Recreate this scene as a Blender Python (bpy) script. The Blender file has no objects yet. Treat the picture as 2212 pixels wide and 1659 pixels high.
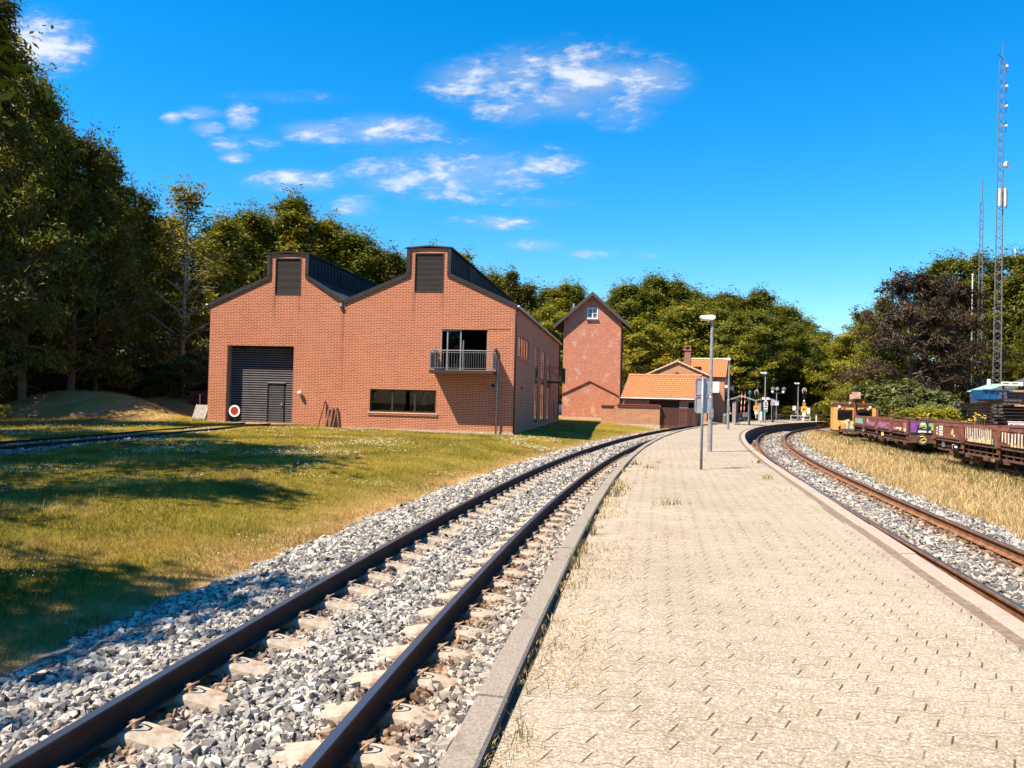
import bpy, math, random
import numpy as np
from mathutils import Vector, Matrix

random.seed(7)
rng = np.random.default_rng(11)
SC = bpy.context.scene
COL = SC.collection
R_ = math.radians

# ------------------------------------------------------------------ camera
FPX = 1661.0
EYE = 1.6
PITCH, ROLL = R_(1.0), 0.025
_f = np.array([0, math.cos(PITCH), math.sin(PITCH)])
_u0 = np.array([0, -math.sin(PITCH), math.cos(PITCH)])
_x = np.array([1.0, 0, 0])
_r = math.cos(ROLL) * _x + math.sin(ROLL) * _u0
_u = -math.sin(ROLL) * _x + math.cos(ROLL) * _u0
cam = bpy.data.cameras.new("camera")
camo = bpy.data.objects.new("camera", cam)
COL.objects.link(camo)
cam.sensor_width = 36.0
cam.sensor_fit = 'HORIZONTAL'
cam.lens = 36.0 * FPX / 2212.0
cam.clip_start = 0.05
cam.clip_end = 3000
M = Matrix.Identity(4)
for i in range(3):
    M[i][0] = _r[i]; M[i][1] = _u[i]; M[i][2] = -_f[i]
M[2][3] = EYE
camo.matrix_world = M
SC.camera = camo

def pt(px, py, D):
    """the point seen at (px, py) of the photograph, D metres ahead"""
    d = _f + _r * (px - 1106) / FPX + _u * (829.5 - py) / FPX
    s = D / d[1]
    return np.array([0, 0, EYE]) + d * s

def xat(px, D, py=870):
    return float(pt(px, py, D)[0])

def zat(px, py, D):
    return float(pt(px, py, D)[2])

# ------------------------------------------------------------------ light
S_TRAVEL = Vector((0.57, 0.32, -1.0)).normalized()
SUN_DIR = -S_TRAVEL
ELEV = math.asin(SUN_DIR.z)
ROT = math.atan2(SUN_DIR.x, SUN_DIR.y) % (2 * math.pi)
sun = bpy.data.lights.new("sun", 'SUN')
sun.energy = 4.9
sun.angle = R_(0.5)
sun.color = (1.0, 0.85, 0.66)
suno = bpy.data.objects.new("sun", sun)
COL.objects.link(suno)
suno.rotation_euler = S_TRAVEL.to_track_quat('-Z', 'Y').to_euler()
SC.view_settings.view_transform = 'Standard'
SC.view_settings.look = 'None'
SC.view_settings.gamma = 1.0
SC.view_settings.exposure = 1.4
SC.view_settings.use_curve_mapping = False
try:
    SC.cycles.max_bounces = 6
    SC.cycles.diffuse_bounces = 2
    SC.cycles.transparent_max_bounces = 8
    SC.cycles.use_denoising = True
except Exception:
    pass

class NT:
    """small helper to write node trees"""
    def __init__(s, tree):
        s.t = tree; s.n = tree.nodes; s.l = tree.links
    def add(s, typ, **kw):
        n = s.n.new(typ)
        for k, v in kw.items():
            setattr(n, k, v)
        return n
    def put(s, sock, v):
        if isinstance(v, bpy.types.NodeSocket):
            s.l.new(v, sock)
        elif v is not None:
            if hasattr(sock.default_value, '__len__') and not isinstance(v, str):
                v = tuple(v)
                if len(sock.default_value) == 4 and len(v) == 3:
                    v = v + (1.0,)
            sock.default_value = v
    def math(s, op, a, b=None, c=None, clamp=False):
        n = s.add('ShaderNodeMath', operation=op, use_clamp=clamp)
        s.put(n.inputs[0], a)
        if b is not None: s.put(n.inputs[1], b)
        if c is not None: s.put(n.inputs[2], c)
        return n.outputs[0]
    def ramp(s, v, lo, hi, a=0.0, b=1.0, smooth=True):
        n = s.add('ShaderNodeMapRange', interpolation_type='SMOOTHSTEP' if smooth else 'LINEAR')
        s.put(n.inputs[0], v); s.put(n.inputs[1], lo); s.put(n.inputs[2], hi)
        s.put(n.inputs[3], a); s.put(n.inputs[4], b)
        return n.outputs[0]
    def mix(s, f, a, b, mode='MIX'):
        n = s.add('ShaderNodeMix', data_type='RGBA', blend_type=mode)
        s.put(n.inputs[0], f); s.put(n.inputs[6], a); s.put(n.inputs[7], b)
        return n.outputs[2]
    def noise(s, vec, scale, detail=4.0, rough=0.55, dist=0.0, dim='3D'):
        n = s.add('ShaderNodeTexNoise', noise_dimensions=dim)
        if vec is not None: s.put(n.inputs['Vector'], vec)
        s.put(n.inputs['Scale'], scale); s.put(n.inputs['Detail'], detail)
        s.put(n.inputs['Roughness'], rough); s.put(n.inputs['Distortion'], dist)
        return n.outputs[0]
    def comb(s, x, y, z=0.0):
        n = s.add('ShaderNodeCombineXYZ')
        s.put(n.inputs[0], x); s.put(n.inputs[1], y); s.put(n.inputs[2], z)
        return n.outputs[0]
    def sep(s, v):
        n = s.add('ShaderNodeSeparateXYZ'); s.put(n.inputs[0], v)
        return n.outputs
    def obj(s):
        return s.add('ShaderNodeTexCoord').outputs['Object']
    def pos(s):
        return s.add('ShaderNodeNewGeometry').outputs['Position']
    def island(s):
        return s.add('ShaderNodeNewGeometry').outputs['Random Per Island']

# world: Nishita sky with thin clouds laid out by direction
W = bpy.data.worlds.new("World")
SC.world = W
W.use_nodes = True
W.node_tree.nodes.clear()
w = NT(W.node_tree)
sky = w.add('ShaderNodeTexSky', sky_type='NISHITA', sun_disc=False, sun_elevation=ELEV, sun_rotation=ROT)
sky.air_density = 1.0; sky.dust_density = 0.0; sky.ozone_density = 6.0; sky.altitude = 0
hs = w.add('ShaderNodeHueSaturation')
w.put(hs.inputs['Hue'], 0.485); w.put(hs.inputs['Saturation'], 1.35); w.put(hs.inputs['Value'], 1.9)
w.put(hs.inputs['Color'], sky.outputs[0])
gen = w.add('ShaderNodeTexCoord').outputs['Generated']
dx, dy, dz = w.sep(gen)
yy = w.math('MAXIMUM', dy, 0.05)
az = w.math('DIVIDE', dx, yy)
el = w.math('DIVIDE', dz, yy)
front = w.ramp(dy, 0.1, 0.3)
# clouds: (azimuth, elevation, half width, half height, amount), as tangents
CL = [(-.057, .409, .060, .030, .95), (.008, .425, .050, .035, .9), (.085, .425, .075, .040, 1.0), (.155, .42, .065, .032, .85), (-.015, .378, .055, .022, .75), (.133, .378, .05, .025, .6), (.05, .40, .12, .035, .7),
      (-.635, .447, .060, .036, 1.35), (-.453, .354, .014, .008, .9), (-.418, .362, .028, .010, .7), (-.407, .342, .022, .010, .8), (-.362, .36, .020, .018, .9), (-.38, .32, .024, .012, .9), (-.369, .306, .020, .009, 1.0), (-.35, .325, .05, .014, .45),
      (-.258, .341, .055, .014, .85), (-.30, .385, .10, .012, .35), (-.169, .345, .08, .02, .9), (-.149, .287, .065, .026, .95), (-.09, .284, .09, .03, .85), (-.03, .296, .08, .028, .75), (.045, .306, .05, .024, .7),
      (-.29, .276, .065, .015, .85), (-.21, .245, .032, .014, .8), (-.028, .229, .06, .011, .7), (.025, .199, .045, .009, .65), (.10, .19, .045, .008, .5), (-.1, .32, .16, .03, .4), (.0, .255, .10, .012, .4), (.17, .188, .02, .006, .5)]
mask = None
for a0, e0, sa, se, am in CL:
    da = w.math('DIVIDE', w.math('SUBTRACT', az, a0), sa)
    de = w.math('DIVIDE', w.math('SUBTRACT', el, e0), se)
    q = w.math('ADD', w.math('MULTIPLY', da, da), w.math('MULTIPLY', de, de))
    g = w.math('MULTIPLY', w.math('EXPONENT', w.math('MULTIPLY', q, -0.9)), am)
    mask = g if mask is None else w.math('MAXIMUM', mask, g)
cu = w.comb(w.math('ADD', w.math('MULTIPLY', az, 1.0), w.math('MULTIPLY', el, -.35)), w.math('MULTIPLY', el, 2.6), 0.0)
n1 = w.noise(cu, 17.0, 9.0, 0.62, 0.35)
n2 = w.noise(cu, 44.0, 6.0, 0.6, 0.2)
nn = w.math('ADD', w.math('MULTIPLY', n1, 1.25), w.math('SUBTRACT', w.math('MULTIPLY', n2, 0.55), .40))
cv = w.math('ADD', w.math('MULTIPLY', mask, 0.44), nn)
cloud = w.math('MULTIPLY', w.ramp(cv, 0.56, 1.14), front)
cloud = w.math('MULTIPLY', w.math('MULTIPLY', cloud, 0.80), w.ramp(mask, 0.10, 0.45))
veil = w.math('MULTIPLY', w.math('MULTIPLY', w.ramp(mask, .12, .95), .42), w.ramp(w.noise(cu, 7.0, 6.0, .65), .32, .62))
cloud = w.math('MAXIMUM', cloud, w.math('MULTIPLY', veil, front), clamp=True)
bright = w.ramp(cv, 0.65, 1.1, 5.4, 8.3)
ccol = w.mix(1.0, (0.97, 0.97, 1.0), w.comb(bright, bright, bright), 'MULTIPLY')
skyt = w.mix(1.0, hs.outputs[0], w.comb(w.ramp(el, .02, .42, .95, .60), w.ramp(el, .02, .42, .80, .83), w.ramp(el, .02, .36, .70, .98)), 'MULTIPLY')
skyc = w.mix(cloud, skyt, ccol)
bg = w.add('ShaderNodeBackground')
w.put(bg.inputs[0], skyc)
bg.inputs[1].default_value = 0.05
w.l.new(bg.outputs[0], w.add('ShaderNodeOutputWorld').inputs[0])

# ------------------------------------------------------------------ materials
MATS = {}
def base_mat(name):
    m = bpy.data.materials.new(name); m.use_nodes = True
    m.node_tree.nodes.clear()
    t = NT(m.node_tree)
    b = t.add('ShaderNodeBsdfPrincipled')
    o = t.add('ShaderNodeOutputMaterial')
    t.l.new(b.outputs[0], o.inputs[0])
    MATS[name] = m
    return m, t, b, o

def mat(name, col, rough=0.6, var=0.12, scale=6.0, metal=0.0, bump=0.0, bscale=40.0, spec=0.5, dirt=None, dscale=2.5, dthr=0.55):
    if name in MATS: return MATS[name]
    m, t, b, o = base_mat(name)
    p = t.obj()
    n = t.noise(p, scale, 5.0, 0.6)
    lo = tuple(c * (1 - var) for c in col); hi = tuple(min(1, c * (1 + var)) for c in col)
    c = t.mix(t.ramp(n, 0.3, 0.7), lo, hi)
    if dirt:
        c = t.mix(t.ramp(t.noise(p, dscale, 6.0, 0.65), dthr, dthr + 0.18), c, dirt)
    t.put(b.inputs['Base Color'], c)
    b.inputs['Roughness'].default_value = rough
    b.inputs['Metallic'].default_value = metal
    b.inputs['Specular IOR Level'].default_value = spec
    if bump:
        bm = t.add('ShaderNodeBump'); bm.inputs['Strength'].default_value = bump; bm.inputs['Distance'].default_value = 0.02
        t.put(bm.inputs['Height'], t.noise(p, bscale, 4.0, 0.6))
        t.l.new(bm.outputs[0], b.inputs['Normal'])
    return m

def brick_mat(name, c1, c2, mortar, bw, bh, ms, pale=None, pthr=.6, streaks=(), foot=None, split_x=None):
    m, t, b, o = base_mat(name)
    p = t.obj()
    x, y, z = t.sep(p)
    uv = t.comb(t.math('ADD', x, y), z, 0.0)
    br = t.add('ShaderNodeTexBrick', offset=0.5)
    t.put(br.inputs['Vector'], uv)
    br.inputs['Scale'].default_value = 1.0
    br.inputs['Brick Width'].default_value = bw; br.inputs['Row Height'].default_value = bh
    br.inputs['Mortar Size'].default_value = ms; br.inputs['Mortar Smooth'].default_value = 0.15
    br.inputs['Bias'].default_value = -0.1
    t.put(br.inputs['Color1'], c1); t.put(br.inputs['Color2'], c2); t.put(br.inputs['Mortar'], mortar)
    c = br.outputs[0]
    big = t.noise(p, 0.55, 5.0, 0.6)
    c = t.mix(t.ramp(big, 0.3, 0.7), c, (0.78, 0.76, 0.76), 'MULTIPLY') if False else t.mix(t.ramp(big, .25, .75, 0.0, .35), c, t.mix(1.0, c, (.72, .68, .66), 'MULTIPLY'))
    med = t.noise(uv, 7.0, 3.0, 0.6)
    c = t.mix(t.ramp(med, .35, .7, 0.0, .3), c, t.mix(1.0, c, (1.22, 1.18, 1.12), 'MULTIPLY'))
    if pale:
        pn = t.noise(p, 1.1, 6.0, 0.62)
        pm = t.math('MULTIPLY', t.ramp(pn, pthr, pthr + .14), t.ramp(t.noise(uv, 9.0, 3.0), .35, .6))
        c = t.mix(t.math('MULTIPLY', pm, .55), c, pale)
    for sx, z0, z1, wd, k in streaks:
        g = t.math('DIVIDE', t.math('SUBTRACT', x, sx), wd)
        g = t.math('EXPONENT', t.math('MULTIPLY', t.math('MULTIPLY', g, g), -1.0))
        g = t.math('MULTIPLY', g, t.ramp(z, z0, z1))
        g = t.math('MULTIPLY', g, t.math('LESS_THAN', z, z1 + .02))
        g = t.math('MULTIPLY', g, t.ramp(t.noise(uv, 2.0, 3.0), .3, .6, .5, 1.0))
        c = t.mix(t.math('MULTIPLY', g, k), c, (.10, .05, .04))
    if foot is not None:
        f = t.ramp(t.math('ADD', z, t.math('MULTIPLY', t.noise(uv, 2.5, 4.0), .5)), foot, foot + .55, .55, 0.0)
        c = t.mix(f, c, (.45, .28, .2))
    t.put(b.inputs['Base Color'], c)
    b.inputs['Roughness'].default_value = 0.9
    b.inputs['Specular IOR Level'].default_value = 0.15
    bm = t.add('ShaderNodeBump'); bm.inputs['Strength'].default_value = 0.5; bm.inputs['Distance'].default_value = 0.01
    t.put(bm.inputs['Height'], t.math('SUBTRACT', t.noise(uv, 30.0, 3.0), br.outputs['Fac']))
    t.l.new(bm.outputs[0], b.inputs['Normal'])
    return m

def leaf_mat(name, ca, cb, cc, transl=0.3, gloss=0.35):
    m, t, b, o = base_mat(name)
    r = t.island()
    oi = t.add('ShaderNodeObjectInfo').outputs['Random']
    c = t.mix(t.ramp(r, 0.0, 0.6, smooth=False), ca, cb)
    c = t.mix(t.ramp(r, 0.72, 1.0, 0, .8, smooth=False), c, cc)
    big = t.noise(t.obj(), 0.35, 3.0)
    c = t.mix(t.ramp(big, .35, .65, 0.0, .5), c, t.mix(1.0, c, (1.5, 1.25, .8), 'MULTIPLY'))
    c = t.mix(t.math('MULTIPLY', oi, .55), c, t.mix(1.0, c, (.62, .68, .7), 'MULTIPLY'))
    t.put(b.inputs['Base Color'], c)
    b.inputs['Roughness'].default_value = 0.5
    b.inputs['Specular IOR Level'].default_value = gloss
    tr = t.add('ShaderNodeBsdfTranslucent')
    t.put(tr.inputs[0], t.mix(1.0, c, (1.3, 1.25, .5), 'MULTIPLY'))
    mx = t.add('ShaderNodeMixShader'); mx.inputs[0].default_value = transl
    t.l.new(b.outputs[0], mx.inputs[1]); t.l.new(tr.outputs[0], mx.inputs[2])
    t.l.new(mx.outputs[0], o.inputs[0])
    return m

def grass_mat(name, stops, transl=.3, posmix=None):
    m, t, b, o = base_mat(name)
    r = t.island()
    if posmix:
        n = t.noise(t.pos(), posmix[0], 4.0, .6)
        r = t.math('ADD', t.math('MULTIPLY', r, .5), t.ramp(n, .3, .7, -.25, .75), clamp=True)
    cr = t.add('ShaderNodeValToRGB')
    el = cr.color_ramp.elements
    while len(el) < len(stops): el.new(0.5)
    for e, (ps, c) in zip(el, stops):
        e.position = ps; e.color = (*c, 1)
    t.put(cr.inputs[0], r)
    at = t.add('ShaderNodeAttribute', attribute_name='dry').outputs['Fac']
    c = t.mix(at, cr.outputs[0], (.46, .27, .10))
    t.put(b.inputs['Base Color'], c)
    b.inputs['Roughness'].default_value = .6
    b.inputs['Specular IOR Level'].default_value = .25
    tr = t.add('ShaderNodeBsdfTranslucent'); t.put(tr.inputs[0], c)
    mx = t.add('ShaderNodeMixShader'); mx.inputs[0].default_value = transl
    t.l.new(b.outputs[0], mx.inputs[1]); t.l.new(tr.outputs[0], mx.inputs[2])
    t.l.new(mx.outputs[0], o.inputs[0])
    return m

def glass_mat(name, col=(.01, .01, .012), rough=.03):
    m, t, b, o = base_mat(name)
    t.put(b.inputs['Base Color'], col)
    b.inputs['Roughness'].default_value = rough
    b.inputs['Specular IOR Level'].default_value = .6
    bm = t.add('ShaderNodeBump'); bm.inputs['Strength'].default_value = .03; bm.inputs['Distance'].default_value = .02
    t.put(bm.inputs['Height'], t.noise(t.obj(), 1.5, 2.0))
    t.l.new(bm.outputs[0], b.inputs['Normal'])
    return m

def clear_glass(name):
    m, t, b, o = base_mat(name)
    gl = t.add('ShaderNodeBsdfGlossy'); gl.inputs['Roughness'].default_value = .02
    tr = t.add('ShaderNodeBsdfTransparent'); t.put(tr.inputs[0], (.62, .62, .62))
    fr = t.add('ShaderNodeFresnel'); fr.inputs[0].default_value = 1.3
    mx = t.add('ShaderNodeMixShader'); t.l.new(fr.outputs[0], mx.inputs[0])
    t.l.new(tr.outputs[0], mx.inputs[1]); t.l.new(gl.outputs[0], mx.inputs[2]); t.l.new(mx.outputs[0], o.inputs[0])
    return m

# ------------------------------------------------------------------ mesh helpers
class MB:
    def __init__(s):
        s.v = []; s.f = []; s.mi = []; s.cur = 0
    def add(s, vs, fs):
        k = len(s.v)
        s.v.extend([tuple(map(float, q)) for q in vs])
        for f in fs:
            s.f.append([k + i for i in f]); s.mi.append(s.cur)
        return s
    def box(s, x0, x1, y0, y1, z0, z1):
        return s.add([(x0, y0, z0), (x1, y0, z0), (x1, y1, z0), (x0, y1, z0), (x0, y0, z1), (x1, y0, z1), (x1, y1, z1), (x0, y1, z1)],
                     [(0, 3, 2, 1), (4, 5, 6, 7), (0, 1, 5, 4), (1, 2, 6, 5), (2, 3, 7, 6), (3, 0, 4, 7)])
    def bar(s, a, b, w, h, up=(0, 0, 1)):
        a = Vector(a); b = Vector(b); d = (b - a).normalized()
        up = Vector(up)
        if abs(d.dot(up)) > .98: up = Vector((0, 1, 0))
        x = d.cross(up).normalized() * w / 2; y = x.cross(d).normalized() * h / 2
        vs = [a - x - y, a + x - y, a + x + y, a - x + y, b - x - y, b + x - y, b + x + y, b - x + y]
        return s.add(vs, [(0, 1, 2, 3), (7, 6, 5, 4), (0, 4, 5, 1), (1, 5, 6, 2), (2, 6, 7, 3), (3, 7, 4, 0)])
    def tube(s, pts, r, n=8, cap=True):
        pts = [Vector(p) for p in pts]
        rs = r if hasattr(r, '__len__') else [r] * len(pts)
        rings = []
        k0 = len(s.v)
        prev = None
        for i, p in enumerate(pts):
            d = (pts[min(i + 1, len(pts) - 1)] - pts[max(i - 1, 0)]).normalized()
            if prev is None:
                a = d.cross(Vector((0, 0, 1)))
                if a.length < .05: a = d.cross(Vector((1, 0, 0)))
                a.normalize()
            else:
                a = (prev - d * prev.dot(d)).normalized()
            prev = a
            b = d.cross(a)
            for j in range(n):
                t = 2 * math.pi * j / n
                s.v.append(tuple(p + (a * math.cos(t) + b * math.sin(t)) * rs[i]))
        for i in range(len(pts) - 1):
            for j in range(n):
                a = k0 + i * n + j; b = k0 + i * n + (j + 1) % n
                s.f.append([a, b, b + n, a + n]); s.mi.append(s.cur)
        if cap:
            s.f.append([k0 + j for j in range(n)][::-1]); s.mi.append(s.cur)
            e = k0 + (len(pts) - 1) * n
            s.f.append([e + j for j in range(n)]); s.mi.append(s.cur)
        return s
    def cyl(s, a, b, r, n=16):
        return s.tube([a, b], r, n)
    def sphere(s, c, r, n=12, m=8, sz=1.0):
        vs = []; fs = []
        for i in range(m + 1):
            th = math.pi * i / m
            for j in range(n):
                ph = 2 * math.pi * j / n
                vs.append((c[0] + r * math.sin(th) * math.cos(ph), c[1] + r * math.sin(th) * math.sin(ph), c[2] + r * sz * math.cos(th)))
        for i in range(m):
            for j in range(n):
                a = i * n + j; b = i * n + (j + 1) % n
                fs.append((a, a + n, b + n, b))
        return s.add(vs, fs)
    def prism(s, poly, axis, a, b):
        """poly: 2D points in the two other axes (in x,y,z order)"""
        n = len(poly)
        def mk(p, t):
            if axis == 'x': return (t, p[0], p[1])
            if axis == 'y': return (p[0], t, p[1])
            return (p[0], p[1], t)
        vs = [mk(p, a) for p in poly] + [mk(p, b) for p in poly]
        fs = [list(range(n))[::-1], [n + i for i in range(n)]]
        for i in range(n):
            j = (i + 1) % n
            fs.append([i, j, n + j, n + i])
        return s.add(vs, fs)
    def wall(s, outer, holes, axis, t0, t1):
        """a wall slab with a top outline and rectangular holes: outline = list of (u, z) along the top from u0 to u1, base z"""
        (u0, u1, zb, top) = outer
        us = sorted(set([u0, u1] + [p[0] for p in top] + [h[0] for h in holes] + [h[1] for h in holes]))
        def ztop(u):
            for (a, za), (b, zb_) in zip(top[:-1], top[1:]):
                if a <= u <= b and b > a: yield za + (zb_ - za) * (u - a) / (b - a)
        def mk(u, z, t):
            return (u, t, z) if axis == 'y' else (t, u, z)
        for a, b in zip(us[:-1], us[1:]):
            if b - a < 1e-6: continue
            mid = (a + b) / 2
            za = list(ztop(a)); zc = list(ztop(b))
            # pick the value on the inner side where the outline steps
            def inner(u, side):
                for (p, zp), (q, zq) in zip(top[:-1], top[1:]):
                    if q > p and p <= mid <= q: return zp + (zq - zp) * (u - p) / (q - p)
            za = inner(a, 1); zc = inner(b, -1)
            hs_ = sorted([h for h in holes if h[0] <= mid <= h[1]], key=lambda h: h[2])
            spans = []; z = zb
            for h in hs_:
                if h[2] > z: spans.append((z, z, h[2], h[2]))
                z = h[3]
            spans.append((z, z, za, zc))
            for (z0a, z0b, z1a, z1b) in spans:
                vs = [mk(a, z0a, t0), mk(b, z0b, t0), mk(b, z1b, t0), mk(a, z1a, t0), mk(a, z0a, t1), mk(b, z0b, t1), mk(b, z1b, t1), mk(a, z1a, t1)]
                fs = [(0, 1, 2, 3), (7, 6, 5, 4), (2, 6, 7, 3), (0, 4, 5, 1)]
                s.add(vs, fs)
        # jambs of holes and ends
        for h in holes:
            for u in (h[0], h[1]):
                s.add([mk(u, h[2], t0), mk(u, h[2], t1), mk(u, h[3], t1), mk(u, h[3], t0)], [(0, 1, 2, 3)])
        for u, z in ((u0, top[0][1]), (u1, top[-1][1])):
            s.add([mk(u, zb, t0), mk(u, zb, t1), mk(u, z, t1), mk(u, z, t0)], [(0, 1, 2, 3)])
        for (p, zp), (q, zq) in zip(top[:-1], top[1:]):
            if abs(p - q) < 1e-6:
                s.add([mk(p, zp, t0), mk(p, zp, t1), mk(p, zq, t1), mk(p, zq, t0)], [(0, 1, 2, 3)])
        return s
    def build(s, name, mats, parent=None, label=None, smooth=False, loc=None):
        me = bpy.data.meshes.new(name)
        me.from_pydata(s.v, [], s.f)
        if not isinstance(mats, (list, tuple)): mats = [mats]
        for m in mats: me.materials.append(m)
        me.polygons.foreach_set('material_index', s.mi)
        if smooth: me.polygons.foreach_set('use_smooth', [True] * len(s.f))
        me.update()
        o = bpy.data.objects.new(name, me)
        COL.objects.link(o)
        if parent is not None: o.parent = parent
        if label: o['label'] = label
        if loc is not None: o.location = loc
        return o

def np_mesh(name, V, F, mats, parent=None, attrs=None, smooth=False):
    V = np.asarray(V, dtype=np.float32); F = np.asarray(F, dtype=np.int32)
    me = bpy.data.meshes.new(name)
    me.vertices.add(len(V)); me.vertices.foreach_set('co', V.ravel())
    k = F.shape[1]
    me.loops.add(F.size); me.loops.foreach_set('vertex_index', F.ravel())
    me.polygons.add(len(F))
    me.polygons.foreach_set('loop_start', np.arange(0, F.size, k, dtype=np.int32))
    me.polygons.foreach_set('loop_total', np.full(len(F), k, dtype=np.int32))
    me.polygons.foreach_set('use_smooth', np.full(len(F), bool(smooth), dtype=bool))
    for m in (mats if isinstance(mats, (list, tuple)) else [mats]): me.materials.append(m)
    for an, arr in (attrs or {}).items():
        a = me.attributes.new(an, 'FLOAT', 'POINT'); a.data.foreach_set('value', np.asarray(arr, dtype=np.float32))
    me.update(calc_edges=True)
    o = bpy.data.objects.new(name, me)
    COL.objects.link(o)
    if parent is not None: o.parent = parent
    return o

def tag(o, label=None, cat=None, group=None, kind=None):
    if label: o['label'] = label
    if cat: o['category'] = cat
    if group: o['group'] = group
    if kind: o['kind'] = kind
    return o

def thing(name, label, cat, loc=(0, 0, 0), rz=0.0, group=None, scale=None):
    o = bpy.data.objects.new(name, None)
    COL.objects.link(o)
    o.empty_display_size = .3
    o.location = tuple(float(q) for q in loc); o.rotation_euler = (0, 0, rz)
    if scale is not None: o.scale = scale
    return tag(o, label, cat, group)

def dup(root, loc, rz=0.0, label=None, group=None, scale=None):
    r = root.copy(); COL.objects.link(r)
    r.location = tuple(float(q) for q in loc); r.rotation_euler = (0, 0, rz)
    if scale is not None: r.scale = scale
    if label: r['label'] = label
    if group: r['group'] = group
    for ch in list(root.children):
        c = ch.copy(); COL.objects.link(c); c.parent = r
        for g in list(ch.children):
            d = g.copy(); COL.objects.link(d); d.parent = c
    return r

def text(parent, s, size, loc, rot, m, ext=.004):
    cu = bpy.data.curves.new('lettering', 'FONT')
    cu.body = s; cu.size = size; cu.align_x = 'CENTER'; cu.align_y = 'CENTER'; cu.extrude = ext
    cu.offset = size * .02
    cu.materials.append(m)
    o = bpy.data.objects.new('lettering', cu)
    COL.objects.link(o)
    me = bpy.data.meshes.new_from_object(o)
    bpy.data.objects.remove(o)
    me.materials.clear(); me.materials.append(m)
    o = bpy.data.objects.new('lettering', me)
    COL.objects.link(o); o.parent = parent; o.location = loc; o.rotation_euler = rot
    return o

def ss(a, b, x):
    t = np.clip((np.asarray(x, dtype=float) - a) / (b - a), 0, 1)
    return t * t * (3 - 2 * t)

# ------------------------------------------------------------------ track lines
_L1 = np.array([(-2.60, 3.95), (-2.60, 3.9), (-2.37, 5.46), (-1.85, 8.41), (-1.01, 12.35), (.67, 20.77), (1.83, 25.83), (4.11, 34.12), (5.88, 40.76), (11.02, 54.78), (14.74, 62.64), (17.77, 69.18), (21.66, 77.95)])
def fit(pts, deg, off):
    """centre line x(y) from points on a rail lying off metres to its right"""
    p = np.polyfit(pts[:, 1], pts[:, 0], deg)
    for _ in range(4):
        h = np.arctan(np.polyval(np.polyder(p), pts[:, 1]))
        cx = pts[:, 0] - off * np.cos(h); cy = pts[:, 1] + off * np.sin(h)
        p = np.polyfit(cy, cx, deg)
    return p
class Line:
    """a curve x(y) with a straight run-on at both ends, sampled by arc length"""
    def __init__(s, p, y0, y1, lo, hi):
        ys = np.linspace(y0, y1, 400)
        xs = np.array([s._ev(p, y, lo, hi) for y in ys])
        s.xy = np.stack([xs, ys], 1)
        d = np.diff(s.xy, axis=0); s.s = np.r_[0, np.cumsum(np.hypot(d[:, 0], d[:, 1]))]
        s.n = s.s[-1]
    @staticmethod
    def _ev(p, y, lo, hi):
        dp = np.polyder(p)
        if y < lo: return np.polyval(p, lo) + np.polyval(dp, lo) * (y - lo)
        if y > hi: return np.polyval(p, hi) + np.polyval(dp, hi) * (y - hi) + .006 * (y - hi) ** 2
        return np.polyval(p, y)
    def at(s, t):
        t = np.asarray(t, dtype=float)
        x = np.interp(t, s.s, s.xy[:, 0]); y = np.interp(t, s.s, s.xy[:, 1])
        x2 = np.interp(t + .3, s.s, s.xy[:, 0]); y2 = np.interp(t + .3, s.s, s.xy[:, 1])
        x1 = np.interp(t - .3, s.s, s.xy[:, 0]); y1 = np.interp(t - .3, s.s, s.xy[:, 1])
        h = np.arctan2(x2 - x1, y2 - y1)
        return x, y, h
    def off(s, t, d):
        x, y, h = s.at(t)
        return x + d * np.cos(h), y - d * np.sin(h), h
    def xof(s, y):
        return np.interp(y, s.xy[:, 1], s.xy[:, 0])
    def sof(s, y):
        return float(np.interp(y, s.xy[:, 1], s.s))

ZL, ZR = -0.35, -0.45
_pl = fit(_L1, 3, -0.75)
TL = Line(_pl, -6, 100, 3.5, 80)
_R1p = [(2212, 1308.5), (1810.5, 1089.6), (1733, 1035), (1655, 987), (1643, 950), (1653, 935), (1680, 926), (1714, 922), (1758, 918)]
_R2p = [(2212, 1201.5), (1810.5, 1031), (1755, 985), (1728, 987), (1702, 952), (1704, 942), (1723, 931.6), (1758, 924.7), (1794, 916)]
def onz(px, py, z):
    d = _f + _r * (px - 1106) / FPX + _u * (829.5 - py) / FPX
    q = np.array([0, 0, EYE]) + d * (z - EYE) / d[2]
    return q[:2]
_r1 = np.array([onz(a, b, ZR) for a, b in _R1p])
_h = np.arctan(np.polyval(np.polyder(np.polyfit(_r1[:, 1], _r1[:, 0], 3)), _r1[:, 1]))
_rc = np.stack([_r1[:, 0] + .75 * np.cos(_h), _r1[:, 1] - .75 * np.sin(_h)], 1)
_pr = np.polyfit(_rc[:, 1], _rc[:, 0], 3)
TR = Line(_pr, -6, 105, 7, 82)
_Kp = np.array([(-.27, 3.21), (-.18, 3.77), (.09, 5.54), (.41, 7.31), (1.05, 10.93), (2.19, 16.95), (3.19, 21.12), (5.06, 28.41), (7.44, 36.54), (10.3, 45.25), (12.56, 50.92), (14.28, 54.81), (16.46, 59.49)])
_pk = np.polyfit(_Kp[:, 1], _Kp[:, 0], 3)
KL = Line(_pk, -6, 92, 3, 62)
_RKp = np.array([onz(a, b, 0) for a, b in [(2212, 1317.5), (1810.5, 1097.6), (1742, 1057), (1690, 1020), (1640, 974), (1616, 946), (1621, 931.6), (1645, 921), (1680, 916), (1714, 913.5), (1749, 912.2)]])
_prk = np.polyfit(_RKp[:, 1], _RKp[:, 0], 3)
KR = Line(_prk, -6, 78, 5, 72)

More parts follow.
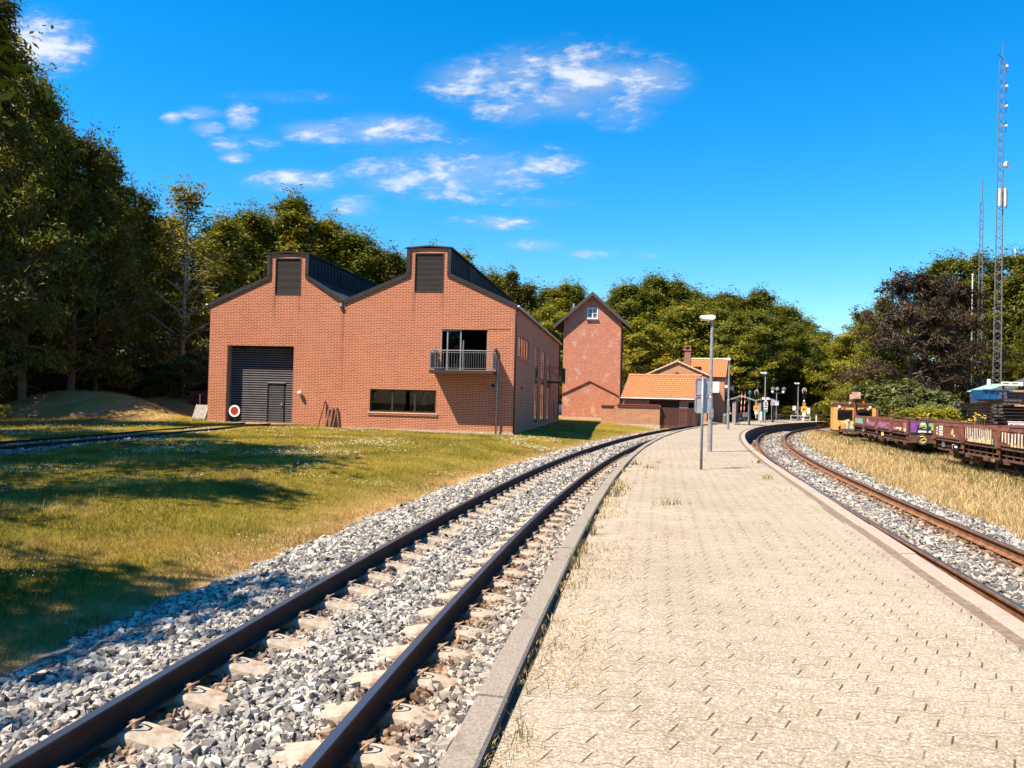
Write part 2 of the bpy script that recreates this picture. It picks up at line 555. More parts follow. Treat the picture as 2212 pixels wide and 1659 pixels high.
SID = [(-16.6, 8.0), (-16.0, 16.0), (-15.62, 22.3), (-15.15, 28.7), (-14.42, 43.2), (-14.33, 44.2)]
ZS = -0.2

# ------------------------------------------------------------------ ground
def ground_z(X, Y):
    X = np.asarray(X, float); Y = np.asarray(Y, float)
    dl = (TL.xof(Y) - X) * .965
    dr = (X - TR.xof(Y)) * .965
    zl = -.84 + .40 * ss(2.2, 7, dl) + .19 * ss(10, 22, dl)
    zr = -.80 + .18 * ss(2, 5, dr) + .85 * ss(12, 16.5, dr) + .7 * ss(24, 45, dr)
    z = np.where(dl > 1.0, zl, np.where(dr > 1.0, zr, -1.05))
    # earth bank at the wood's edge
    def bump(x, y, cx, cy, sx, sy, h, rot=0):
        c, s = math.cos(rot), math.sin(rot)
        u = ((x - cx) * c + (y - cy) * s) / sx; v = (-(x - cx) * s + (y - cy) * c) / sy
        return h * np.exp(-(u * u + v * v) ** 1.5)
    z = z + bump(X, Y, -26.8, 48.5, 5.2, 3.4, 1.55, -.15) + bump(X, Y, -23.5, 56.5, 5.5, 3.2, 1.3, 0.1)
    fade = ss(70, 120, Y)
    return z * (1 - fade * (dl > 0)) + (-.3) * fade * (dl > 0)

m, t, b, o = base_mat('ground_mat')
p = t.pos()
zone = t.add('ShaderNodeAttribute', attribute_name='zone').outputs['Fac']
n1 = t.noise(p, .35, 6.0, .62); n2 = t.noise(p, 3.2, 6.0, .65); n3 = t.noise(p, 28.0, 4.0, .6)
lawn = t.mix(t.ramp(n1, .35, .65), (.135, .108, .009), (.24, .168, .020))
lawn = t.mix(t.ramp(n2, .45, .75, 0, .75), lawn, (.30, .20, .055))
lawn = t.mix(t.ramp(n3, .3, .7, 0, .45), lawn, (.10, .085, .014))
dry = t.mix(t.ramp(n2, .35, .65), (.33, .20, .09), (.42, .27, .13))
dry = t.mix(t.ramp(n3, .4, .7, 0, .5), dry, (.17, .12, .04))
litter = t.mix(t.ramp(n2, .3, .7), (.05, .032, .014), (.10, .065, .028))
c = t.mix(t.ramp(zone, 0.0, .5, smooth=False), lawn, dry)
c = t.mix(t.ramp(zone, .5, 1.0, smooth=False), c, litter)
t.put(b.inputs['Base Color'], c)
b.inputs['Roughness'].default_value = .95; b.inputs['Specular IOR Level'].default_value = .1
bm = t.add('ShaderNodeBump'); bm.inputs['Strength'].default_value = .8; bm.inputs['Distance'].default_value = .05
t.put(bm.inputs['Height'], t.math('ADD', n3, n2)); t.l.new(bm.outputs[0], b.inputs['Normal'])
GM = m

def axis_pts(segs):
    out = []
    for a, b_, st in segs: out += list(np.arange(a, b_, st))
    return np.array(out + [segs[-1][1]])
gx = axis_pts([(-600, -100, 50), (-100, -40, 6), (-40, 45, .55), (45, 120, 6), (120, 600, 60)])
gy = axis_pts([(-60, -8, 6), (-8, 62, .6), (62, 120, 4), (120, 900, 60)])
GX, GY = np.meshgrid(gx, gy)
GZ = ground_z(GX, GY) + .03 * np.sin(GX * 1.1 + 2) * np.sin(GY * .9)
nx, ny = len(gx), len(gy)
idx = np.arange(nx * ny).reshape(ny, nx)
F = np.stack([idx[:-1, :-1], idx[:-1, 1:], idx[1:, 1:], idx[1:, :-1]], -1).reshape(-1, 4)
dl = (TL.xof(GY) - GX) * .965; dr = (GX - TR.xof(GY)) * .965
zone_ = np.zeros_like(GX)
zone_ = np.where(dl > 0, .5 * (1 - ss(2.6, 4.2, dl)), zone_)
zone_ = np.maximum(zone_, np.where(dl > 0, ss(19.5, 22.5, -GX - np.maximum(0, (20 - GY) * .4)), 0))
zone_ = np.maximum(zone_, ss(75, 90, GY) * (dl > 0))
zone_ = np.where(dr > 0, .45, zone_)
zone_ = np.where((dr > 0) & (GY > 60), 1.0, zone_)
zone_ = np.where((dr > 14), .5 + .5 * ss(20, 26, dr), zone_)
# the bank is bare, dry earth and straw
bk = np.exp(-(((GX + 26.8) / 6) ** 2 + ((GY - 48) / 4.2) ** 2)) + np.exp(-(((GX + 23.5) / 6.5) ** 2 + ((GY - 56) / 4) ** 2))
zone_ = np.where(bk > .35, .55 - .3 * (np.sin(GX * 2.1) * np.sin(GY * 1.7 + 1) > .1), zone_)
G = np_mesh('ground', np.stack([GX, GY, GZ], -1).reshape(-1, 3), F, GM, attrs={'zone': zone_.ravel()}, smooth=True)
tag(G, kind='structure')

# ------------------------------------------------------------------ ballast beds
m, t, b, o = base_mat('ballast_mat')
p = t.pos()
vo = t.add('ShaderNodeTexVoronoi'); t.put(vo.inputs['Vector'], p); vo.inputs['Scale'].default_value = 17.0
vc = t.sep(vo.outputs['Color'])[0]
rust = t.add('ShaderNodeAttribute', attribute_name='rust').outputs['Fac']
c = t.mix(t.ramp(vc, 0, 1, smooth=False), (.06, .058, .06), (.28, .265, .24))
c = t.mix(t.ramp(t.math('ADD', rust, t.math('MULTIPLY', t.noise(p, 2.5, 4.0), .5)), .35, .95), c, t.mix(vc, (.09, .045, .02), (.26, .15, .075)))
t.put(b.inputs['Base Color'], c); b.inputs['Roughness'].default_value = .95; b.inputs['Specular IOR Level'].default_value = .15
bm = t.add('ShaderNodeBump'); bm.inputs['Strength'].default_value = 1.0; bm.inputs['Distance'].default_value = .04
t.put(bm.inputs['Height'], t.math('MULTIPLY', vo.outputs['Distance'], -1.0)); t.l.new(bm.outputs[0], b.inputs['Normal'])
BM = m

def strip(name, line, s0, s1, ds, prof, mats, rust=None):
    S = np.arange(s0, s1, ds)
    V = []; A = []
    for o_, z_ in prof:
        x, y, h = line.off(S, o_)
        V.append(np.stack([x, y, np.full_like(x, z_)], -1)); A.append(np.full(len(S), rust(o_) if rust else 0))
    V = np.stack(V, 1); A = np.stack(A, 1)
    k = len(prof)
    ii = np.arange(len(S) * k).reshape(len(S), k)
    F = np.stack([ii[:-1, :-1], ii[1:, :-1], ii[1:, 1:], ii[:-1, 1:]], -1).reshape(-1, 4)[:, ::-1]
    return np_mesh(name, V.reshape(-1, 3), F, mats, attrs={'rust': A.ravel()}, smooth=True)

def rust_shadeL(o): return .95 * math.exp(-((abs(o) - .74) / .27) ** 2) + .25 * math.exp(-((o - .95) / .4) ** 2)  # rust along the rails, browned further for the shadow the rails cast
def rustR(o): return .95 * math.exp(-((abs(o) - .78) / .42) ** 2)
profL = [(-3.1, -.90), (-2.6, -.78), (-1.9, -.60), (-1.3, -.555), (-.95, -.575), (-.75, -.60), (-.45, -.60), (-.2, -.575), (.2, -.575), (.45, -.60), (.75, -.60), (.95, -.575), (1.3, -.57), (1.78, -.60)]
profR = [(-1.65, -.66), (-1.2, -.66), (-.9, -.66), (-.75, -.66), (-.5, -.66), (0, -.65), (.5, -.66), (.75, -.66), (1.0, -.66), (1.3, -.67), (2.0, -.74), (2.7, -.86)]
BL = strip('ballast_bed', TL, .0, TL.n - 2, .5, profL, BM, rust_shadeL); tag(BL, kind='structure')
BR = strip('ballast_bed', TR, .0, TR.n - 2, .5, profR, BM, rustR); tag(BR, kind='structure')

# siding bed
class Poly(Line):
    def __init__(s, pts):
        s.xy = np.array(pts, float)
        d = np.diff(s.xy, axis=0); s.s = np.r_[0, np.cumsum(np.hypot(d[:, 0], d[:, 1]))]; s.n = s.s[-1]
TS = Poly(SID)
BS = strip('ballast_bed', TS, 0, 35.4, .4, [(-1.7, -.42), (-1.2, -.33), (0, -.31), (1.2, -.33), (2.0, -.50)], BM, lambda o: .2); tag(BS, kind='structure')
# siding under the wagons
WH = math.atan2(3.55, 13.5)
W0 = np.array([17.85, 34.5]) + 1.3 * np.array([math.cos(WH), -math.sin(WH)])
TW = Poly([W0 + np.array([math.sin(WH), math.cos(WH)]) * d for d in (-26, -10, 0, 15, 24)] + [W0 + np.array([math.sin(WH), math.cos(WH)]) * 34 + np.array([-.6, 0.0])])
BW = strip('ballast_bed', TW, 0, TW.n, .5, [(-1.8, -.74), (-1.2, -.66), (0, -.64), (1.2, -.66), (1.9, -.74)], BM, lambda o: .9); tag(BW, kind='structure')

# ------------------------------------------------------------------ gravel stones
t0_ = (1 + 5 ** .5) / 2
ICO_V = np.array([(-1, t0_, 0), (1, t0_, 0), (-1, -t0_, 0), (1, -t0_, 0), (0, -1, t0_), (0, 1, t0_), (0, -1, -t0_), (0, 1, -t0_), (t0_, 0, -1), (t0_, 0, 1), (-t0_, 0, -1), (-t0_, 0, 1)]) / 1.902
ICO_F = np.array([(0, 11, 5), (0, 5, 1), (0, 1, 7), (0, 7, 10), (0, 10, 11), (1, 5, 9), (5, 11, 4), (11, 10, 2), (10, 7, 6), (7, 1, 8), (3, 9, 4), (3, 4, 2), (3, 2, 6), (3, 6, 8), (3, 8, 9), (4, 9, 5), (2, 4, 11), (6, 2, 10), (8, 6, 7), (9, 8, 1)])
m, t, b, o = base_mat('stone_mat')
r = t.island()
rust = t.add('ShaderNodeAttribute', attribute_name='rust').outputs['Fac']
cr = t.add('ShaderNodeValToRGB'); e = cr.color_ramp.elements
e[0].position = 0; e[0].color = (.055, .054, .055, 1); e[1].position = 1; e[1].color = (.52, .49, .43, 1)
for ps, cc in ((.25, (.14, .138, .135)), (.55, (.285, .275, .255)), (.85, (.43, .40, .35))):
    q = e.new(ps); q.color = (*cc, 1)
t.put(cr.inputs[0], r)
br_ = t.mix(r, (.055, .030, .016), (.25, .155, .090))
c = t.mix(rust, cr.outputs[0], br_)
c = t.mix(t.ramp(t.noise(t.pos(), 45.0, 4.0), .35, .7, 0, .35), c, t.mix(1.0, c, (.6, .6, .62), 'MULTIPLY'))
t.put(b.inputs['Base Color'], c); b.inputs['Roughness'].default_value = .85; b.inputs['Specular IOR Level'].default_value = .3
STM = m

def stones(name, P, size, rust):
    n = len(P)
    base = []
    for k in range(10):
        q = ICO_V * (1 + rng.uniform(-.18, .30, (12, 1)))
        for _ in range(6):
            pn = rng.normal(0, 1, 3); pn /= np.linalg.norm(pn)
            q = q - pn * np.maximum(0, q @ pn - rng.uniform(.25, .62))[:, None]
        q = q * 1.25
        base.append(q * np.array([1.0, rng.uniform(.6, .85), rng.uniform(.45, .75)]))
    base = np.array(base)
    sh = base[rng.integers(0, 10, n)] * size[:, None, None]
    a = rng.uniform(0, 2 * np.pi, n); bt = rng.normal(0, .45, n)
    ca, sa, cb, sb = np.cos(a), np.sin(a), np.cos(bt), np.sin(bt)
    x = sh[..., 0] * cb[:, None] - sh[..., 2] * sb[:, None]; z = sh[..., 0] * sb[:, None] + sh[..., 2] * cb[:, None]
    y = sh[..., 1]
    V = np.stack([x * ca[:, None] - y * sa[:, None], x * sa[:, None] + y * ca[:, None], z], -1) + P[:, None, :]
    F = (ICO_F[None] + (np.arange(n) * 12)[:, None, None]).reshape(-1, 3)
    return np_mesh(name, V.reshape(-1, 3), F, STM, attrs={'rust': np.repeat(rust, 12)})

def prof_z(prof, o):
    return np.interp(o, [a for a, _ in prof], [b for _, b in prof])

def scatter_track(line, prof, o0, o1, bands, rustf, zr, sleep):
    Ps, Ss, Rs = [], [], []
    for y0, y1, dens, sz in bands:
        s0, s1 = line.sof(y0), line.sof(y1)
        n = int((s1 - s0) * (o1 - o0) * dens)
        s = rng.uniform(s0, s1, n); o = rng.uniform(o0, o1, n)
        # ragged outer edge
        edge = .25 * np.sin(s * 1.7) + .18 * np.sin(s * 4.1 + 1)
        ok = np.ones(n, bool)
        if sleep:
            ok &= (o > o0 + .30 + edge)
            ph = np.abs(((s / .62) % 1) - .5) * .62       # distance from the sleeper's middle
            near = (ph < .125) & (np.abs(np.abs(o) - .57 - .10 * (o > 0)) < .24 + .08 * (o > 0))
            ok &= ~(near & (rng.uniform(0, 1, n) < .96))
        else:
            ok &= (o < o1 - .35 + edge)
        ok &= (np.abs(np.abs(o) - .75) > .085)
        s, o = s[ok], o[ok]; n = len(s)
        x, y, h = line.off(s, o)
        size = sz * rng.lognormal(0, .34, n).clip(.5, 1.9)
        z = prof_z(prof, o) + size * rng.uniform(-.25, .45, n)
        top = zr - .035 - size * .4
        z = np.where(np.abs(np.abs(o) - .75) < .2, np.minimum(z, zr - .15), np.minimum(z, zr - .06))
        ru = np.array([rustf(v) for v in o]); ru = np.clip(ru * 1.1 + rng.normal(0, .16, n), 0, 1)
        Ps.append(np.stack([x, y, z], -1)); Ss.append(size); Rs.append(ru)
    return np.concatenate(Ps), np.concatenate(Ss), np.concatenate(Rs)

P, S_, Q = scatter_track(TL, profL, -2.95, 1.76, [(2.0, 9, 1700, .029), (9, 17, 900, .032), (17, 30, 330, .039), (30, 56, 110, .05)], rust_shadeL, ZL, True)
g = stones('gravel', P, S_, Q); tag(g, 'loose grey track gravel around the concrete sleepers', 'gravel', kind='stuff')
P, S_, Q = scatter_track(TR, profR, -1.62, 2.7, [(4, 14, 420, .034), (14, 24, 330, .038), (24, 40, 170, .045), (40, 62, 70, .055)], rustR, ZR, False)
g = stones('gravel', P, S_, Q); tag(g, 'rust stained gravel in the bed of the platform track', 'gravel', kind='stuff')
n = 5200
s = rng.uniform(4, 34, n); o = rng.uniform(-1.5, 1.9, n)
x, y, h = TS.off(s, o)
g = stones('gravel', np.stack([x, y, np.interp(o, [-1.7, -1.2, 0, 1.2, 2.0], [-.42, -.33, -.31, -.33, -.50]) + .015], -1), .045 * rng.lognormal(0, .25, n), np.clip(rng.normal(.12, .15, n), 0, 1))
tag(g, 'grey gravel along the siding running into the shed', 'gravel', kind='stuff')

# ------------------------------------------------------------------ rails
def rail_mat(name, top, side, side2):
    m, t, b, o = base_mat(name)
    nz = t.sep(t.add('ShaderNodeNewGeometry').outputs['Normal'])[2]
    p = t.pos()
    k = t.ramp(nz, .75, .95)
    at = t.add('ShaderNodeAttribute', attribute_name='head').outputs['Fac']
    k = t.math('MULTIPLY', k, at)
    n = t.noise(p, 5.0, 5.0, .65)
    sc = t.mix(t.ramp(n, .35, .65), side, side2)
    t.put(b.inputs['Base Color'], t.mix(k, sc, top))
    t.put(b.inputs['Metallic'], t.math('MULTIPLY', k, .9))
    t.put(b.inputs['Roughness'], t.ramp(k, 0, 1, .85, .32))
    b.inputs['Specular IOR Level'].default_value = .35
    return m
RM1 = rail_mat('rail_steel_dark', (.20, .19, .19), (.016, .009, .007), (.035, .018, .012))
RM2 = rail_mat('rail_steel_brown', (.26, .23, .21), (.13, .06, .03), (.22, .105, .05))
RPROF = [(-.036, 0, 1), (-.030, .004 - .004, 1), (.030, 0, 1), (.036, -.008, 1), (.036, -.034, 0), (.010, -.052, 0), (.009, -.135, 0), (.030, -.152, 0), (.075, -.160, 0), (.075, -.172, 0), (-.075, -.172, 0), (-.075, -.160, 0), (-.030, -.152, 0), (-.009, -.135, 0), (-.010, -.052, 0), (-.036, -.034, 0), (-.036, -.008, 1)]
def rail(line, off, z, s0, s1, m, label, group):
    S = np.arange(s0, s1, .45)
    pr = RPROF[1:]
    V = []; A = []
    for o_, dz, hd in pr:
        x, y, h = line.off(S, off + o_)
        V.append(np.stack([x, y, np.full_like(x, z + dz)], -1)); A.append(np.full(len(S), hd))
    V = np.stack(V, 1); A = np.stack(A, 1); k = len(pr)
    ii = np.arange(len(S) * k).reshape(len(S), k)
    jj = np.roll(ii, -1, axis=1)
    F = np.stack([ii[:-1], ii[1:], jj[1:], jj[:-1]], -1).reshape(-1, 4)
    ob = np_mesh('rail', V.reshape(-1, 3), F, m, attrs={'head': A.ravel()})
    return tag(ob, label, 'rail', group)
rail(TL, -.75, ZL, .5, TL.n - 1, RM1, 'dark steel rail on concrete sleepers, the one nearer the lawn and brick shed', 'steel rails')
rail(TL, .75, ZL, .5, TL.n - 1, RM1, 'dark steel rail on concrete sleepers, the one nearer the platform edge', 'steel rails')
rail(TR, -.75, ZR, .5, TR.n - 1, RM2, 'rusty brown rail hugging the low platform kerb on the curve', 'steel rails')
rail(TR, .75, ZR, .5, TR.n - 1, RM2, 'rusty brown rail of the curving track, nearer the tall dry grass', 'steel rails')
rail(TS, -.75, ZS, .2, 36.2, RM1, 'dark siding rail into the shed door, on its woodland side', 'steel rails')
rail(TS, .75, ZS, .2, 36.2, RM1, 'dark siding rail into the shed door, on its lawn side', 'steel rails')
rail(TW, -.75, ZR, .2, TW.n - .5, RM2, 'rail under the rusty wagons, half hidden in grass, nearer the platform', 'steel rails')
rail(TW, .75, ZR, .2, TW.n - .5, RM2, 'rail under the rusty wagons on the timber stack side', 'steel rails')

# ------------------------------------------------------------------ sleepers
CONC = mat('sleeper_concrete', (.31, .265, .21), .9, .2, 9.0, bump=.3, dirt=(.24, .15, .09), dscale=5, dthr=.5)
CLIP = mat('clip_steel', (.26, .17, .11), .7, .3, 30)
def sleeper_mesh():
    mb = MB()
    prof = [(-1.28, -.055), (-1.05, -.015), (-.90, .0), (-.60, .0), (-.36, -.045), (-.1, -.075), (.1, -.075), (.36, -.045), (.60, .0), (.90, .0), (1.05, -.015), (1.28, -.055)]
    for (a, za), (b_, zb) in zip(prof[:-1], prof[1:]):
        ws = []
        for x_, z_ in ((a, za), (b_, zb)):
            wt = .095 if abs(x_) > .3 else .085
            ws.append([(x_, -.14, -.2), (x_, -wt - .015, z_ - .02), (x_, -wt, z_), (x_, wt, z_), (x_, wt + .015, z_ - .02), (x_, .14, -.2)])
        mb.add(ws[0] + ws[1], [(i, i + 1, i + 7, i + 6) for i in range(5)])
    mb.add([(-1.28, -.14, -.2), (-1.28, -.11, -.075), (-1.28, .11, -.075), (-1.28, .14, -.2)], [(0, 1, 2, 3)])
    mb.add([(1.28, -.14, -.2), (1.28, -.11, -.075), (1.28, .11, -.075), (1.28, .14, -.2)], [(3, 2, 1, 0)])
    return mb
def clip_mesh(sd):
    mb = MB()
    pts = [(0, -.055, .01), (.03 * sd, -.055, .03), (.06 * sd, -.045, .055), (.085 * sd, -.02, .066), (.085 * sd, .015, .062), (.05 * sd, .04, .04), (.01 * sd, .045, .022), (-.03 * sd, .03, .02)]
    mb.tube(pts, .0075, 6)
    mb.box(min(0, .05 * sd), max(0, .05 * sd), -.02, .02, -.01, .045)
    return mb
SLG = 'concrete sleepers of the near track'
SLL = 'pale concrete sleeper with steel clips bedded in grey gravel'
sl0 = None
zs = ZL - .172 + .004
s = TL.sof(2.6); s = (math.floor(s / .62) + .5) * .62
k = 0
while s < TL.sof(56):
    x, y, h = TL.at(s)
    loc = (float(x), float(y), zs)
    if y < 30:
        if sl0 is None:
            sl0 = sleeper_mesh().build('sleeper', CONC)
            sl0.location = loc; sl0.rotation_euler = (0, 0, -h)
            tag(sl0, SLL, 'sleeper', SLG)
            for cx, sd in ((-.75 - .085, -1), (-.75 + .085, 1), (.75 - .085, -1), (.75 + .085, 1)):
                clip_mesh(sd).build('rail_clip', CLIP, sl0, loc=(cx, 0, 0))
        else:
            dup(sl0, loc, -h)
    else:
        r_ = sl0.copy(); COL.objects.link(r_); r_.location = loc; r_.rotation_euler = (0, 0, -h)
    s += .62; k += 1

# ------------------------------------------------------------------ platform
m, t, b, o = base_mat('paver_mat')
p = t.pos()
x, y, z = t.sep(p)
A_ = R_(11)
u = t.math('SUBTRACT', t.math('MULTIPLY', x, math.cos(A_)), t.math('MULTIPLY', y, math.sin(A_)))
v = t.math('ADD', t.math('MULTIPLY', x, math.sin(A_)), t.math('MULTIPLY', y, math.cos(A_)))
wob = t.math('MULTIPLY', t.math('SUBTRACT', t.noise(p, .8, 2.0), .5), .05)
u = t.math('ADD', u, wob); v = t.math('ADD', v, t.math('MULTIPLY', wob, .7))
cu_ = t.math('DIVIDE', u, .19); cv_ = t.math('DIVIDE', v, .2)
fu = t.math('SUBTRACT', t.math('FRACT', cu_), .5); fv = t.math('SUBTRACT', t.math('FRACT', cv_), .5)
cell = t.comb(t.math('FLOOR', cu_), t.math('FLOOR', cv_), 0)
wn = t.add('ShaderNodeTexWhiteNoise', noise_dimensions='2D'); t.put(wn.inputs['Vector'], cell)
rnd = wn.outputs[0]
dash = t.math('ABSOLUTE', t.math('SUBTRACT', fu, t.math('MULTIPLY', fv, .42)))
dm = t.math('MULTIPLY', t.ramp(dash, .013, .038, 1.0, 0.0), t.ramp(t.math('ABSOLUTE', fv), .22, .29, 1.0, 0.0))
dm = t.math('MULTIPLY', dm, t.ramp(rnd, .1, .7, .2, 1.0))
tri = t.math('ABSOLUTE', fu)
zz = t.math('ABSOLUTE', t.math('SUBTRACT', t.math('ABSOLUTE', t.math('SUBTRACT', fv, t.math('MULTIPLY', tri, .35))), .41))
ln = t.ramp(zz, .010, .035, 1.0, 0.0)
ln = t.math('MULTIPLY', ln, t.ramp(t.noise(p, 6.0, 4.0, .6), .34, .60))
spk = t.noise(p, 85.0, 3.0, .75); spk2 = t.noise(p, 48.0, 3.0, .7)
c = t.mix(t.ramp(t.noise(p, .5, 5.0, .6), .3, .7), (.275, .232, .175), (.34, .29, .225))
c = t.mix(t.ramp(rnd, 0, 1, 0, .5, smooth=False), c, t.mix(1.0, c, (.76, .74, .70), 'MULTIPLY'))
c = t.mix(t.ramp(spk, .50, .60, 0, .85), c, (.125, .098, .070))
c = t.mix(t.ramp(spk2, .52, .64, 0, .8), c, (.46, .42, .35))
c = t.mix(t.math('MULTIPLY', ln, .7), c, (.12, .085, .052))
c = t.mix(t.math('MULTIPLY', dm, .92), c, (.045, .03, .022))
dt = t.ramp(t.noise(p, .9, 6.0, .68), .60, .72, 0, .45)
c = t.mix(dt, c, (.20, .15, .09))
t.put(b.inputs['Base Color'], c); b.inputs['Roughness'].default_value = .9; b.inputs['Specular IOR Level'].default_value = .2
bm = t.add('ShaderNodeBump'); bm.inputs['Strength'].default_value = .55; bm.inputs['Distance'].default_value = .012
hh = t.math('SUBTRACT', t.math('MULTIPLY', spk, .35), t.math('MAXIMUM', t.math('MULTIPLY', ln, .5), dm))
t.put(bm.inputs['Height'], hh); t.l.new(bm.outputs[0], b.inputs['Normal'])
PAV = m

def between(Y, n=9):
    """rows across the platform between the two kerbs"""
    a = KL.xof(Y) + .17; b_ = KR.xof(Y) - .30
    return a, b_
Ys = np.arange(-5.5, 77.5, .5)
a_, b_ = between(Ys)
K_ = 24
V = []
for k in range(K_ + 1):
    f = k / K_
    xx = a_ + (b_ - a_) * f
    dz_ = -.035 * np.exp(-((xx - a_) / .4) ** 2) * (1 - ss(12, 26, Ys)) + .008 * np.sin(xx * 1.3 + Ys * .7) * np.sin(Ys * .41)
    V.append(np.stack([xx, Ys, dz_], -1))
V = np.stack(V, 1); ii = np.arange(V.shape[0] * V.shape[1]).reshape(V.shape[:2])
F = np.stack([ii[:-1, :-1], ii[:-1, 1:], ii[1:, 1:], ii[1:, :-1]], -1).reshape(-1, 4)
pf = np_mesh('platform', V.reshape(-1, 3), F, PAV, smooth=True); tag(pf, kind='structure')

KERB = mat('kerb_concrete', (.215, .185, .150), .9, .25, 60.0, bump=.4, bscale=90, dirt=(.12, .09, .06), dscale=3.0, dthr=.58)
KERB2 = mat('coping_concrete', (.30, .25, .20), .9, .2, 60.0, bump=.4, bscale=90, dirt=(.16, .12, .08), dscale=2.0, dthr=.6)
KERBW = mat('platform_wall_shaded', (.055, .042, .032), .95, .4, 3)  # outer face away from the sun: its shade is put into the colour
KERBD = mat('kerb_shaded_side', (.040, .027, .018), .95, .4, 12)  # near-black back face, the kerb's own shade painted as colour
def kerb_run(line, o0, o1, zt, zb, length, label, group, m, ymax, chamfer=.015):
    s = line.sof(0.0) if line is KL else line.sof(2.5)
    while s < line.sof(ymax):
        S = np.linspace(s + .006, min(s + length, line.n) - .006, 5)
        V = []
        dz_ = random.uniform(-.006, .006)
        for o_, z_ in ((o0, zb), (o0, zt - chamfer), (o0 + chamfer, zt), (o1 - chamfer, zt), (o1, zt - chamfer), (o1, zb)):
            x, y, h = line.off(S, o_); V.append(np.stack([x, y, np.full_like(x, z_ + dz_)], -1))
        V = np.stack(V, 1)
        c0 = V[2].mean(0)
        vs = (V - c0).reshape(-1, 3)
        mb = MB()
        fs = []
        for i in range(4):
            for j in range(4): fs.append((i * 6 + j, i * 6 + j + 1, i * 6 + 6 + j + 1, i * 6 + 6 + j))
        fs.append(tuple(range(6))[::-1]); fs.append(tuple(24 + j for j in range(6)))
        mb.add(vs, fs)
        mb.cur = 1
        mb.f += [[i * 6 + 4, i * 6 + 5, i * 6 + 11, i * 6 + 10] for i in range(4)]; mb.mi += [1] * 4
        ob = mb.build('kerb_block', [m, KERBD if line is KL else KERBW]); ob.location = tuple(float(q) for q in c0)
        tag(ob, label, 'kerb', group)
        s += length
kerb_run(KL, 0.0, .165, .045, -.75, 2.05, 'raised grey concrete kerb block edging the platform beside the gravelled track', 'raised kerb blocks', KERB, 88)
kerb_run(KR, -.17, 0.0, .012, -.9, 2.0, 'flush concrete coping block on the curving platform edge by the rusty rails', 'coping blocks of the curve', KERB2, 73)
# a joint strip of mortar between coping and paving
so_ = strip('platform', KL, KL.sof(-5), KL.sof(40), .5, [(.15, -.022), (.19, -.026), (.22, -.05)], mat('gap_soil_shade', (.045, .03, .02), .95, .4, 14)); tag(so_, kind='structure')  # soil strip coloured dark to deepen the kerb's shade in the gap
jt = strip('platform', KR, KR.sof(-5), KR.sof(74), .5, [(-.33, -.004), (-.16, -.014)], mat('joint_mortar', (.16, .115, .085), .95, .3, 14)); tag(jt, kind='structure')

# ------------------------------------------------------------------ common materials
BRICK = brick_mat('shed_brick', (.38, .097, .050), (.25, .057, .031), (.54, .31, .20), .36, .092, .017,
                  streaks=[(-14.0, 5.0, 7.1, .10, .6), (-12.5, 5.2, 7.1, .09, .5), (-5.74, 5.1, 7.3, .10, .6), (-4.1, 5.3, 7.3, .09, .5), (-9.85, -.2, 6.5, .07, .55)], foot=-.35)
TBRICK = brick_mat('tower_brick', (.50, .15, .08), (.34, .085, .045), (.52, .33, .24), .26, .085, .012, pale=(.70, .52, .44), pthr=.52, foot=-.6)
OBRICK = brick_mat('old_brick', (.42, .145, .07), (.24, .07, .036), (.56, .39, .26), .34, .10, .018, foot=-.5)
CLAD = mat('dark_cladding', (.016, .018, .024), .7, .15, 3, spec=.2)
ROOFD = mat('dark_roof_felt', (.03, .028, .03), .85, .2, 2.5, spec=.2)
TRIM = mat('grey_trim', (.028, .027, .030), .7, .2, 4, spec=.2)
ZINC = mat('zinc', (.34, .34, .36), .45, .2, 5, metal=.5)
GALV = mat('galvanised_steel', (.27, .27, .275), .5, .2, 8, metal=.3)
GALVD = mat('dark_galvanised_steel', (.20, .20, .215), .5, .2, 8, metal=.3)
DARKM = mat('dark_metal', (.025, .024, .026), .55, .2, 5)
DOORM = mat('door_steel', (.030, .030, .038), .8, .12, 2, spec=.1)
DOORL = mat('door_rib', (.15, .14, .145), .8, .12, 2, spec=.1)
WHITE = mat('white_paint', (.78, .75, .70), .55, .08, 6)
WHITE2 = mat('worn_white_paint', (.72, .68, .62), .6, .15, 9, dirt=(.45, .40, .33), dthr=.6)
RED = mat('signal_red', (.36, .02, .015), .55, .15, 5)
REDP = mat('red_paint', (.52, .03, .02), .55, .15, 5)
BLACK = mat('black_paint', (.010, .010, .010), .7, .1, 4, spec=.15)
CONCRETE = mat('plinth_concrete', (.42, .36, .29), .9, .2, 5, bump=.3)
GLASS = glass_mat('window_glass')
CLEARG = clear_glass('clear_glass')
GLASSG = glass_mat('reflecting_glass', (.05, .03, .025), .02)
for _n in GLASSG.node_tree.nodes:
    if _n.type == 'BSDF_PRINCIPLED': _n.inputs['IOR'].default_value = 2.4
RUST = mat('rust', (.14, .055, .03), .9, .35, 6, bump=.3, bscale=50)
RUSTL = mat('wagon_rust', (.165, .060, .036), .9, .4, 4, dirt=(.075, .03, .02), dscale=3, bump=.2, bscale=40)
RUSTD = mat('wagon_frame_rust', (.10, .046, .027), .9, .35, 5, dirt=(.06, .03, .02), dscale=4, bump=.2, bscale=40)
TILE = mat('clay_tile', (.50, .17, .065), .8, .28, 9, dirt=(.44, .15, .06), dscale=5, dthr=.5)
TILEE = mat('mortar_verge', (.60, .42, .28), .9, .2, 6)
WOODR = mat('red_brown_boards', (.055, .016, .011), .8, .3, 6)
WOODD = mat('tarred_timber', (.018, .013, .010), .9, .35, 5, dirt=(.036, .027, .02), dscale=3, spec=.1)
WOODE = mat('sawn_timber_end', (.085, .075, .068), .9, .25, 12)
WOODP = mat('pale_timber', (.42, .28, .15), .85, .2, 8)
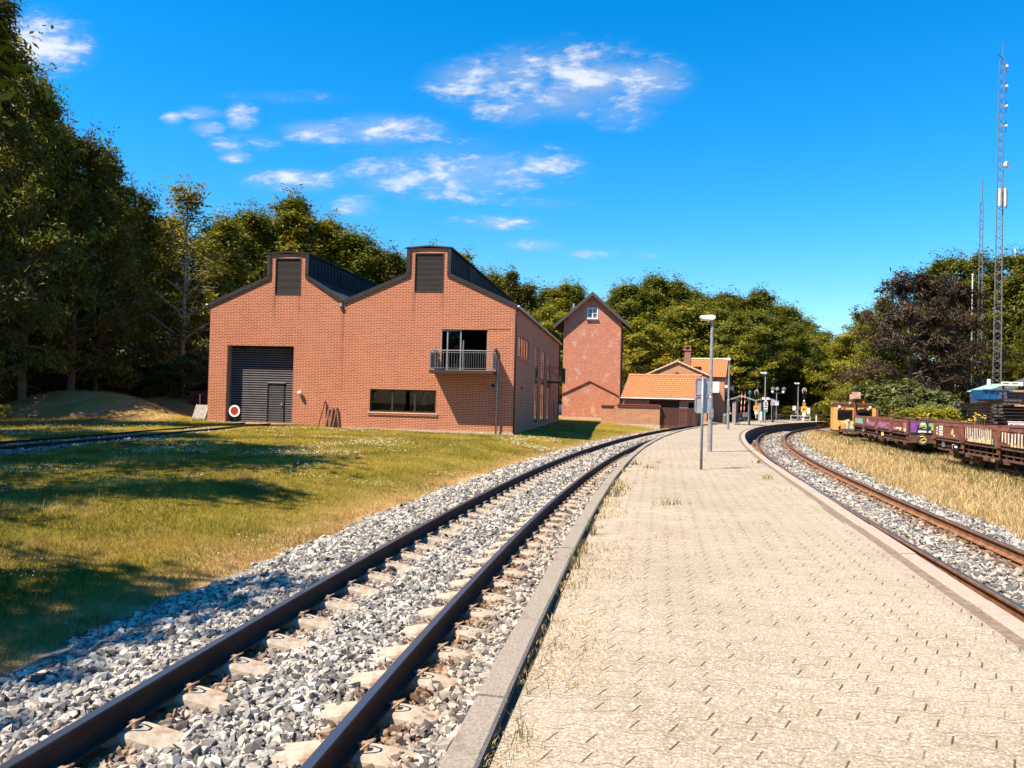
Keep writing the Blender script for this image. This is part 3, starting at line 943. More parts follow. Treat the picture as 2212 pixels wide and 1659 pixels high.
TAUPE = mat('taupe_fascia', (.055, .048, .036), .7, .2, 5)
YEL = mat('rail_yellow', (.60, .32, .085), .6, .15, 3, dirt=(.33, .15, .05), dscale=3, dthr=.6)
ORANGE = mat('sign_orange', (.85, .33, .03), .5, .05, 5)
GREYP = mat('sign_back_grey', (.27, .29, .33), .5, .08, 4)
TEAL = mat('teal_paint', (.10, .30, .30), .6, .1, 5)
GREENP = mat('green_paint', (.02, .10, .075), .6, .15, 6)
BLUE = mat('skip_blue', (.006, .085, .24), .5, .2, 3, dirt=(.02, .08, .2), dscale=2)
MINT = mat('mint_roof', (.20, .34, .30), .6, .1, 4)
CREAM = mat('interior_cream', (.5, .45, .38), .8, .1, 3)
LENSR = base_mat('red_lamp')
_m, _t, _b, _o = LENSR; LENSR = _m
_t.put(_b.inputs['Base Color'], (.5, .02, .02)); _t.put(_b.inputs['Emission Color'], (1, .05, .03)); _b.inputs['Emission Strength'].default_value = .8

# ------------------------------------------------------------------ brick engine shed
SA = R_(8.6)
SO = (0.083, 42.0, 0.0)
shed = thing('engine_shed', 'big red brick railway shed with two gables, roof lanterns and a balcony', 'shed', SO, -SA)
ZB = -.85
WD, LN = 17.93, 27.3
XV = -9.85
topf = [(-WD, 6.55), (-14.28, 8.13), (-14.28, 9.50), (-12.17, 9.50), (-12.17, 8.2), (XV, 6.72), (-6.0, 8.3), (-6.0, 9.8), (-3.86, 9.8), (-3.86, 8.3), (0, 6.58)]
holes = [(-16.8, -12.74, -.2, 4.22), (-8.14, -4.32, .61, 1.88), (-4.13, -1.5, 3.05, 5.28), (-14.0, -12.44, 7.16, 9.26), (-5.74, -4.08, 7.35, 9.52)]
mb = MB(); dx0_, dx1_ = -16.8, -12.74
mb.wall((-WD, 0, ZB, topf), holes, 'y', 0.0, .42)
mb.box(dx0_ - .1, dx0_, .42, .62, -.3, 4.3).box(dx1_, dx1_ + .1, .42, .62, -.3, 4.3).box(dx0_ - .1, dx1_ + .1, .42, .62, 4.22, 4.4)
# the nearer bay stands a hand's breadth proud of the other
side_holes = [(1.44, 6.0, 3.9, 5.13), (9.65, 11.3, -.1, 5.05), (13.3, 15.5, -.1, 5.05), (17.6, 19.4, -.1, 5.05), (22.6, 24.0, -.1, 1.5)]
mb.wall((.42, LN, ZB, [(.42, 6.58), (LN, 6.58)]), side_holes, 'x', -.42, 0.0)
mb.wall((.42, LN, ZB, [(.42, 6.55), (LN, 6.55)]), [], 'x', -WD, -WD + .42)
mb.wall((-WD + .42, -.42, ZB, [(-WD + .42, 6.7), (-14.28, 8.13), (-12.17, 8.2), (XV, 6.72), (-6.0, 8.3), (-3.86, 8.3), (-.42, 6.76)]), [], 'y', LN - .42, LN)
mb.build('wall', BRICK, shed)
MB().box(-WD - .03, -16.8, -.03, .0, ZB, -.17).box(-12.74, .03, -.03, .0, ZB, -.33).build('plinth', CONCRETE, shed)
# dark floor and inner darkness: a real room behind the openings
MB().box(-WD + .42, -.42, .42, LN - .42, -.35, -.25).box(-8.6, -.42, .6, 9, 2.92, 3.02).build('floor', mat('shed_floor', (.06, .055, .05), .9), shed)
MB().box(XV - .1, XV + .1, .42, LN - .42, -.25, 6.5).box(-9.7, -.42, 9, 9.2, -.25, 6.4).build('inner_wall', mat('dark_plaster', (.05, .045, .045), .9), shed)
# roofs
def roof_piece(xa, za, xb, zb, th=.16, y0=-.02, y1=LN + .1):
    mb = MB()
    mb.prism([(xa, za), (xb, zb), (xb, zb + th), (xa, za + th)], 'y', y0, y1)
    return mb
for (xa, za, xb, zb) in ((-WD - .18, 6.47, -14.28, 8.13), (XV - .02, 6.71, -12.17, 8.2), (XV + .02, 6.71, -6.0, 8.3), (.18, 6.5, -3.86, 8.3)):
    roof_piece(xa, za + .01, xb, zb + .01).build('roof', ROOFD, shed)
    # verge trim on the gable
    mbv = MB(); d = .13
    mbv.prism([(xa, za - .06), (xb, zb - .06), (xb, zb + .17), (xa, za + .17)], 'y', -.07, -.022)
    mbv.build('verge_trim', TRIM, shed)
for (x0, x1, zt, zl, zr) in ((-14.28, -12.17, 9.5, 8.13, 8.2), (-6.0, -3.86, 9.8, 8.3, 8.3)):
    mb = MB()
    mb.box(x0 - .13, x0, -.02, LN - 2, zl + .05, zt - .02); mb.box(x1, x1 + .13, -.02, LN - 2, zr + .05, zt - .02)
    n = int((LN - 2) / .52)
    for sx, zb_ in ((x0 - .13, zl), (x1 + .13, zr)):
        for k in range(n):
            y = .35 + k * .52
            if 5.0 < y < 7.4 and sx > x1: continue
            mb.box(sx - .035, sx + .035, y, y + .045, zb_ + .12, zt - .05)
    la = mb.build('lantern', CLAD, shed)
    mbr = MB().prism([(x0 - .26, zt - .02), ((x0 + x1) / 2, zt + .07), (x1 + .26, zt - .02), (x1 + .26, zt + .05), ((x0 + x1) / 2, zt + .15), (x0 - .26, zt + .05)], 'y', -.10, LN - 1.9)
    mbr.box(x0 - .20, x0 - .0, -.08, -.023, zl + .1, zt - .02); mbr.box(x1, x1 + .20, -.08, -.023, zr + .1, zt - .02)
    mbr.build('lantern_cap', TRIM, la)
    mh = MB(); xs = x1 + .15
    mh.box(xs, xs + .03, 5.1, 7.3, zr + .3, zt - .3)
    mh.build('lantern_hatch', BLACK, la)
    mhf = MB()
    mhf.box(xs, xs + .05, 5.0, 5.1, zr + .22, zt - .22); mhf.box(xs, xs + .05, 7.3, 7.4, zr + .22, zt - .22)
    mhf.box(xs, xs + .05, 5.1, 7.3, zt - .3, zt - .22); mhf.box(xs, xs + .05, 5.1, 7.3, zr + .22, zr + .3)
    mhf.build('hatch_frame', TRIM, la)
# louvres
for (x0, x1, z0, z1) in ((-14.0, -12.44, 7.16, 9.26), (-5.74, -4.08, 7.35, 9.52)):
    mb = MB(); n = 30
    for k in range(n):
        z = z0 + .05 + (z1 - z0 - .1) * k / n
        mb.prism([(.02, z), (.10, z + .045), (.11, z + .04), (.03, z - .008)], 'x', x0 + .05, x1 - .05)
    mb.box(x0 + .05, x1 - .05, .14, .16, z0, z1)
    lo = mb.build('louvre', mat('louvre_grey', (.10, .09, .092), .5), shed)
    f = MB().box(x0, x0 + .05, -.025, .1, z0, z1).box(x1 - .05, x1, -.025, .1, z0, z1).box(x0 + .05, x1 - .05, -.025, .1, z1 - .05, z1).box(x0 + .05, x1 - .05, -.025, .1, z0, z0 + .04)
    f.build('louvre_frame', DARKM, lo)
# big door, recessed
dx0, dx1, dz0, dz1, dy = -16.8, -12.74, -.2, 4.22, .56
mb = MB(); mb.box(dx0, dx1, dy, dy + .06, dz0, dz1)
door = mb.build('roller_door', DOORM, shed)
mb = MB(); k = 0
z = dz0 + .02
while z < dz1 - .1:
    for a, c_ in ((dx0 + .02, -14.54), (-14.42, -13.52), (-13.40, dx1 - .02)) if z < 2.0 else ((dx0 + .02, dx1 - .02),):
        mb.prism([(dy - .001, z), (dy - .02, z + .012), (dy - .02, z + .034), (dy - .001, z + .05)], 'x', a, c_)
    z += .135
mb.build('door_rib', DOORL, door)
MB().box(dx0, dx0 + .015, .3, dy - .02, dz0, dz1).build('door_guide', GALVD, door)
wk = MB().box(-14.42, -13.52, dy - .012, dy - .002, -.13, 2.04).build('wicket_door', DOORM, door)
MB().box(-14.52, -14.44, dy - .014, dy - .002, -.13, 2.08).box(-13.50, -13.44, dy - .014, dy - .002, -.13, 2.08).build('wicket_gap', BLACK, wk)
MB().box(-14.52, -13.44, dy - .08, dy - .015, 2.085, 2.125).build('wicket_drip', ZINC, wk)
MB().sphere((-13.62, dy - .05, .82), .055).box(-13.64, -13.6, dy - .03, dy - .01, .76, 1.0).build('door_handle', GALV, wk)
MB().box(dx0, dx1, -.05, .5, -.36, -.22).build('threshold', CONCRETE, shed)
# window band
wx0, wx1, wz0, wz1 = -8.14, -4.32, .61, 1.88
fr = MB()
for xx in (wx0, -6.9, -5.6, wx1 - .09): fr.box(xx, xx + .09, .09, .16, wz0, wz1)
fr.box(wx0 + .09, wx1 - .09, .085, .165, wz1 - .07, wz1).box(wx0 + .09, wx1 - .09, .085, .165, wz0, wz0 + .08)
win = fr.build('window', DARKM, shed)
MB().box(wx0 + .05, wx1 - .05, .125, .135, wz0 + .05, wz1 - .05).build('pane', CLEARG, win)
sm = MB(); sm.prism([(-.07, wz0 - .04), (.1, wz0 + .0), (.1, wz0 - .17), (-.05, wz0 - .17)], 'x', wx0 - .08, wx1 + .08)
sm.build('sill', BRICK, win)
sm2 = MB().prism([(-.075, wz0 - .038), (.1, wz0 + .004), (.1, wz0 - .001), (-.075, wz0 - .045)], 'x', wx0 - .1, wx1 + .1); sm2.build('sill_cap', mat('sill_stone', (.5, .36, .26), .9), win)
# balcony opening: glazed doors
bx0, bx1, bz0, bz1 = -4.13, -1.5, 3.05, 5.28
fr = MB()
for xx in (bx0 + .32, -3.06): fr.box(xx, xx + .075, .06, .13, bz0, bz1 - .02)
fr.box(bx1 - .05, bx1 - .0, .06, .13, bz0, bz1)
fr.box(bx0 + .4, -3.06, .06, .13, bz1 - .08, bz1 - .02)
fr.bar((bx0 + .03, .0, bz0), (bx0 + .03, .0, bz1 - .05), .05, .05); fr.bar((bx0 + .03, .0, bz1 - .06), (bx0 + .34, .1, bz1 - .06), .04, .04)
bd = fr.build('balcony_door', GALV, shed)
MB().box(bx0 + .4, -3.06, .09, .1, bz0 + .05, bz1 - .08).build('pane', CLEARG, bd)
MB().box(bx1, -.25, -.004, .05, 5.27, 5.33).build('lintel_joint', WOODR, bd)
# balcony
BALM = mat('balcony_steel', (.17, .17, .175), .55, .2, 8, metal=.2)
bl = MB(); X0, X1, YD = -4.42, -1.0, -1.08
bl.box(X0, X1, YD, 0, 2.9, 2.96)
bl.box(X0, X1, YD - .05, YD, 2.82, 2.99).box(X0 - .05, X0, YD - .05, 0, 2.82, 2.99).box(X1, X1 + .05, YD - .05, 0, 2.82, 2.99)
bal = bl.build('balcony', DARKM, shed)
rl = MB()
for sx in (X0, X1): rl.bar((sx, YD, 2.99), (sx, YD, 4.05), .05, .05); rl.bar((sx, -.06, 2.99), (sx, -.06, 4.05), .05, .05); rl.tube([(sx, YD, 4.05), (sx, 0, 4.05)], .028, 8); rl.bar((sx, YD, 3.95), (sx, 0, 3.95), .02, .03); rl.bar((sx, YD, 3.1), (sx, 0, 3.1), .02, .03)
rl.tube([(X0, YD, 4.05), (X1, YD, 4.05)], .028, 8)
rl.bar((X0, YD, 3.95), (X1, YD, 3.95), .02, .03); rl.bar((X0, YD, 3.1), (X1, YD, 3.1), .02, .03)
xm = -2.62
rl.bar((xm, YD, 2.99), (xm, YD, 4.6), .06, .05)
rl.build('railing', BALM, bal)
bb = MB()
for a, b_ in ((X0 + .42, xm - .02), (xm + .1, X1 - .42)):
    n = 9
    for k in range(n + 1):
        xx = a + (b_ - a) * k / n
        bb.bar((xx, YD, 3.1), (xx, YD, 3.95), .014, .014)
bb.build('baluster', BALM, bal)
for sx in (X0, X1):
    MB().box(sx - .006, sx + .006, YD + .08, -.12, 3.14, 3.92).build('side_panel', mat('mesh_panel', (.20, .19, .19), .6), bal)
MB().sphere((X1 - .02, -.1, 4.2), .09, sz=1.3).sphere((X0 + .04, -.1, 4.16), .07).build('rail_knob', RUST, bal)
# pole, vents, gutters, downpipes
MB().tube([(-.88, -.2, -.42), (-.88, -.2, 3.6)], .05, 12).build('standing_pipe', GALV, shed, smooth=True)
vt = MB().tube([(-1.13, -.03, 2.22), (-1.13, .005, 2.22)], .13, 20).build('vent_ring', GALV, shed)
MB().tube([(-1.13, -.036, 2.22), (-1.13, -.02, 2.22)], .10, 20).build('vent_grille', BLACK, vt)
wl = MB().tube([(-12.25, -.05, 1.5), (-12.25, 0, 1.5)], .07, 12).build('wall_lamp', GALVD, shed)
MB().sphere((-12.25, -.14, 1.55), .125, 16, 10).build('lamp_globe', WHITE, wl, smooth=True)
gt = MB().tube([(.2, -.1, 6.56), (.2, LN + .1, 6.5)], .075, 10); gt.tube([(-WD - .2, -.1, 6.53), (-WD - .2, LN, 6.5)], .075, 10)
gt.build('gutter', ZINC, shed, smooth=True)
dp = MB().tube([(.14, .08, 6.45), (.07, .07, 6.2), (.06, .07, -.6)], .045, 10); dp.tube([(.06, LN - .15, 6.4), (.06, LN - .15, -.3)], .045, 10)
dp.build('downpipe', DARKM, shed, smooth=True)
MB().box(XV - .22, XV - .04, -.16, -.01, 6.5, 6.68).build('valley_spout', ZINC, shed)
# side windows
for i, (y0, y1, z0, z1) in enumerate(side_holes):
    fr = MB(); nm_ = 4 if i == 0 else 2
    for k in range(nm_ + 1):
        yy = y0 + (y1 - y0 - .08) * k / nm_
        fr.box(-.06, -.012, yy, yy + .08, z0, z1)
    fr.box(-.065, -.008, y0, y1, z1 - .06, z1).box(-.065, -.008, y0, y1, z0, z0 + .06)
    if 0 < i < 4: fr.box(-.065, -.008, y0, y1, 2.75, 3.0); fr.box(-.065, -.008, y0, y1, 1.6, 1.66); fr.box(-.065, -.008, y0, y1, 4.1, 4.16)
    wn_ = fr.build('side_window', DARKM, shed)
    MB().box(-.05, -.035, y0 + .03, y1 - .03, z0 + .03, z1 - .03).build('pane', GLASSG, wn_)
    if i == 0: MB().box(-.1, .06, y0 - .05, y1 + .05, z0 - .13, z0 - .002).build('sill', BRICK, wn_)
sb = MB().box(0, 1.15, 16.9, 20.6, 2.82, 2.92).build('side_balcony', DARKM, shed)
rl = MB()
for yy in (16.9, 20.6):
    rl.bar((1.13, yy, 2.9), (1.13, yy, 4.0), .05, .05); rl.bar((0, yy, 4.0), (1.15, yy, 4.0), .04, .04); rl.bar((0, yy, 3.9), (1.13, yy, 2.95), .06, .03)
rl.bar((1.13, 16.9, 4.0), (1.13, 20.6, 4.0), .04, .04)
for k in range(22): rl.bar((1.13, 16.9 + k * .17, 2.9), (1.13, 16.9 + k * .17, 4.0), .015, .015)
rl.box(1.10, 1.12, 16.95, 17.6, 2.95, 3.95)
rl.build('railing', DARKM, sb)
MB().box(.0, .09, 3.0, 3.2, 2.1, 2.22).build('side_lamp', DARKM, shed)

def L2W(x, y, z, o=SO, a=-SA):
    return (o[0] + x * math.cos(a) - y * math.sin(a), o[1] + x * math.sin(a) + y * math.cos(a), o[2] + z)
# what shows through the window band
q = thing('works_machine', 'white machine with a red and white striped plate seen through the shed window', 'machine', L2W(-5.32, 1.3, -.25), -SA)
MB().box(-.15, .15, -.1, .3, 0, .95).box(-.1, .1, .0, .25, 1.3, 1.5).build('body', mat('machine_grey', (.30, .30, .27), .6), q)
MB().bar((-.12, 0, 1.4), (.05, 0, 2.0), .06, .06).bar((.05, 0, 2.0), (.2, .1, 2.0), .06, .06).build('arm', WHITE, q)
pl_ = MB().box(-.2, .2, -.13, -.11, 1.3, 1.46).build('plate', WHITE, q)
for k in range(3): MB().box(-.2 + k * .15, -.13 + k * .15, -.136, -.131, 1.3, 1.46).build('red_stripe', REDP, pl_)
q = thing('workbench', 'dark workbench with tools just inside the shed window', 'bench', L2W(-7.6, .7, -.25), -SA)
MB().box(0, 2.6, 0, .6, .78, .84).build('top', WOODD, q)
for xx in (.1, 2.4): MB().box(xx, xx + .1, .1, .5, 0, .78).build('leg', WOODD, q)
q = thing('tool_box', 'grey metal tool box on the workbench inside the shed window', 'tool box', L2W(-6.9, .85, .59), -SA)
MB().box(0, .45, 0, .25, 0, .2).build('body', GALV, q); MB().tube([(.1, .12, .2), (.1, .12, .26), (.35, .12, .26), (.35, .12, .2)], .012, 6).build('handle', GALVD, q)
# red disc board before the door
sd = thing('stop_disc', 'round red stop board with a white rim before the dark shed door', 'sign', L2W(-16.25, .02, -.2), -SA)
MB().tube([(0, -.02, .62), (0, .01, .62)], .24, 28).build('disc', RED, sd)
rg = MB(); n = 32
vs = []
for k in range(n):
    a = 2 * math.pi * k / n
    for r_, y_ in ((.24, -.028), (.34, -.028), (.34, .012), (.24, .012)): vs.append((r_ * math.cos(a), y_, .62 + r_ * math.sin(a)))
fs = []
for k in range(n):
    j = (k + 1) % n
    for q in range(4): fs.append((k * 4 + q, j * 4 + q, j * 4 + (q + 1) % 4, k * 4 + (q + 1) % 4))
rg.add(vs, fs).build('rim', WHITE, sd)
MB().bar((0, .03, 0), (0, .03, .5), .05, .03).box(-.2, .2, -.05, .1, 0, .02).build('stand', DARKM, sd)
# rusty irons leaning on the wall
for i, (xx, lean, hgt, wd_, lab) in enumerate(((-10.9, .55, 1.5, .05, 'tall thin rusty bar leaning on the brick wall, leftmost of four'), (-10.55, .2, 1.05, .09, 'short rusty rail piece leaning on the brick wall beside the tall thin bar'), (-10.32, .12, 1.1, .1, 'broad rusty rail end leaning on the brick wall between two others'), (-10.1, .22, 1.15, .06, 'narrow rusty bar leaning on the brick wall, rightmost of four'))):
    q = thing('rusty_bar', lab, 'scrap iron', L2W(xx, -.32, -.5), -SA, 'rusty irons leaning by the shed wall')
    mb = MB(); mb.bar((0 - lean * .3, 0, 0), (lean * .3, .28, hgt + .15), wd_, wd_ * .9); mb.build('web', RUST, q)
    mb = MB(); mb.bar((0 - lean * .3, -.05, 0), (lean * .3, .23, hgt + .15), wd_ * 1.5, .02)
    mb.build('flange', RUST, q)
# leaning board, hut and post at the shed's far corner
lb = thing('leaning_panel', 'grey framed panel propped up on the grass by the shed corner', 'panel', pt(427, 889, 47) * np.array([1, 1, 0]) + np.array([0, 0, -.38]), R_(-12))
MB().prism([(0, 0), (.5, 1.05), (.54, 1.03), (.05, 0)], 'x', -.4, .4).build('board', mat('weathered_board', (.20, .19, .18), .7, .25, 6), lb)
f_ = MB()
for xx in (-.43, .40): f_.prism([(-.02, 0), (.49, 1.08), (.55, 1.06), (.05, 0)], 'x', xx, xx + .03)
f_.build('frame', GALV, lb)
MB().bar((.25, .95, 0), (.25, .52, 1.0), .03, .03).bar((-.25, .95, 0), (-.25, .52, 1.0), .03, .03).build('prop', GALV, lb)
ht = thing('garden_hut', 'small dark red wooden hut behind the shed corner under the trees', 'hut', (pt(438, 850, 54)[0], 54, -.4), R_(-8))
MB().box(-1.0, 1.4, 0, 2, 0, 1.9).build('wall', mat('hut_red', (.12, .018, .014), .8, .25, 5), ht)
MB().prism([(-1.2, 1.85), (.2, 2.5), (1.6, 1.85), (1.6, 1.95), (.2, 2.62), (-1.2, 1.95)], 'y', -.2, 2.2).build('roof', ROOFD, ht)
MB().box(-.6, .1, -.03, -.005, 0, 1.6).build('door', WOODR, ht)
pp = thing('pipe_post', 'thin white post standing before the dark red hut', 'post', (pt(432, 850, 52)[0], 52, -.4))
MB().tube([(0, 0, 0), (0, 0, 1.6)], .035, 8).build('post', WHITE2, pp)
MB().sphere((0, 0, 1.62), .06, 8, 6).build('cap', WHITE2, pp)

# ------------------------------------------------------------------ brick tower
TA = R_(10)
tw = thing('brick_tower', 'tall narrow brick tower with a gable roof and one small white window', 'tower', (xat(1338, 75), 75, 0), -TA, scale=(75/71.5,)*3)
TW_, TD = 5.35, 6.5
ze, za = 9.0, 11.35
mb = MB()
mb.wall((-TW_, 0, -.9, [(-TW_, ze), (-TW_ / 2, za), (0, ze)]), [(-TW_ / 2 - .52, -TW_ / 2 + .5, 9.05, 10.15)], 'y', 0, .4)
mb.box(-.4, 0, .4, TD, -.9, ze - .05).box(-TW_, -TW_ + .4, .4, TD, -.9, ze - .05)
mb.wall((-TW_ + .4, -.4, -.9, [(-TW_ + .4, ze), (-TW_ / 2, za - .1), (-.4, ze)]), [], 'y', TD - .4, TD)
mb.build('wall', TBRICK, tw)
MB().box(-TW_ - .06, .06, -.06, .0, -.9, -.18).build('plinth', CONCRETE, tw)
rf = MB(); ov = .95; sl = (za - ze) / (TW_ / 2)
for sg in (-1, 1):
    xe = -TW_ / 2 + sg * (TW_ / 2 + ov); zz_ = ze - sl * ov
    rf.prism([(-TW_ / 2, za + .08), (xe, zz_ + .08), (xe, zz_ + .2), (-TW_ / 2, za + .2)], 'y', -.45, TD + .6)
rf.build('roof', ROOFD, tw)
vg = MB()
for sg in (-1, 1):
    xe = -TW_ / 2 + sg * (TW_ / 2 + ov); zz_ = ze - sl * ov
    vg.prism([(-TW_ / 2, za - .12), (xe, zz_ - .1), (xe, zz_ + .22), (-TW_ / 2, za + .24)], 'y', -.50, -.452)
vg.build('verge_board', TAUPE, tw)
pu = MB()
for xx, zz_ in ((-TW_ / 2, za - .02), (-TW_ - .1 + .35, ze + .12), (-.25, ze + .12)): pu.box(xx - .09, xx + .09, -.45, .0, zz_ - .12, zz_ + .06)
pu.build('purlin', TAUPE, tw)
fr = MB(); cx = -TW_ / 2
for a, b_ in ((-.5, -.4), (-.05, .05), (.4, .5)): fr.box(cx + a, cx + b_, -.03, .08, 9.07, 10.13)
for a, b_ in ((9.07, 9.18), (9.57, 9.61), (10.04, 10.13)): fr.box(cx - .4, cx + .4, -.025, .075, a, b_)
wi = fr.build('window', WHITE, tw)
MB().box(cx - .42, cx + .42, .03, .04, 9.1, 10.1).build('pane', glass_mat('pale_glass', (.10, .11, .13), .05), wi)
MB().box(cx - .58, cx + .58, -.14, .05, 8.93, 9.05).build('sill', mat('sill_red', (.30, .10, .06), .8), wi)
# scar of a lean-to gable
sc_ = MB()
for sg in (-1, 1): sc_.bar((-TW_ / 2 - .1, -.05, 3.25), (-TW_ / 2 - .1 + sg * 2.62, -.05, 1.98), .1, .07)
sc_.build('roof_scar', mat('scar_brick', (.20, .05, .03), .9, .2), tw)
MB().tube([(.06, TD * .4, 8.4), (.06, TD * .4, -.8)], .05, 8).build('downpipe', DARKM, tw)
MB().tube([(-TW_ + .6, 3.2, 9.2), (-TW_ + .6, 3.2, 10.9)], .13, 10).build('flue', ZINC, tw)

# ------------------------------------------------------------------ low brick wall, outbuilding, station house
def tile_roof(mb, p00, p10, p01, p11, ncol, nrow, amp=.045):
    """pantiles: p00-p10 along the eave, p01-p11 along the ridge"""
    p00, p10, p01, p11 = map(Vector, (p00, p10, p01, p11))
    nrm = (p10 - p00).cross(p01 - p00).normalized()
    sub = 6
    for r in range(nrow):
        k0 = len(mb.v)
        for e_, lift in ((0, .05), (1, .0)):
            t = (r + e_) / nrow
            a = p00.lerp(p01, t); b_ = p10.lerp(p11, t)
            for i in range(ncol * sub + 1):
                q = a.lerp(b_, i / (ncol * sub))
                w_ = amp * (math.sin(2 * math.pi * i / sub) ** 1) + lift + random.uniform(-.006, .006)
                mb.v.append(tuple(q + nrm * w_))
        nn_ = ncol * sub + 1
        for i in range(nn_ - 1):
            mb.f.append([k0 + i, k0 + i + 1, k0 + nn_ + i + 1, k0 + nn_ + i]); mb.mi.append(0)
        # front lip of the row
        if r > 0 or True:
            k1 = len(mb.v)
            for i in range(nn_): 
                v_ = Vector(mb.v[k0 + i]); mb.v.append(tuple(v_ - nrm * .06))
            for i in range(nn_ - 1):
                mb.f.append([k0 + i, k1 + i, k1 + i + 1, k0 + i + 1]); mb.mi.append(0)
    return mb

an = thing('brick_wall', 'low brick yard wall with a dark red coping beside the tower', 'wall', (xat(1425.5, 64.5), 64.5, 0), -TA, scale=(.955,)*3)
MB().box(-3.62, 0, 0, .35, -.9, 1.12).box(-5.2, -3.62, 1.6, 1.95, -.9, 1.12).box(-3.97, -3.62, .35, 1.6, -.9, 1.12).build('wall', OBRICK, an)
cp = MB().prism([(-.08, 1.12), (.43, 1.12), (.43, 1.28), (-.08, 1.2)], 'x', -3.7, .1).prism([(1.5, 1.12), (2.05, 1.12), (2.05, 1.25), (1.5, 1.18)], 'x', -5.25, -3.72)
for k in range(34): cp.tube([(-3.65 + k * .108, -.1, 1.27), (-3.65 + k * .108, .44, 1.31)], .055, 6)
cp.build('coping', mat('coping_tile', (.16, .032, .02), .8, .2, 9), an)
MB().box(-3.64, .02, -.02, 0, -.9, -.42).build('plinth', CONCRETE, an)

ob = thing('outbuilding', 'low outbuilding with a bright orange tiled roof facing the tracks', 'outbuilding', (xat(1498, 66), 66, .05), -R_(27), scale=(.93,)*3)
mb = MB(); mb.wall((-6.9, 0, -.9, [(-6.9, 1.95), (0, 1.95)]), [(-4.3, -1.4, -.6, 1.75), (-.55, -.05, -.6, 1.6)], 'y', 0.3, .6)
mb.wall((.6, 4.2, -.9, [(.6, 2.0), (2.3, 4.1), (4.2, 2.0)]), [], 'x', -.35, -.05); mb.wall((.6, 4.2, -.9, [(.6, 2.0), (2.3, 4.1), (4.2, 2.0)]), [], 'x', -6.85, -6.55)
mb.box(-6.5, -.35, 3.9, 4.2, -.9, 2.0)
mb.build('wall', OBRICK, ob)
rf = tile_roof(MB(), (-6.95, 0, 1.98), (.1, 0, 1.98), (-6.95, 2.3, 4.15), (.1, 2.3, 4.15), 27, 11)
tile_roof(rf, (.1, 4.5, 1.98), (-6.95, 4.5, 1.98), (.1, 2.3, 4.15), (-6.95, 2.3, 4.15), 27, 4)
rf.prism([(0, 1.86), (2.3, 4.05), (4.5, 1.86), (4.5, 1.8), (2.3, 3.95), (0, 1.8)], 'x', -6.9, .05)
ro = rf.build('roof', TILE, ob)
rd = MB()
for k in range(18): rd.tube([(-7.0 + k * .4, 2.3, 4.17), (-6.6 + k * .4, 2.3, 4.17)], [.13, .115], 8)
rd.build('ridge_tile', TILE, ro)
vb = MB()
for xx in (-7.02, .1): vb.prism([(-.05, 1.85), (2.3, 4.08), (4.55, 1.85), (4.55, 1.97), (2.3, 4.24), (-.05, 1.99)], 'x', xx, xx + .05)
vb.build('verge_board', mat('grey_verge', (.16, .13, .09), .8, .2), ro)
gt = MB().tube([(-7, -.06, 1.9), (.1, -.06, 1.9)], .06, 8); gt.build('gutter', ZINC, ob)
gd = MB(); n = 20
for k in range(n): gd.box(-4.28 + k * 2.86 / n, -4.28 + (k + 1) * 2.86 / n - .012, .36, .40 + .012 * (k % 2), -.6, 1.74)
gd.build('boarded_gate', WOODR, ob)
MB().box(-.54, -.06, .4, .44, -.6, 1.6).build('door', BLACK, ob)
gf = thing('board_fence', 'dark red brown board fence closing the yard below the orange tiled roof', 'fence', (xat(1427, 64.8), 64.8, 0), -R_(13), scale=(.955,)*3)
fb = MB(); n = 26
for k in range(n): fb.box(k * .12, k * .12 + .11, 0, .03 + .01 * (k % 2), -.7, 1.14 - .01 * (k % 3))
fb.build('board', WOODR, gf)
MB().box(0, 3.12, .05, .11, -.2, -.1).box(0, 3.12, .05, .11, .8, .9).build('rail', WOODR, gf)

STA = R_(20)
st = thing('station_house', 'brick station house with orange tiled cross gables and a chimney', 'house', (xat(1527, 85), 85, 0), -STA)
mb = MB(); W2 = 6.6
mb.wall((-W2, 0, -.9, [(-W2, 4.6), (-W2 / 2, 6.05), (0, 4.6)]), [], 'y', 0, .4)
mb.wall((.4, 11, -.9, [(.4, 4.6), (11, 4.6)]), [(.8, 1.5, .2, 2.6), (1.8, 2.5, 2.9, 4.2)], 'x', -.4, 0)
mb.wall((.4, 11, -.9, [(.4, 4.6), (11, 4.6)]), [], 'x', -W2, -W2 + .4)
# cross wing towards the track
mb.wall((3.0, 8.6, -.9, [(3.0, 4.62), (5.8, 6.5), (8.6, 4.62)]), [(4.0, 4.9, 2.9, 4.3), (6.6, 7.5, 2.9, 4.3), (4.6, 5.6, -.3, 2.0)], 'x', 1.2, 1.6)
mb.box(.0, 1.2, 3.0, 3.4, -.9, 4.62).box(0, 1.2, 8.2, 8.6, -.9, 4.62)
mb.box(.0, 1.3, 9.2, 14, -.9, 3.9)
mb.build('wall', OBRICK, st)
rf = MB()
tile_roof(rf, (.35, -.15, 4.5), (.35, 11, 4.5), (-W2 / 2, -.15, 6.12), (-W2 / 2, 11, 6.12), 40, 8)
tile_roof(rf, (-W2 - .35, 11, 4.5), (-W2 - .35, -.15, 4.5), (-W2 / 2, 11, 6.12), (-W2 / 2, -.15, 6.12), 40, 8)
tile_roof(rf, (-W2 / 2, 2.75, 4.5), (1.75, 2.75, 4.5), (-W2 / 2, 5.8, 6.62), (1.75, 5.8, 6.62), 20, 9)
tile_roof(rf, (1.75, 8.85, 4.5), (-W2 / 2, 8.85, 4.5), (1.75, 5.8, 6.62), (-W2 / 2, 5.8, 6.62), 20, 9)
tile_roof(rf, (1.5, 9.2, 3.85), (1.5, 14.2, 3.85), (0, 9.2, 4.7), (0, 14.2, 4.7), 18, 5)
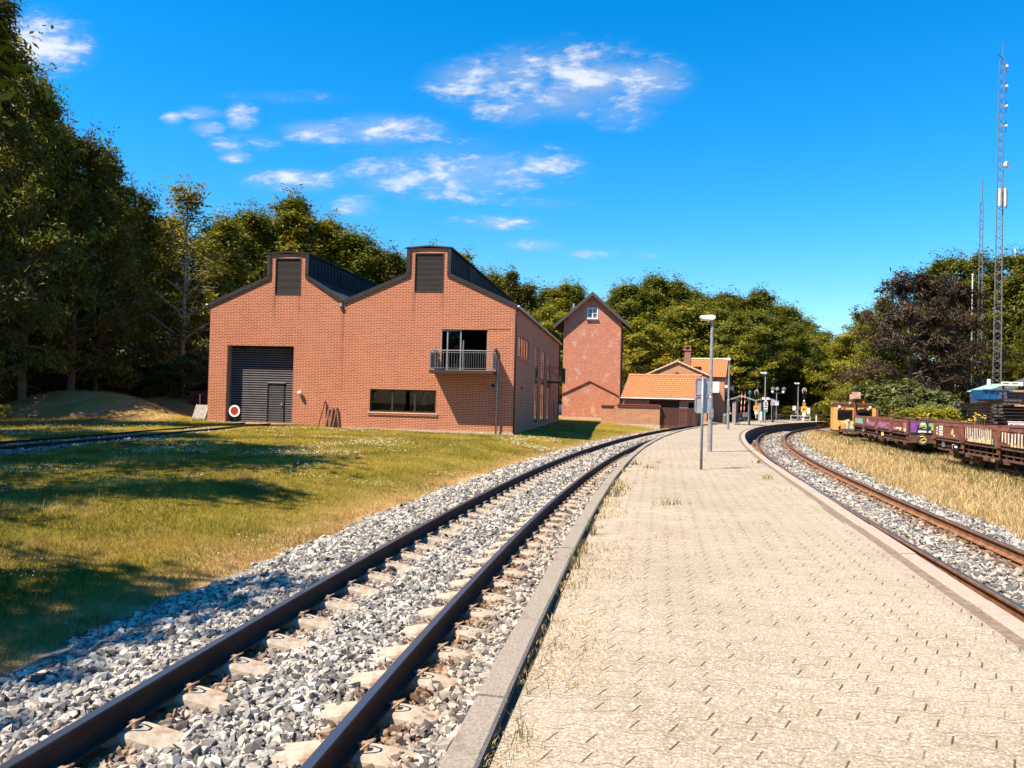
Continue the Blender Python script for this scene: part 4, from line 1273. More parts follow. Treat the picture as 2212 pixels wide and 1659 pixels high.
ro = rf.build('roof', TILE, st)
vg = MB()
for sg in (-1, 1): vg.bar((-W2 / 2, -.16, 6.14), (-W2 / 2 + sg * (W2 / 2 + .35), -.16, 4.52), .08, .14)
vg.tube([(-W2 / 2, 5.8, 6.7), (1.78, 5.8, 6.7)], .12, 8).tube([(-W2 / 2, -.2, 6.2), (-W2 / 2, 5, 6.2)], .12, 8)
vg.build('verge', TILEE, ro)
ch = MB().box(-2.9, -2.2, 2.7, 3.3, 5.4, 7.5).box(-3.0, -2.1, 2.6, 3.4, 7.5, 7.62).box(-2.9, -2.75, 2.7, 3.3, 7.62, 7.95).box(-2.35, -2.2, 2.7, 3.3, 7.62, 7.95).box(-2.95, -2.15, 2.65, 3.35, 7.95, 8.05)
ch.build('chimney', mat('chimney_brick', (.24, .12, .085), .9, .3, 8), ro)
gb = MB()
for sg in (-1, 1): gb.bar((-W2 / 2, -.03, 4.9), (-W2 / 2 + sg * .75, -.03, 4.3), .06, .06)
gb.build('gable_ornament', mat('dark_relief', (.16, .06, .04), .9), st)
MB().prism([(-W2 / 2 - .12, 4.35), (-W2 / 2 + .12, 4.35), (-W2 / 2 + .1, 4.55), (-W2 / 2 - .1, 4.55)], 'y', -.05, 0).build('gable_plaque', WHITE, st)
for y0, y1 in ((4.0, 4.9), (6.6, 7.5)):
    f_ = MB().box(1.5, 1.64, y0, y0 + .1, 2.9, 4.3).box(1.5, 1.64, y1 - .1, y1, 2.9, 4.3).box(1.5, 1.64, y0 + .1, y1 - .1, 4.2, 4.3).box(1.5, 1.64, y0 + .1, y1 - .1, 2.9, 3.0).box(1.5, 1.63, (y0 + y1) / 2 - .04, (y0 + y1) / 2 + .04, 3.0, 4.2)
    wn_ = f_.build('window', WHITE, st); MB().box(1.52, 1.54, y0 + .08, y1 - .08, 2.95, 4.25).build('pane', GLASS, wn_)
MB().box(1.3, 1.35, 4.6, 5.6, -.3, 2.0).build('door', BLACK, st)
MB().prism([(4.2, 2.0), (6.0, 2.0), (5.9, 2.3), (4.3, 2.3)], 'x', 1.6, 2.7).build('door_canopy', DARKM, st)
MB().box(1.6, 1.95, 3.05, 3.35, 3.3, 3.6).build('wall_cabinet', WHITE2, st)
ck = MB().tube([(1.95, 8.1, 3.35), (2.1, 7.9, 3.35)], .27, 18); MB().bar((1.6, 8.0, 3.35), (2.0, 8.0, 3.35), .06, .06)
ck.build('clock', WHITE2, st)
cr_ = thing('parked_car', 'small dark blue car glimpsed in the gap beside the tower', 'car', (xat(1203, 88), 88, -.5), R_(95))
mb = MB().prism([(-2, .3), (2, .3), (2.05, .7), (1.3, .9), (.7, 1.4), (-1.2, 1.42), (-1.9, .95), (-2.05, .6)], 'y', -.85, .85); mb.build('body', mat('car_blue', (.03, .05, .10), .3, .05), cr_)
MB().prism([(1.2, .92), (.68, 1.36), (-1.15, 1.37), (-1.75, .95)], 'y', -.87, .87).build('window', GLASS, cr_)
for xx, yy in ((-1.3, -.8), (-1.3, .8), (1.3, -.8), (1.3, .8)): MB().tube([(xx, yy - .1, .32), (xx, yy + .1, .32)], .32, 16).build('wheel', BLACK, cr_)

# ------------------------------------------------------------------ platform furniture
def lamp(px, D, label, hgt=4.35, turn=.0, door=True):
    q = thing('platform_lamp', label, 'lamp post', (xat(px, D), D, 0), turn, 'platform lamp posts')
    MB().tube([(0, 0, 0), (0, 0, 1.75), (0, 0, 1.82), (0, 0, hgt - .1)], [.078, .078, .052, .05], 14).build('post', GALV, q, smooth=False)
    hd = MB().prism([(-.40, hgt - .05), (-.36, hgt - .11), (.0, hgt - .13), (.07, hgt - .08), (.08, hgt + .0), (-.04, hgt + .04), (-.36, hgt + .01)], 'y', -.12, .12)
    h = hd.build('lamp_head', WHITE2, q)
    MB().box(-.35, -.04, -.09, .09, hgt - .145, hgt - .12).build('lamp_cover', mat('lamp_cover', (.6, .6, .58), .25), h)
    MB().box(-.082, .082, -.086, -.07, 1.1, 1.4).build('service_hatch', GALV, q)
    return q
l1 = lamp(1535, 25.1, 'tallest looking galvanised platform lamp post, with a switch box, right behind the grey sign backs', 4.42)
MB().box(.05, .25, -.09, .09, 1.92, 2.28).build('switch_box', WHITE2, l1)
lamp(1573.5, 46.6, 'second nearest platform lamp post, standing in front of the slatted shelter', 4.3)
lamp(1652.5, 63.6, 'platform lamp post carrying the S board beside the second shelter', 4.2)
lamp(1724, 80, 'farthest platform lamp post, behind the low white railing', 3.85)

sg = thing('sign_post', 'slim grey post with two stacked rounded sign boards seen from behind', 'sign', (xat(1514.5, 18.3, 1013), 18.3, 0), R_(-4))
MB().tube([(0, 0, 0), (0, 0, 2.2)], .031, 14).build('post', GALVD, sg, smooth=True)
def rrect(x0, x1, z0, z1, r, n=6):
    out = []
    for cx, cz, a0 in ((x1 - r, z1 - r, 0), (x0 + r, z1 - r, 90), (x0 + r, z0 + r, 180), (x1 - r, z0 + r, 270)):
        for k in range(n + 1):
            a = R_(a0 + 90 * k / n); out.append((cx + r * math.cos(a), cz + r * math.sin(a)))
    return out
for i, (z0, z1) in enumerate(((1.335, 1.745), (1.765, 2.175))):
    bd = MB().prism(rrect(-.155, .165, z0 + .015, z1 - .015, .05), 'y', .045, .06).build('sign_board', GREYP, sg)
    rim = MB(); oo = rrect(-.17, .18, z0, z1, .065); ii_ = rrect(-.148, .158, z0 + .022, z1 - .022, .045)
    n = len(oo)
    vs = [(a, .03, b_) for a, b_ in oo] + [(a, .03, b_) for a, b_ in ii_] + [(a, .062, b_) for a, b_ in oo] + [(a, .062, b_) for a, b_ in ii_]
    fs = []
    for k in range(n):
        j = (k + 1) % n
        fs += [(k, j, n + j, n + k), (2 * n + k, 3 * n + k, 3 * n + j, 2 * n + j), (k, 2 * n + k, 2 * n + j, j), (n + k, n + j, 3 * n + j, 3 * n + k)]
    rim.add(vs, fs).build('rim', GALV, bd)
    MB().box(-.05, .06, .02, .045, z1 - .03, z1 - .005).box(-.05, .05, .02, .045, z0 + .01, z0 + .03).build('bracket', GALV, bd)
MB().bar((.032, .035, 1.38), (.032, .035, 1.6), .01, .03).build('cable_tie', GALV, sg)

def shelter(px, D, label, L, turn):
    q = thing('waiting_shelter', label, 'shelter', (xat(px, D), D, 0), turn, 'platform shelters')
    for xx in (0.1, 1.0):
        for yy in (.1, L - .1): MB().tube([(xx, yy, 0), (xx, yy, 1.82)], .04, 8).build('post', GALVD, q)
    rf = MB().prism([(-.28, 1.85), (.45, 2.1), (1.45, 1.78), (1.45, 1.84), (.45, 2.17), (-.28, 1.91)], 'y', -.15, L + .15); rf.build('roof', ZINC, q)
    sl_ = MB()
    for k in range(int(L / .16)): sl_.box(.03, .07, .1 + k * .16, .1 + k * .16 + .12, .12, 1.75)
    for k in range(4): sl_.box(-.12 + k * .06, -.07 + k * .06, .0, .04, .08, 1.7)
    sl_.build('slatted_wall', mat('shelter_slats', (.30, .26, .24), .7, .15, 8), q)
    bn = MB().box(.12, .5, .3, L - .3, .42, .46).box(.3, .34, .5, .56, 0, .42).box(.3, .34, L - .56, L - .5, 0, .42); bn.build('bench', WOODP if False else GALVD, q)
    MB().box(.98, 1.03, .12, L - .12, .05, .16).build('base_rail', DARKM, q)
    return q
shelter(1586, 56, 'slatted grey platform shelter with a pitched metal roof, the nearer one', 2.2, -R_(20))
shelter(1641, 67, 'farther grey platform shelter behind the S board', 2.2, -R_(24))

bn_ = thing('litter_bin', 'grey green rounded litter bin near the platform edge by the house', 'bin', (xat(1567, 57), 57, 0))
MB().tube([(0, 0, 0), (0, 0, .06), (0, 0, .62)], [.14, .16, .16], 16).build('body', mat('bin_green', (.10, .11, .075), .6, .15), bn_)
MB().tube([(0, 0, .62), (0, 0, .74), (0, 0, .8)], [.165, .14, .06], 16).build('lid', mat('bin_lid', (.13, .135, .10), .6, .15), bn_)

def signal(px, D, label, base, turn, lit):
    q = thing('railway_signal', label, 'signal', (xat(px, D), D, base), turn, 'light signals at the platform end')
    MB().tube([(0, 0, 0), (0, 0, 2.35)], .04, 10).build('mast', WHITE2, q)
    pl = MB(); pl.prism([(.22 * math.cos(R_(a)) , 2.95 + .32 * math.sin(R_(a))) for a in range(0, 360, 15)], 'y', -.02, .02)
    h = pl.build('backplate', mat('signal_plate', (.45, .42, .40), .5), q)
    rg = MB().prism([(.16 * math.cos(R_(a)), 2.9 + .26 * math.sin(R_(a))) for a in range(0, 360, 15)], 'y', -.05, -.021)
    rg.build('lamp_housing', BLACK, h)
    MB().tube([(-.0, -.09, 3.0), (0, -.051, 3.0)], .075, 14).build('lens', LENSR if lit else BLACK, h)
    MB().tube([(.04, -.16, 2.83), (.02, -.051, 2.83)], .085, 14).build('lens_hood', BLACK, h)
    MB().box(-.13, .13, -.1, .05, 2.18, 2.5).tube([(0, -.16, 2.4), (0, -.1, 2.4)], .08, 12).tube([(0, -.16, 2.25), (0, -.1, 2.25)], .08, 12).build('route_indicator', BLACK, q)
    MB().sphere((0, -.05, 1.95), .09, 10, 8).build('white_lamp', WHITE, q)
    p1 = MB().box(-.15, .15, -.07, -.05, 1.42, 1.78).build('letter_plate', ORANGE, q)
    text(p1, 'O', .34, (0, -.074, 1.6), (R_(90), 0, 0), BLACK)
    p2 = MB().box(-.26, .26, -.07, -.05, .9, 1.4).build('speed_plate', ORANGE, q)
    text(p2, '40', .27, (0, -.074, 1.15), (R_(90), 0, 0), BLACK)
    f_ = MB().box(-.28, -.25, -.075, -.045, .88, 1.42).box(.25, .28, -.075, -.045, .88, 1.42).box(-.28, .28, -.075, -.045, 1.40, 1.42).box(-.28, .28, -.075, -.045, .88, .9); f_.build('plate_frame', mat('cream_paint', (.7, .55, .3), .6), p2)
    MB().box(-.16, .16, -.06, -.04, .45, .85).build('pale_plate', WHITE2, q)
    return q
signal(1633.5, 88, 'unlit light signal with orange O and 40 plates, left of the S board', -.1, -R_(14), False)
signal(1737, 75.5, 'light signal showing red above orange O and 40 plates, beside the low railing', .0, -R_(14), True)
cb = thing('signal_cabinet', 'white equipment box on a pole beside the red signal', 'cabinet', (xat(1746.5, 77), 77, 0), -R_(10))
MB().box(-.14, .14, -.1, .1, .72, 1.3).build('box', WHITE2, cb); MB().tube([(0, 0, 0), (0, 0, .72)], .03, 8).build('post', GALVD, cb); MB().box(-.13, .13, -.13, -.1, .45, .7).build('meter', GALV, cb)
cb = thing('signal_cabinet', 'white equipment box on a dark pole at the left end of the low railing', 'cabinet', (xat(1716, 78.5), 78.5, 0), -R_(10))
MB().box(-.15, .15, -.1, .1, 1.0, 1.45).build('box', WHITE2, cb); MB().tube([(0, 0, 0), (0, 0, 1.0)], .03, 8).build('post', DARKM, cb); MB().box(.05, .25, -.12, -.1, .7, .95).build('meter', GALV, cb)
rw = thing('low_railing', 'low white tubular railing across the far platform end', 'railing', (xat(1709, 79), 79, -.05), -R_(4))
r_ = MB()
for zz_ in (.12, .5): r_.bar((0, 0, zz_), (1.92, 0, zz_), .05, .06)
r_.build('rail', WHITE, rw)
for xx in (0, .95, 1.92): MB().bar((xx, 0, 0), (xx, 0, .53), .05, .05).build('post', WHITE, rw)
MB().box(.78, 1.25, -.05, -.03, .0, .3).build('plate', WHITE, rw)

# signs on the third lamp post
Lx = xat(1652.5, 63.6)
q = thing('letter_board', 'square white board with a black letter S on the lamp post', 'sign', (Lx, 63.42, 1.32))
MB().box(-.17, .17, -.02, .0, 0, .46).build('board', WHITE, q); MB().box(-.19, .19, .001, .02, -.02, .48).build('frame', BLACK, q)
text(q, 'S', .46, (0, -.024, .235), (R_(90), 0, 0), BLACK, .004)
q = thing('track_sign', 'pair of small white boards high on the lamp post above the S board', 'sign', (Lx, 63.42, 1.93))
MB().box(-.30, -.06, -.02, .0, 0, .2).build('board', WHITE, q); MB().box(.04, .29, -.02, .0, 0, .2).build('board', WHITE, q); MB().box(-.08, .08, -.03, -.002, -.2, .02).build('bracket', WHITE2, q)
q = thing('teal_sign', 'small teal board below the S board on the lamp post', 'sign', (Lx, 63.42, .92))
MB().box(-.17, .17, -.02, 0, 0, .36).build('board', TEAL, q); MB().box(-.15, .16, -.024, -.021, .22, .33).build('stripe', WHITE2, q)
q = thing('litter_bin', 'pale cylindrical litter bin beside the lamp post with the S board', 'bin', (xat(1645, 64.5), 64.5, 0))
MB().tube([(0, 0, .2), (0, 0, .85)], .13, 14).build('body', mat('bin_pale', (.5, .48, .44), .6), q); MB().tube([(0, 0, .85), (0, 0, .95)], [.13, .05], 14).build('lid', GALV, q); MB().bar((0, .1, 0), (0, .1, .5), .04, .04).build('post', GALVD, q)

sp = thing('loudspeaker_mast', 'platform mast with three round loudspeakers and two lamps on a crossbar', 'mast', (xat(1677.5, 73), 73, 0))
MB().tube([(0, 0, 0), (0, 0, 2.62)], .05, 10).build('post', GALV, sp)
MB().bar((-.4, 0, 2.63), (.4, 0, 2.63), .05, .04).bar((.02, 0, 2.63), (.02, 0, 3.0), .03, .03).build('crossbar', GALVD, sp)
for xx, zz_ in ((-.42, 3.05), (0.0, 3.05), (.62, 3.05)):
    c_ = MB().tube([(xx, -.12, zz_), (xx, .02, zz_), (xx, .15, zz_)], [.19, .12, .05], 18).build('loudspeaker', mat('speaker_grey', (.20, .19, .18), .5), sp)
    MB().sphere((xx, -.12, zz_), .06, 8, 6).build('speaker_core', WHITE2 if xx == 0 else GALVD, c_)
for xx in (-.42, .6): MB().sphere((xx, -.05, 2.74), .125, 12, 8).build('globe_lamp', WHITE, sp)
q = thing('name_board', 'white rectangular board on two posts by the loudspeaker mast', 'sign', (xat(1673.5, 72.2), 72.2, 0))
MB().box(-.36, .36, -.03, 0, 1.48, 1.9).build('board', WHITE, q); MB().box(-.22, .2, -.034, -.031, 1.64, 1.72).build('stripe', mat('pale_print', (.62, .58, .52), .6), q)
for xx in (-.05, .16): MB().tube([(xx, .03, 0), (xx, .03, 1.8)], .03, 8).build('post', GALVD, q)
q = thing('platform_bench', 'dark slatted bench near the far end of the platform', 'bench', (xat(1676, 74), 74, 0), -R_(22))
MB().box(-.75, .75, -.2, .2, .4, .44).build('seat', DARKM, q); MB().box(-.2, .2, .2, .24, .5, .85).build('backrest', DARKM, q)
for xx in (-.6, .6): MB().bar((xx, -.15, 0), (xx, .1, .4), .05, .05).build('leg', DARKM, q)
q = thing('marker_post', 'lone short white marker post beyond the platform ramp', 'post', (xat(1764, 79), 79, -.25))
MB().tube([(0, 0, 0), (0, 0, .78)], .055, 10).build('post', WHITE, q); MB().tube([(0, 0, .78), (0, 0, .9)], [.075, .06], 10).build('cap', GALV, q)

# level crossing gear beyond the platform
q = thing('barrier_boom', 'thin white raised crossing boom against the dark trees', 'barrier', (xat(1640, 98), 98, -.3), 0, 'raised crossing booms')
MB().tube([(0, 0, 0), (-.12, 0, 2.4), (-.3, 0, 4.9)], [.07, .05, .03], 8).build('boom', WHITE, q); MB().box(-.25, .25, -.2, .2, 0, .9).build('drive_box', WHITE2, q); MB().sphere((-.25, 0, 3.7), .09, 8, 6).build('boom_lamp', WHITE, q)
def striped(q, x0, z0, x1, z1, n, r):
    a = Vector((x0, 0, z0)); b_ = Vector((x1, 0, z1))
    for k in range(n):
        MB().tube([a.lerp(b_, k / n), a.lerp(b_, (k + 1) / n)], r, 8).build(('red_band', 'white_band')[k % 2], (REDP, WHITE)[k % 2], q)
q = thing('barrier_boom', 'red and white banded boom standing behind the nearer shelter', 'barrier', (xat(1600.5, 86), 86, -.2), 0, 'raised crossing booms')
striped(q, 0, 0, .1, 3.1, 9, .045); MB().box(-.2, .2, -.2, .2, 0, .7).build('drive_box', DARKM, q)
q = thing('barrier_boom', 'second red and white boom, nearer the green post', 'barrier', (xat(1607, 88), 88, -.2), 0, 'raised crossing booms')
striped(q, 0, 0, .14, 3.15, 9, .04); MB().box(-.2, .2, -.2, .2, 0, .7).build('drive_box', DARKM, q)
q = thing('barrier_boom', 'short red and white barrier end right of the dark signal', 'barrier', (xat(1645, 92), 92, -.3), 0, 'raised crossing booms')
striped(q, 0, 0, -.05, 1.55, 5, .09); MB().box(-.15, .15, -.15, .15, 0, .3).build('drive_box', DARKM, q)
q = thing('green_post', 'dark green cast iron post with a domed cap near the station', 'post', (xat(1619.5, 77), 77, -.1))
MB().tube([(0, 0, 0), (0, 0, .3), (0, 0, .35), (0, 0, 2.6)], [.14, .14, .09, .085], 12).build('shaft', GREENP, q)
MB().tube([(0, 0, 2.6), (0, 0, 2.85), (0, 0, 3.0)], [.17, .17, .05], 12).build('cap', GREENP, q); MB().bar((0, 0, 2.3), (-.45, 0, 1.75), .05, .05).build('arm', GREENP, q)
q = thing('grey_cabinet', 'small grey cabinet on legs at the foot of the green post', 'cabinet', (xat(1611.5, 76), 76, -.1))
MB().box(-.25, .25, -.12, .12, .35, .8).build('box', GALVD, q); MB().bar((-.15, 0, 0), (-.15, 0, .35), .04, .04).bar((.15, 0, 0), (.15, 0, .35), .04, .04).build('stand', GALVD, q)

# ------------------------------------------------------------------ rusty wagons with graffiti
G_PUR = mat('spray_purple', (.20, .055, .26), .6, .2, 6)
G_PINK = mat('spray_pink', (.36, .14, .27), .7, .3, 6, dirt=(.16, .06, .06), dscale=7, dthr=.5)
G_LIME = mat('spray_lime', (.28, .42, .06), .6, .15, 6)
G_WHITE = mat('spray_white', (.70, .66, .56), .7, .2, 8, dirt=(.4, .28, .2), dscale=7, dthr=.55)
G_CREAM = mat('spray_cream', (.66, .55, .30), .7, .2, 8, dirt=(.35, .2, .12), dscale=7, dthr=.5)
G_TEAL = mat('spray_teal', (.25, .55, .48), .7, .2, 8, dirt=(.2, .2, .17), dscale=6, dthr=.5)
G_YEL = mat('spray_yellow', (.75, .62, .12), .6, .1, 6)
G_NAVY = mat('spray_navy', (.015, .02, .05), .6, .1, 6)

def splat(parent, y, items):
    """flat paint shapes a few millimetres proud of a board that faces local +y; items: (material, [polygons in (x, z)])"""
    for k, (m_, polys) in enumerate(items):
        mb = MB()
        for pg in polys: mb.prism(pg, 'y', y + .001 + .0015 * k, y + .004 + .0015 * k)
        mb.build('graffiti', m_, parent)

def wagon(label, x0, y0, turn, L):
    q = thing('flat_wagon', label, 'wagon', (x0, y0, ZR), turn, 'rusty flat wagons on the siding')
    ZF, ZT = .90, 1.42
    MB().box(0, L, -1.3, 1.3, ZF - .1, ZF).build('floor', RUSTD, q)
    boards = []
    nb = max(3, round(L / 3.4)); bw = L / nb
    for sy in (1, -1):
        for k in range(nb):
            a, b_ = k * bw + .06, (k + 1) * bw - .06
            mb = MB()
            y = sy * 1.3
            mb.box(a, b_, min(y, y - sy * .035), max(y, y - sy * .035), ZF + .02, ZT - .04)
            mb.box(a, b_, min(y + sy * .03, y - sy * .06), max(y + sy * .03, y - sy * .06), ZT - .04, ZT + .05)
            n = int((b_ - a) / .16)
            for j in range(n):
                xx = a + .05 + j * (b_ - a - .1) / n
                mb.box(xx, xx + .05, min(y, y + sy * .035), max(y, y + sy * .035), ZF + .1, ZT - .06)
            mb.box(a, b_, min(y, y + sy * .03), max(y, y + sy * .03), ZF + .02, ZF + .09)
            o_ = mb.build('side_board', RUSTL, q)
            if sy == 1: boards.append(o_)
        for k in range(nb + 1):
            xx = min(max(k * bw, .06), L - .06); y = sy * 1.32
            MB().box(xx - .055, xx + .055, min(y, y + sy * .07), max(y, y + sy * .07), ZF - .28, ZT + .08).box(xx - .09, xx + .09, min(y, y + sy * .11), max(y, y + sy * .11), ZF - .06, ZF + .06).build('stanchion', RUSTL, q)
    for xx, s_ in ((0, -1), (L, 1)):
        MB().box(min(xx, xx + s_ * .06), max(xx, xx + s_ * .06), -1.28, 1.28, ZF, ZT + .02).build('end_board', RUSTL, q)
        hs_ = MB().box(min(xx, xx + s_ * .14), max(xx, xx + s_ * .14), -1.3, 1.3, ZF - .42, ZF - .08); hs_.build('headstock', RUSTD, q)
        for by in (-.88, .88):
            bf = MB().tube([(xx + s_ * .1, by, ZF - .26), (xx + s_ * .55, by, ZF - .26)], .1, 12)
            bo = bf.build('buffer', RUSTD, q)
            MB().tube([(xx + s_ * .55, by, ZF - .26), (xx + s_ * .6, by, ZF - .26)], [.25, .23], 22).build('buffer_head', mat('buffer_dark', (.05, .035, .028), .8, .2), bo)
    so = MB()
    for sy in (1.18, -1.18):
        so.box(0, L, sy - .04, sy + .04, ZF - .3, ZF - .26).box(0, L, sy - .05, sy + .05, ZF - .46, ZF - .40)
        for k in range(int(L / .55)): so.box(.2 + k * .55, .26 + k * .55, sy - .03, sy + .03, ZF - .4, ZF - .1)
        for k in range(int(L / 1.7)): so.box(.9 + k * 1.7, 1.2 + k * 1.7, sy + .04 * (1 if sy > 0 else -1) - .06, sy + .04 * (1 if sy > 0 else -1) + .06, ZF - .55, ZF - .42)
    so.build('sole_bar', RUSTD, q)
    MB().box(.2, L - .2, -.5, .5, ZF - .42, ZF - .1).build('centre_sill', BLACK, q)
    for xc in (2.6, L - 2.6):
        bg_ = MB()
        for sy in (1.0, -1.0):
            bg_.bar((xc - 1.35, sy, .62), (xc - 1.35, sy, .22), .08, .06).bar((xc + 1.35, sy, .62), (xc + 1.35, sy, .22), .08, .06)
            bg_.bar((xc - 1.35, sy, .22), (xc + 1.35, sy, .22), .07, .08).bar((xc - 1.35, sy, .6), (xc + 1.35, sy, .6), .06, .06)
            for dx in (-.9, .9):
                bg_.prism([(xc + dx - .2, .66), (xc + dx + .2, .66), (xc + dx + .3, .2), (xc + dx - .3, .2)], 'y', sy - .03, sy + .03)
                bg_.bar((xc + dx * .45, sy, .6), (xc + dx * .1, sy, .22), .07, .04)
        bo = bg_.build('bogie', RUSTD, q)
        for dx in (-.9, .9):
            for sy in (.75, -.75):
                MB().tube([(xc + dx, sy - .06, .42), (xc + dx, sy + .06, .42)], .42, 20).build('wheel', mat('wheel_dark', (.03, .02, .016), .7, .2), bo)
            MB().tube([(xc + dx, -.7, .42), (xc + dx, .7, .42)], .07, 8).build('axle', BLACK, bo)
    st_ = MB()
    st_.bar((L * .5, 1.0, .5), (L * .5 - .7, 1.0, .15), .08, .04).bar((L * .5 + .6, 1.0, .5), (L * .5 + 1.2, 1.0, .15), .08, .04); st_.bar((L * .5 - .7, 1.0, .15), (L * .5 + 1.2, 1.0, .15), .06, .05)
    st_.build('brake_rigging', RUSTD, q)
    return q, boards, bw, ZF, ZT
wa = math.pi / 2 - WH
nrm = np.array([math.cos(WH), -math.sin(WH)])
w1, b1, bw1, ZF, ZT = wagon('rusty low sided wagon with purple and green graffiti, next to the yellow rail trolley', *(np.array([17.85, 34.5]) + 1.3 * nrm), wa, 13.6)
W2H = R_(13)
fx, fy = 16.84, 30.5
w2L = 13.0
w2o = np.array([fx, fy]) - w2L * np.array([math.sin(W2H), math.cos(W2H)]) + 1.3 * np.array([math.cos(W2H), -math.sin(W2H)])
w2, b2, bw2, _, _ = wagon('nearest rusty low sided wagon, cream and white graffiti on its ribbed side', *w2o, math.pi / 2 - W2H, w2L)

def blob(cx, cz, rx, rz, n=10, j=.25):
    return [(cx + rx * math.cos(2 * math.pi * k / n) * (1 + random.uniform(-j, j)), cz + rz * math.sin(2 * math.pi * k / n) * (1 + random.uniform(-j, j))) for k in range(n)]
def rect(x0, x1, z0, z1, k=0): return [(x0, z0), (x1, z0), (x1 + k, z1), (x0 + k, z1)]
# far wagon side: teal and pink tags
ys_ = 1.3
y_rib = 1.337
splat(b1[3], y_rib, [(G_TEAL, [rect(13.0 - k * .42, 13.25 - k * .42, ZF + .12, ZT - .08, .05) for k in range(6)])])
splat(b1[2], y_rib, [(G_PINK, [blob(9.6 - k * .5, ZF + .2, .24, .13) for k in range(5)]), (G_TEAL, [rect(9.2, 9.6, ZF + .28, ZT - .07)])])
splat(b1[1], y_rib, [(G_PINK, [blob(6.3 - k * .55, ZF + .22, .28, .16) for k in range(5)] + [rect(4.0, 4.6, ZF + .04, ZF + .3)])])
splat(b1[0], y_rib, [(G_PINK, [rect(.3, .9, ZF + .1, ZT - .06), rect(2.2, 2.9, ZF + .05, ZF + .2)]), (G_CREAM, [blob(1.5, ZF + .15, .3, .09), blob(.6, ZF + .1, .25, .1)]), (G_WHITE, [blob(2.1, ZF + .16, .35, .05)])])
# end board of the far wagon faces the camera: bubble letters (its face is local -x)
eb = [c_ for c_ in w1.children if c_.name.startswith('end_board')][0]
def esplat(parent, x, items):
    for k, (m_, polys) in enumerate(items):
        mb = MB()
        for pg in polys: mb.prism(pg, 'x', x - .004 - .0015 * k, x - .001 - .0015 * k)
        mb.build('graffiti', m_, parent)
zb_ = ZF + .02; zt_ = ZT
esplat(eb, -.06, [
    (G_NAVY, [[(1.27, zb_), (-1.27, zb_), (-1.27, zt_), (1.27, zt_)]]),
    (G_PUR, [[(1.25, zb_ + .02), (1.02, zb_ + .03), (.98, zt_ - .03), (1.25, zt_ - .02)], [(1.02, zt_ - .18), (.84, zt_ - .1), (.86, zt_ - .02), (1.02, zt_ - .02)]]),
    (G_LIME, [[(.9, zb_ + .22), (.62, zb_ + .18), (.6, zt_ - .14), (.72, zt_ - .06), (.9, zt_ - .18)], [(.52, zt_ - .06), (.14, zt_ - .05), (.14, zt_ - .2), (.26, zt_ - .2), (.27, zb_ + .12), (.42, zb_ + .12), (.42, zt_ - .2), (.52, zt_ - .2)],
              [(.05, zt_ - .04), (-.1, zt_ - .04), (-.12, zb_ + .05), (.04, zb_ + .05)], [(-.12, zb_ + .2), (-.4, zb_ + .2), (-.4, zt_ - .06), (-.2, zt_ - .06)], [(-.5, zb_ + .03), (-1.1, zb_ + .03), (-1.1, zt_ - .05), (-.5, zt_ - .05)]]),
    (G_WHITE, [[(.86, zt_ - .16), (.64, zt_ - .12), (.66, zt_ - .03), (.84, zt_ - .04)], [(.95, zb_ + .02), (.6, zb_ + .03), (.62, zb_ + .1), (.93, zb_ + .12)], [(.56, zb_ + .03), (.4, zb_ + .03), (.46, zb_ + .12)], [(.12, zb_ + .06), (.2, zb_ + .04), (.17, zt_ - .24), (.1, zt_ - .24)]]),
    (G_NAVY, [[(.9, zb_ + .2), (.66, zb_ + .24), (.66, zb_ + .28), (.9, zb_ + .25)], [(-.42, zb_ + .16), (-.5, zb_ + .16), (-.3, zt_ - .1), (-.26, zt_ - .12)]])])
bufs = [c_ for c_ in w1.children if c_.name.startswith('buffer')]
bnear = [c_ for c_ in bufs if 'buffer' in c_.name][1]
mb = MB()
hx = -.604; hz = ZF - .26
for pts_ in ([(.12, .13), (-.02, .15), (-.12, .08), (.0, .03), (.1, -.02), (-.02, -.1), (-.14, -.08)], [(-.05, .06), (-.16, -.02)], [(.14, -.06), (.04, -.15), (-.08, -.14)]):
    mb.tube([(hx, .88 + a, hz + b_) for a, b_ in pts_], .018, 6)
mb.build('graffiti', G_YEL, bnear)
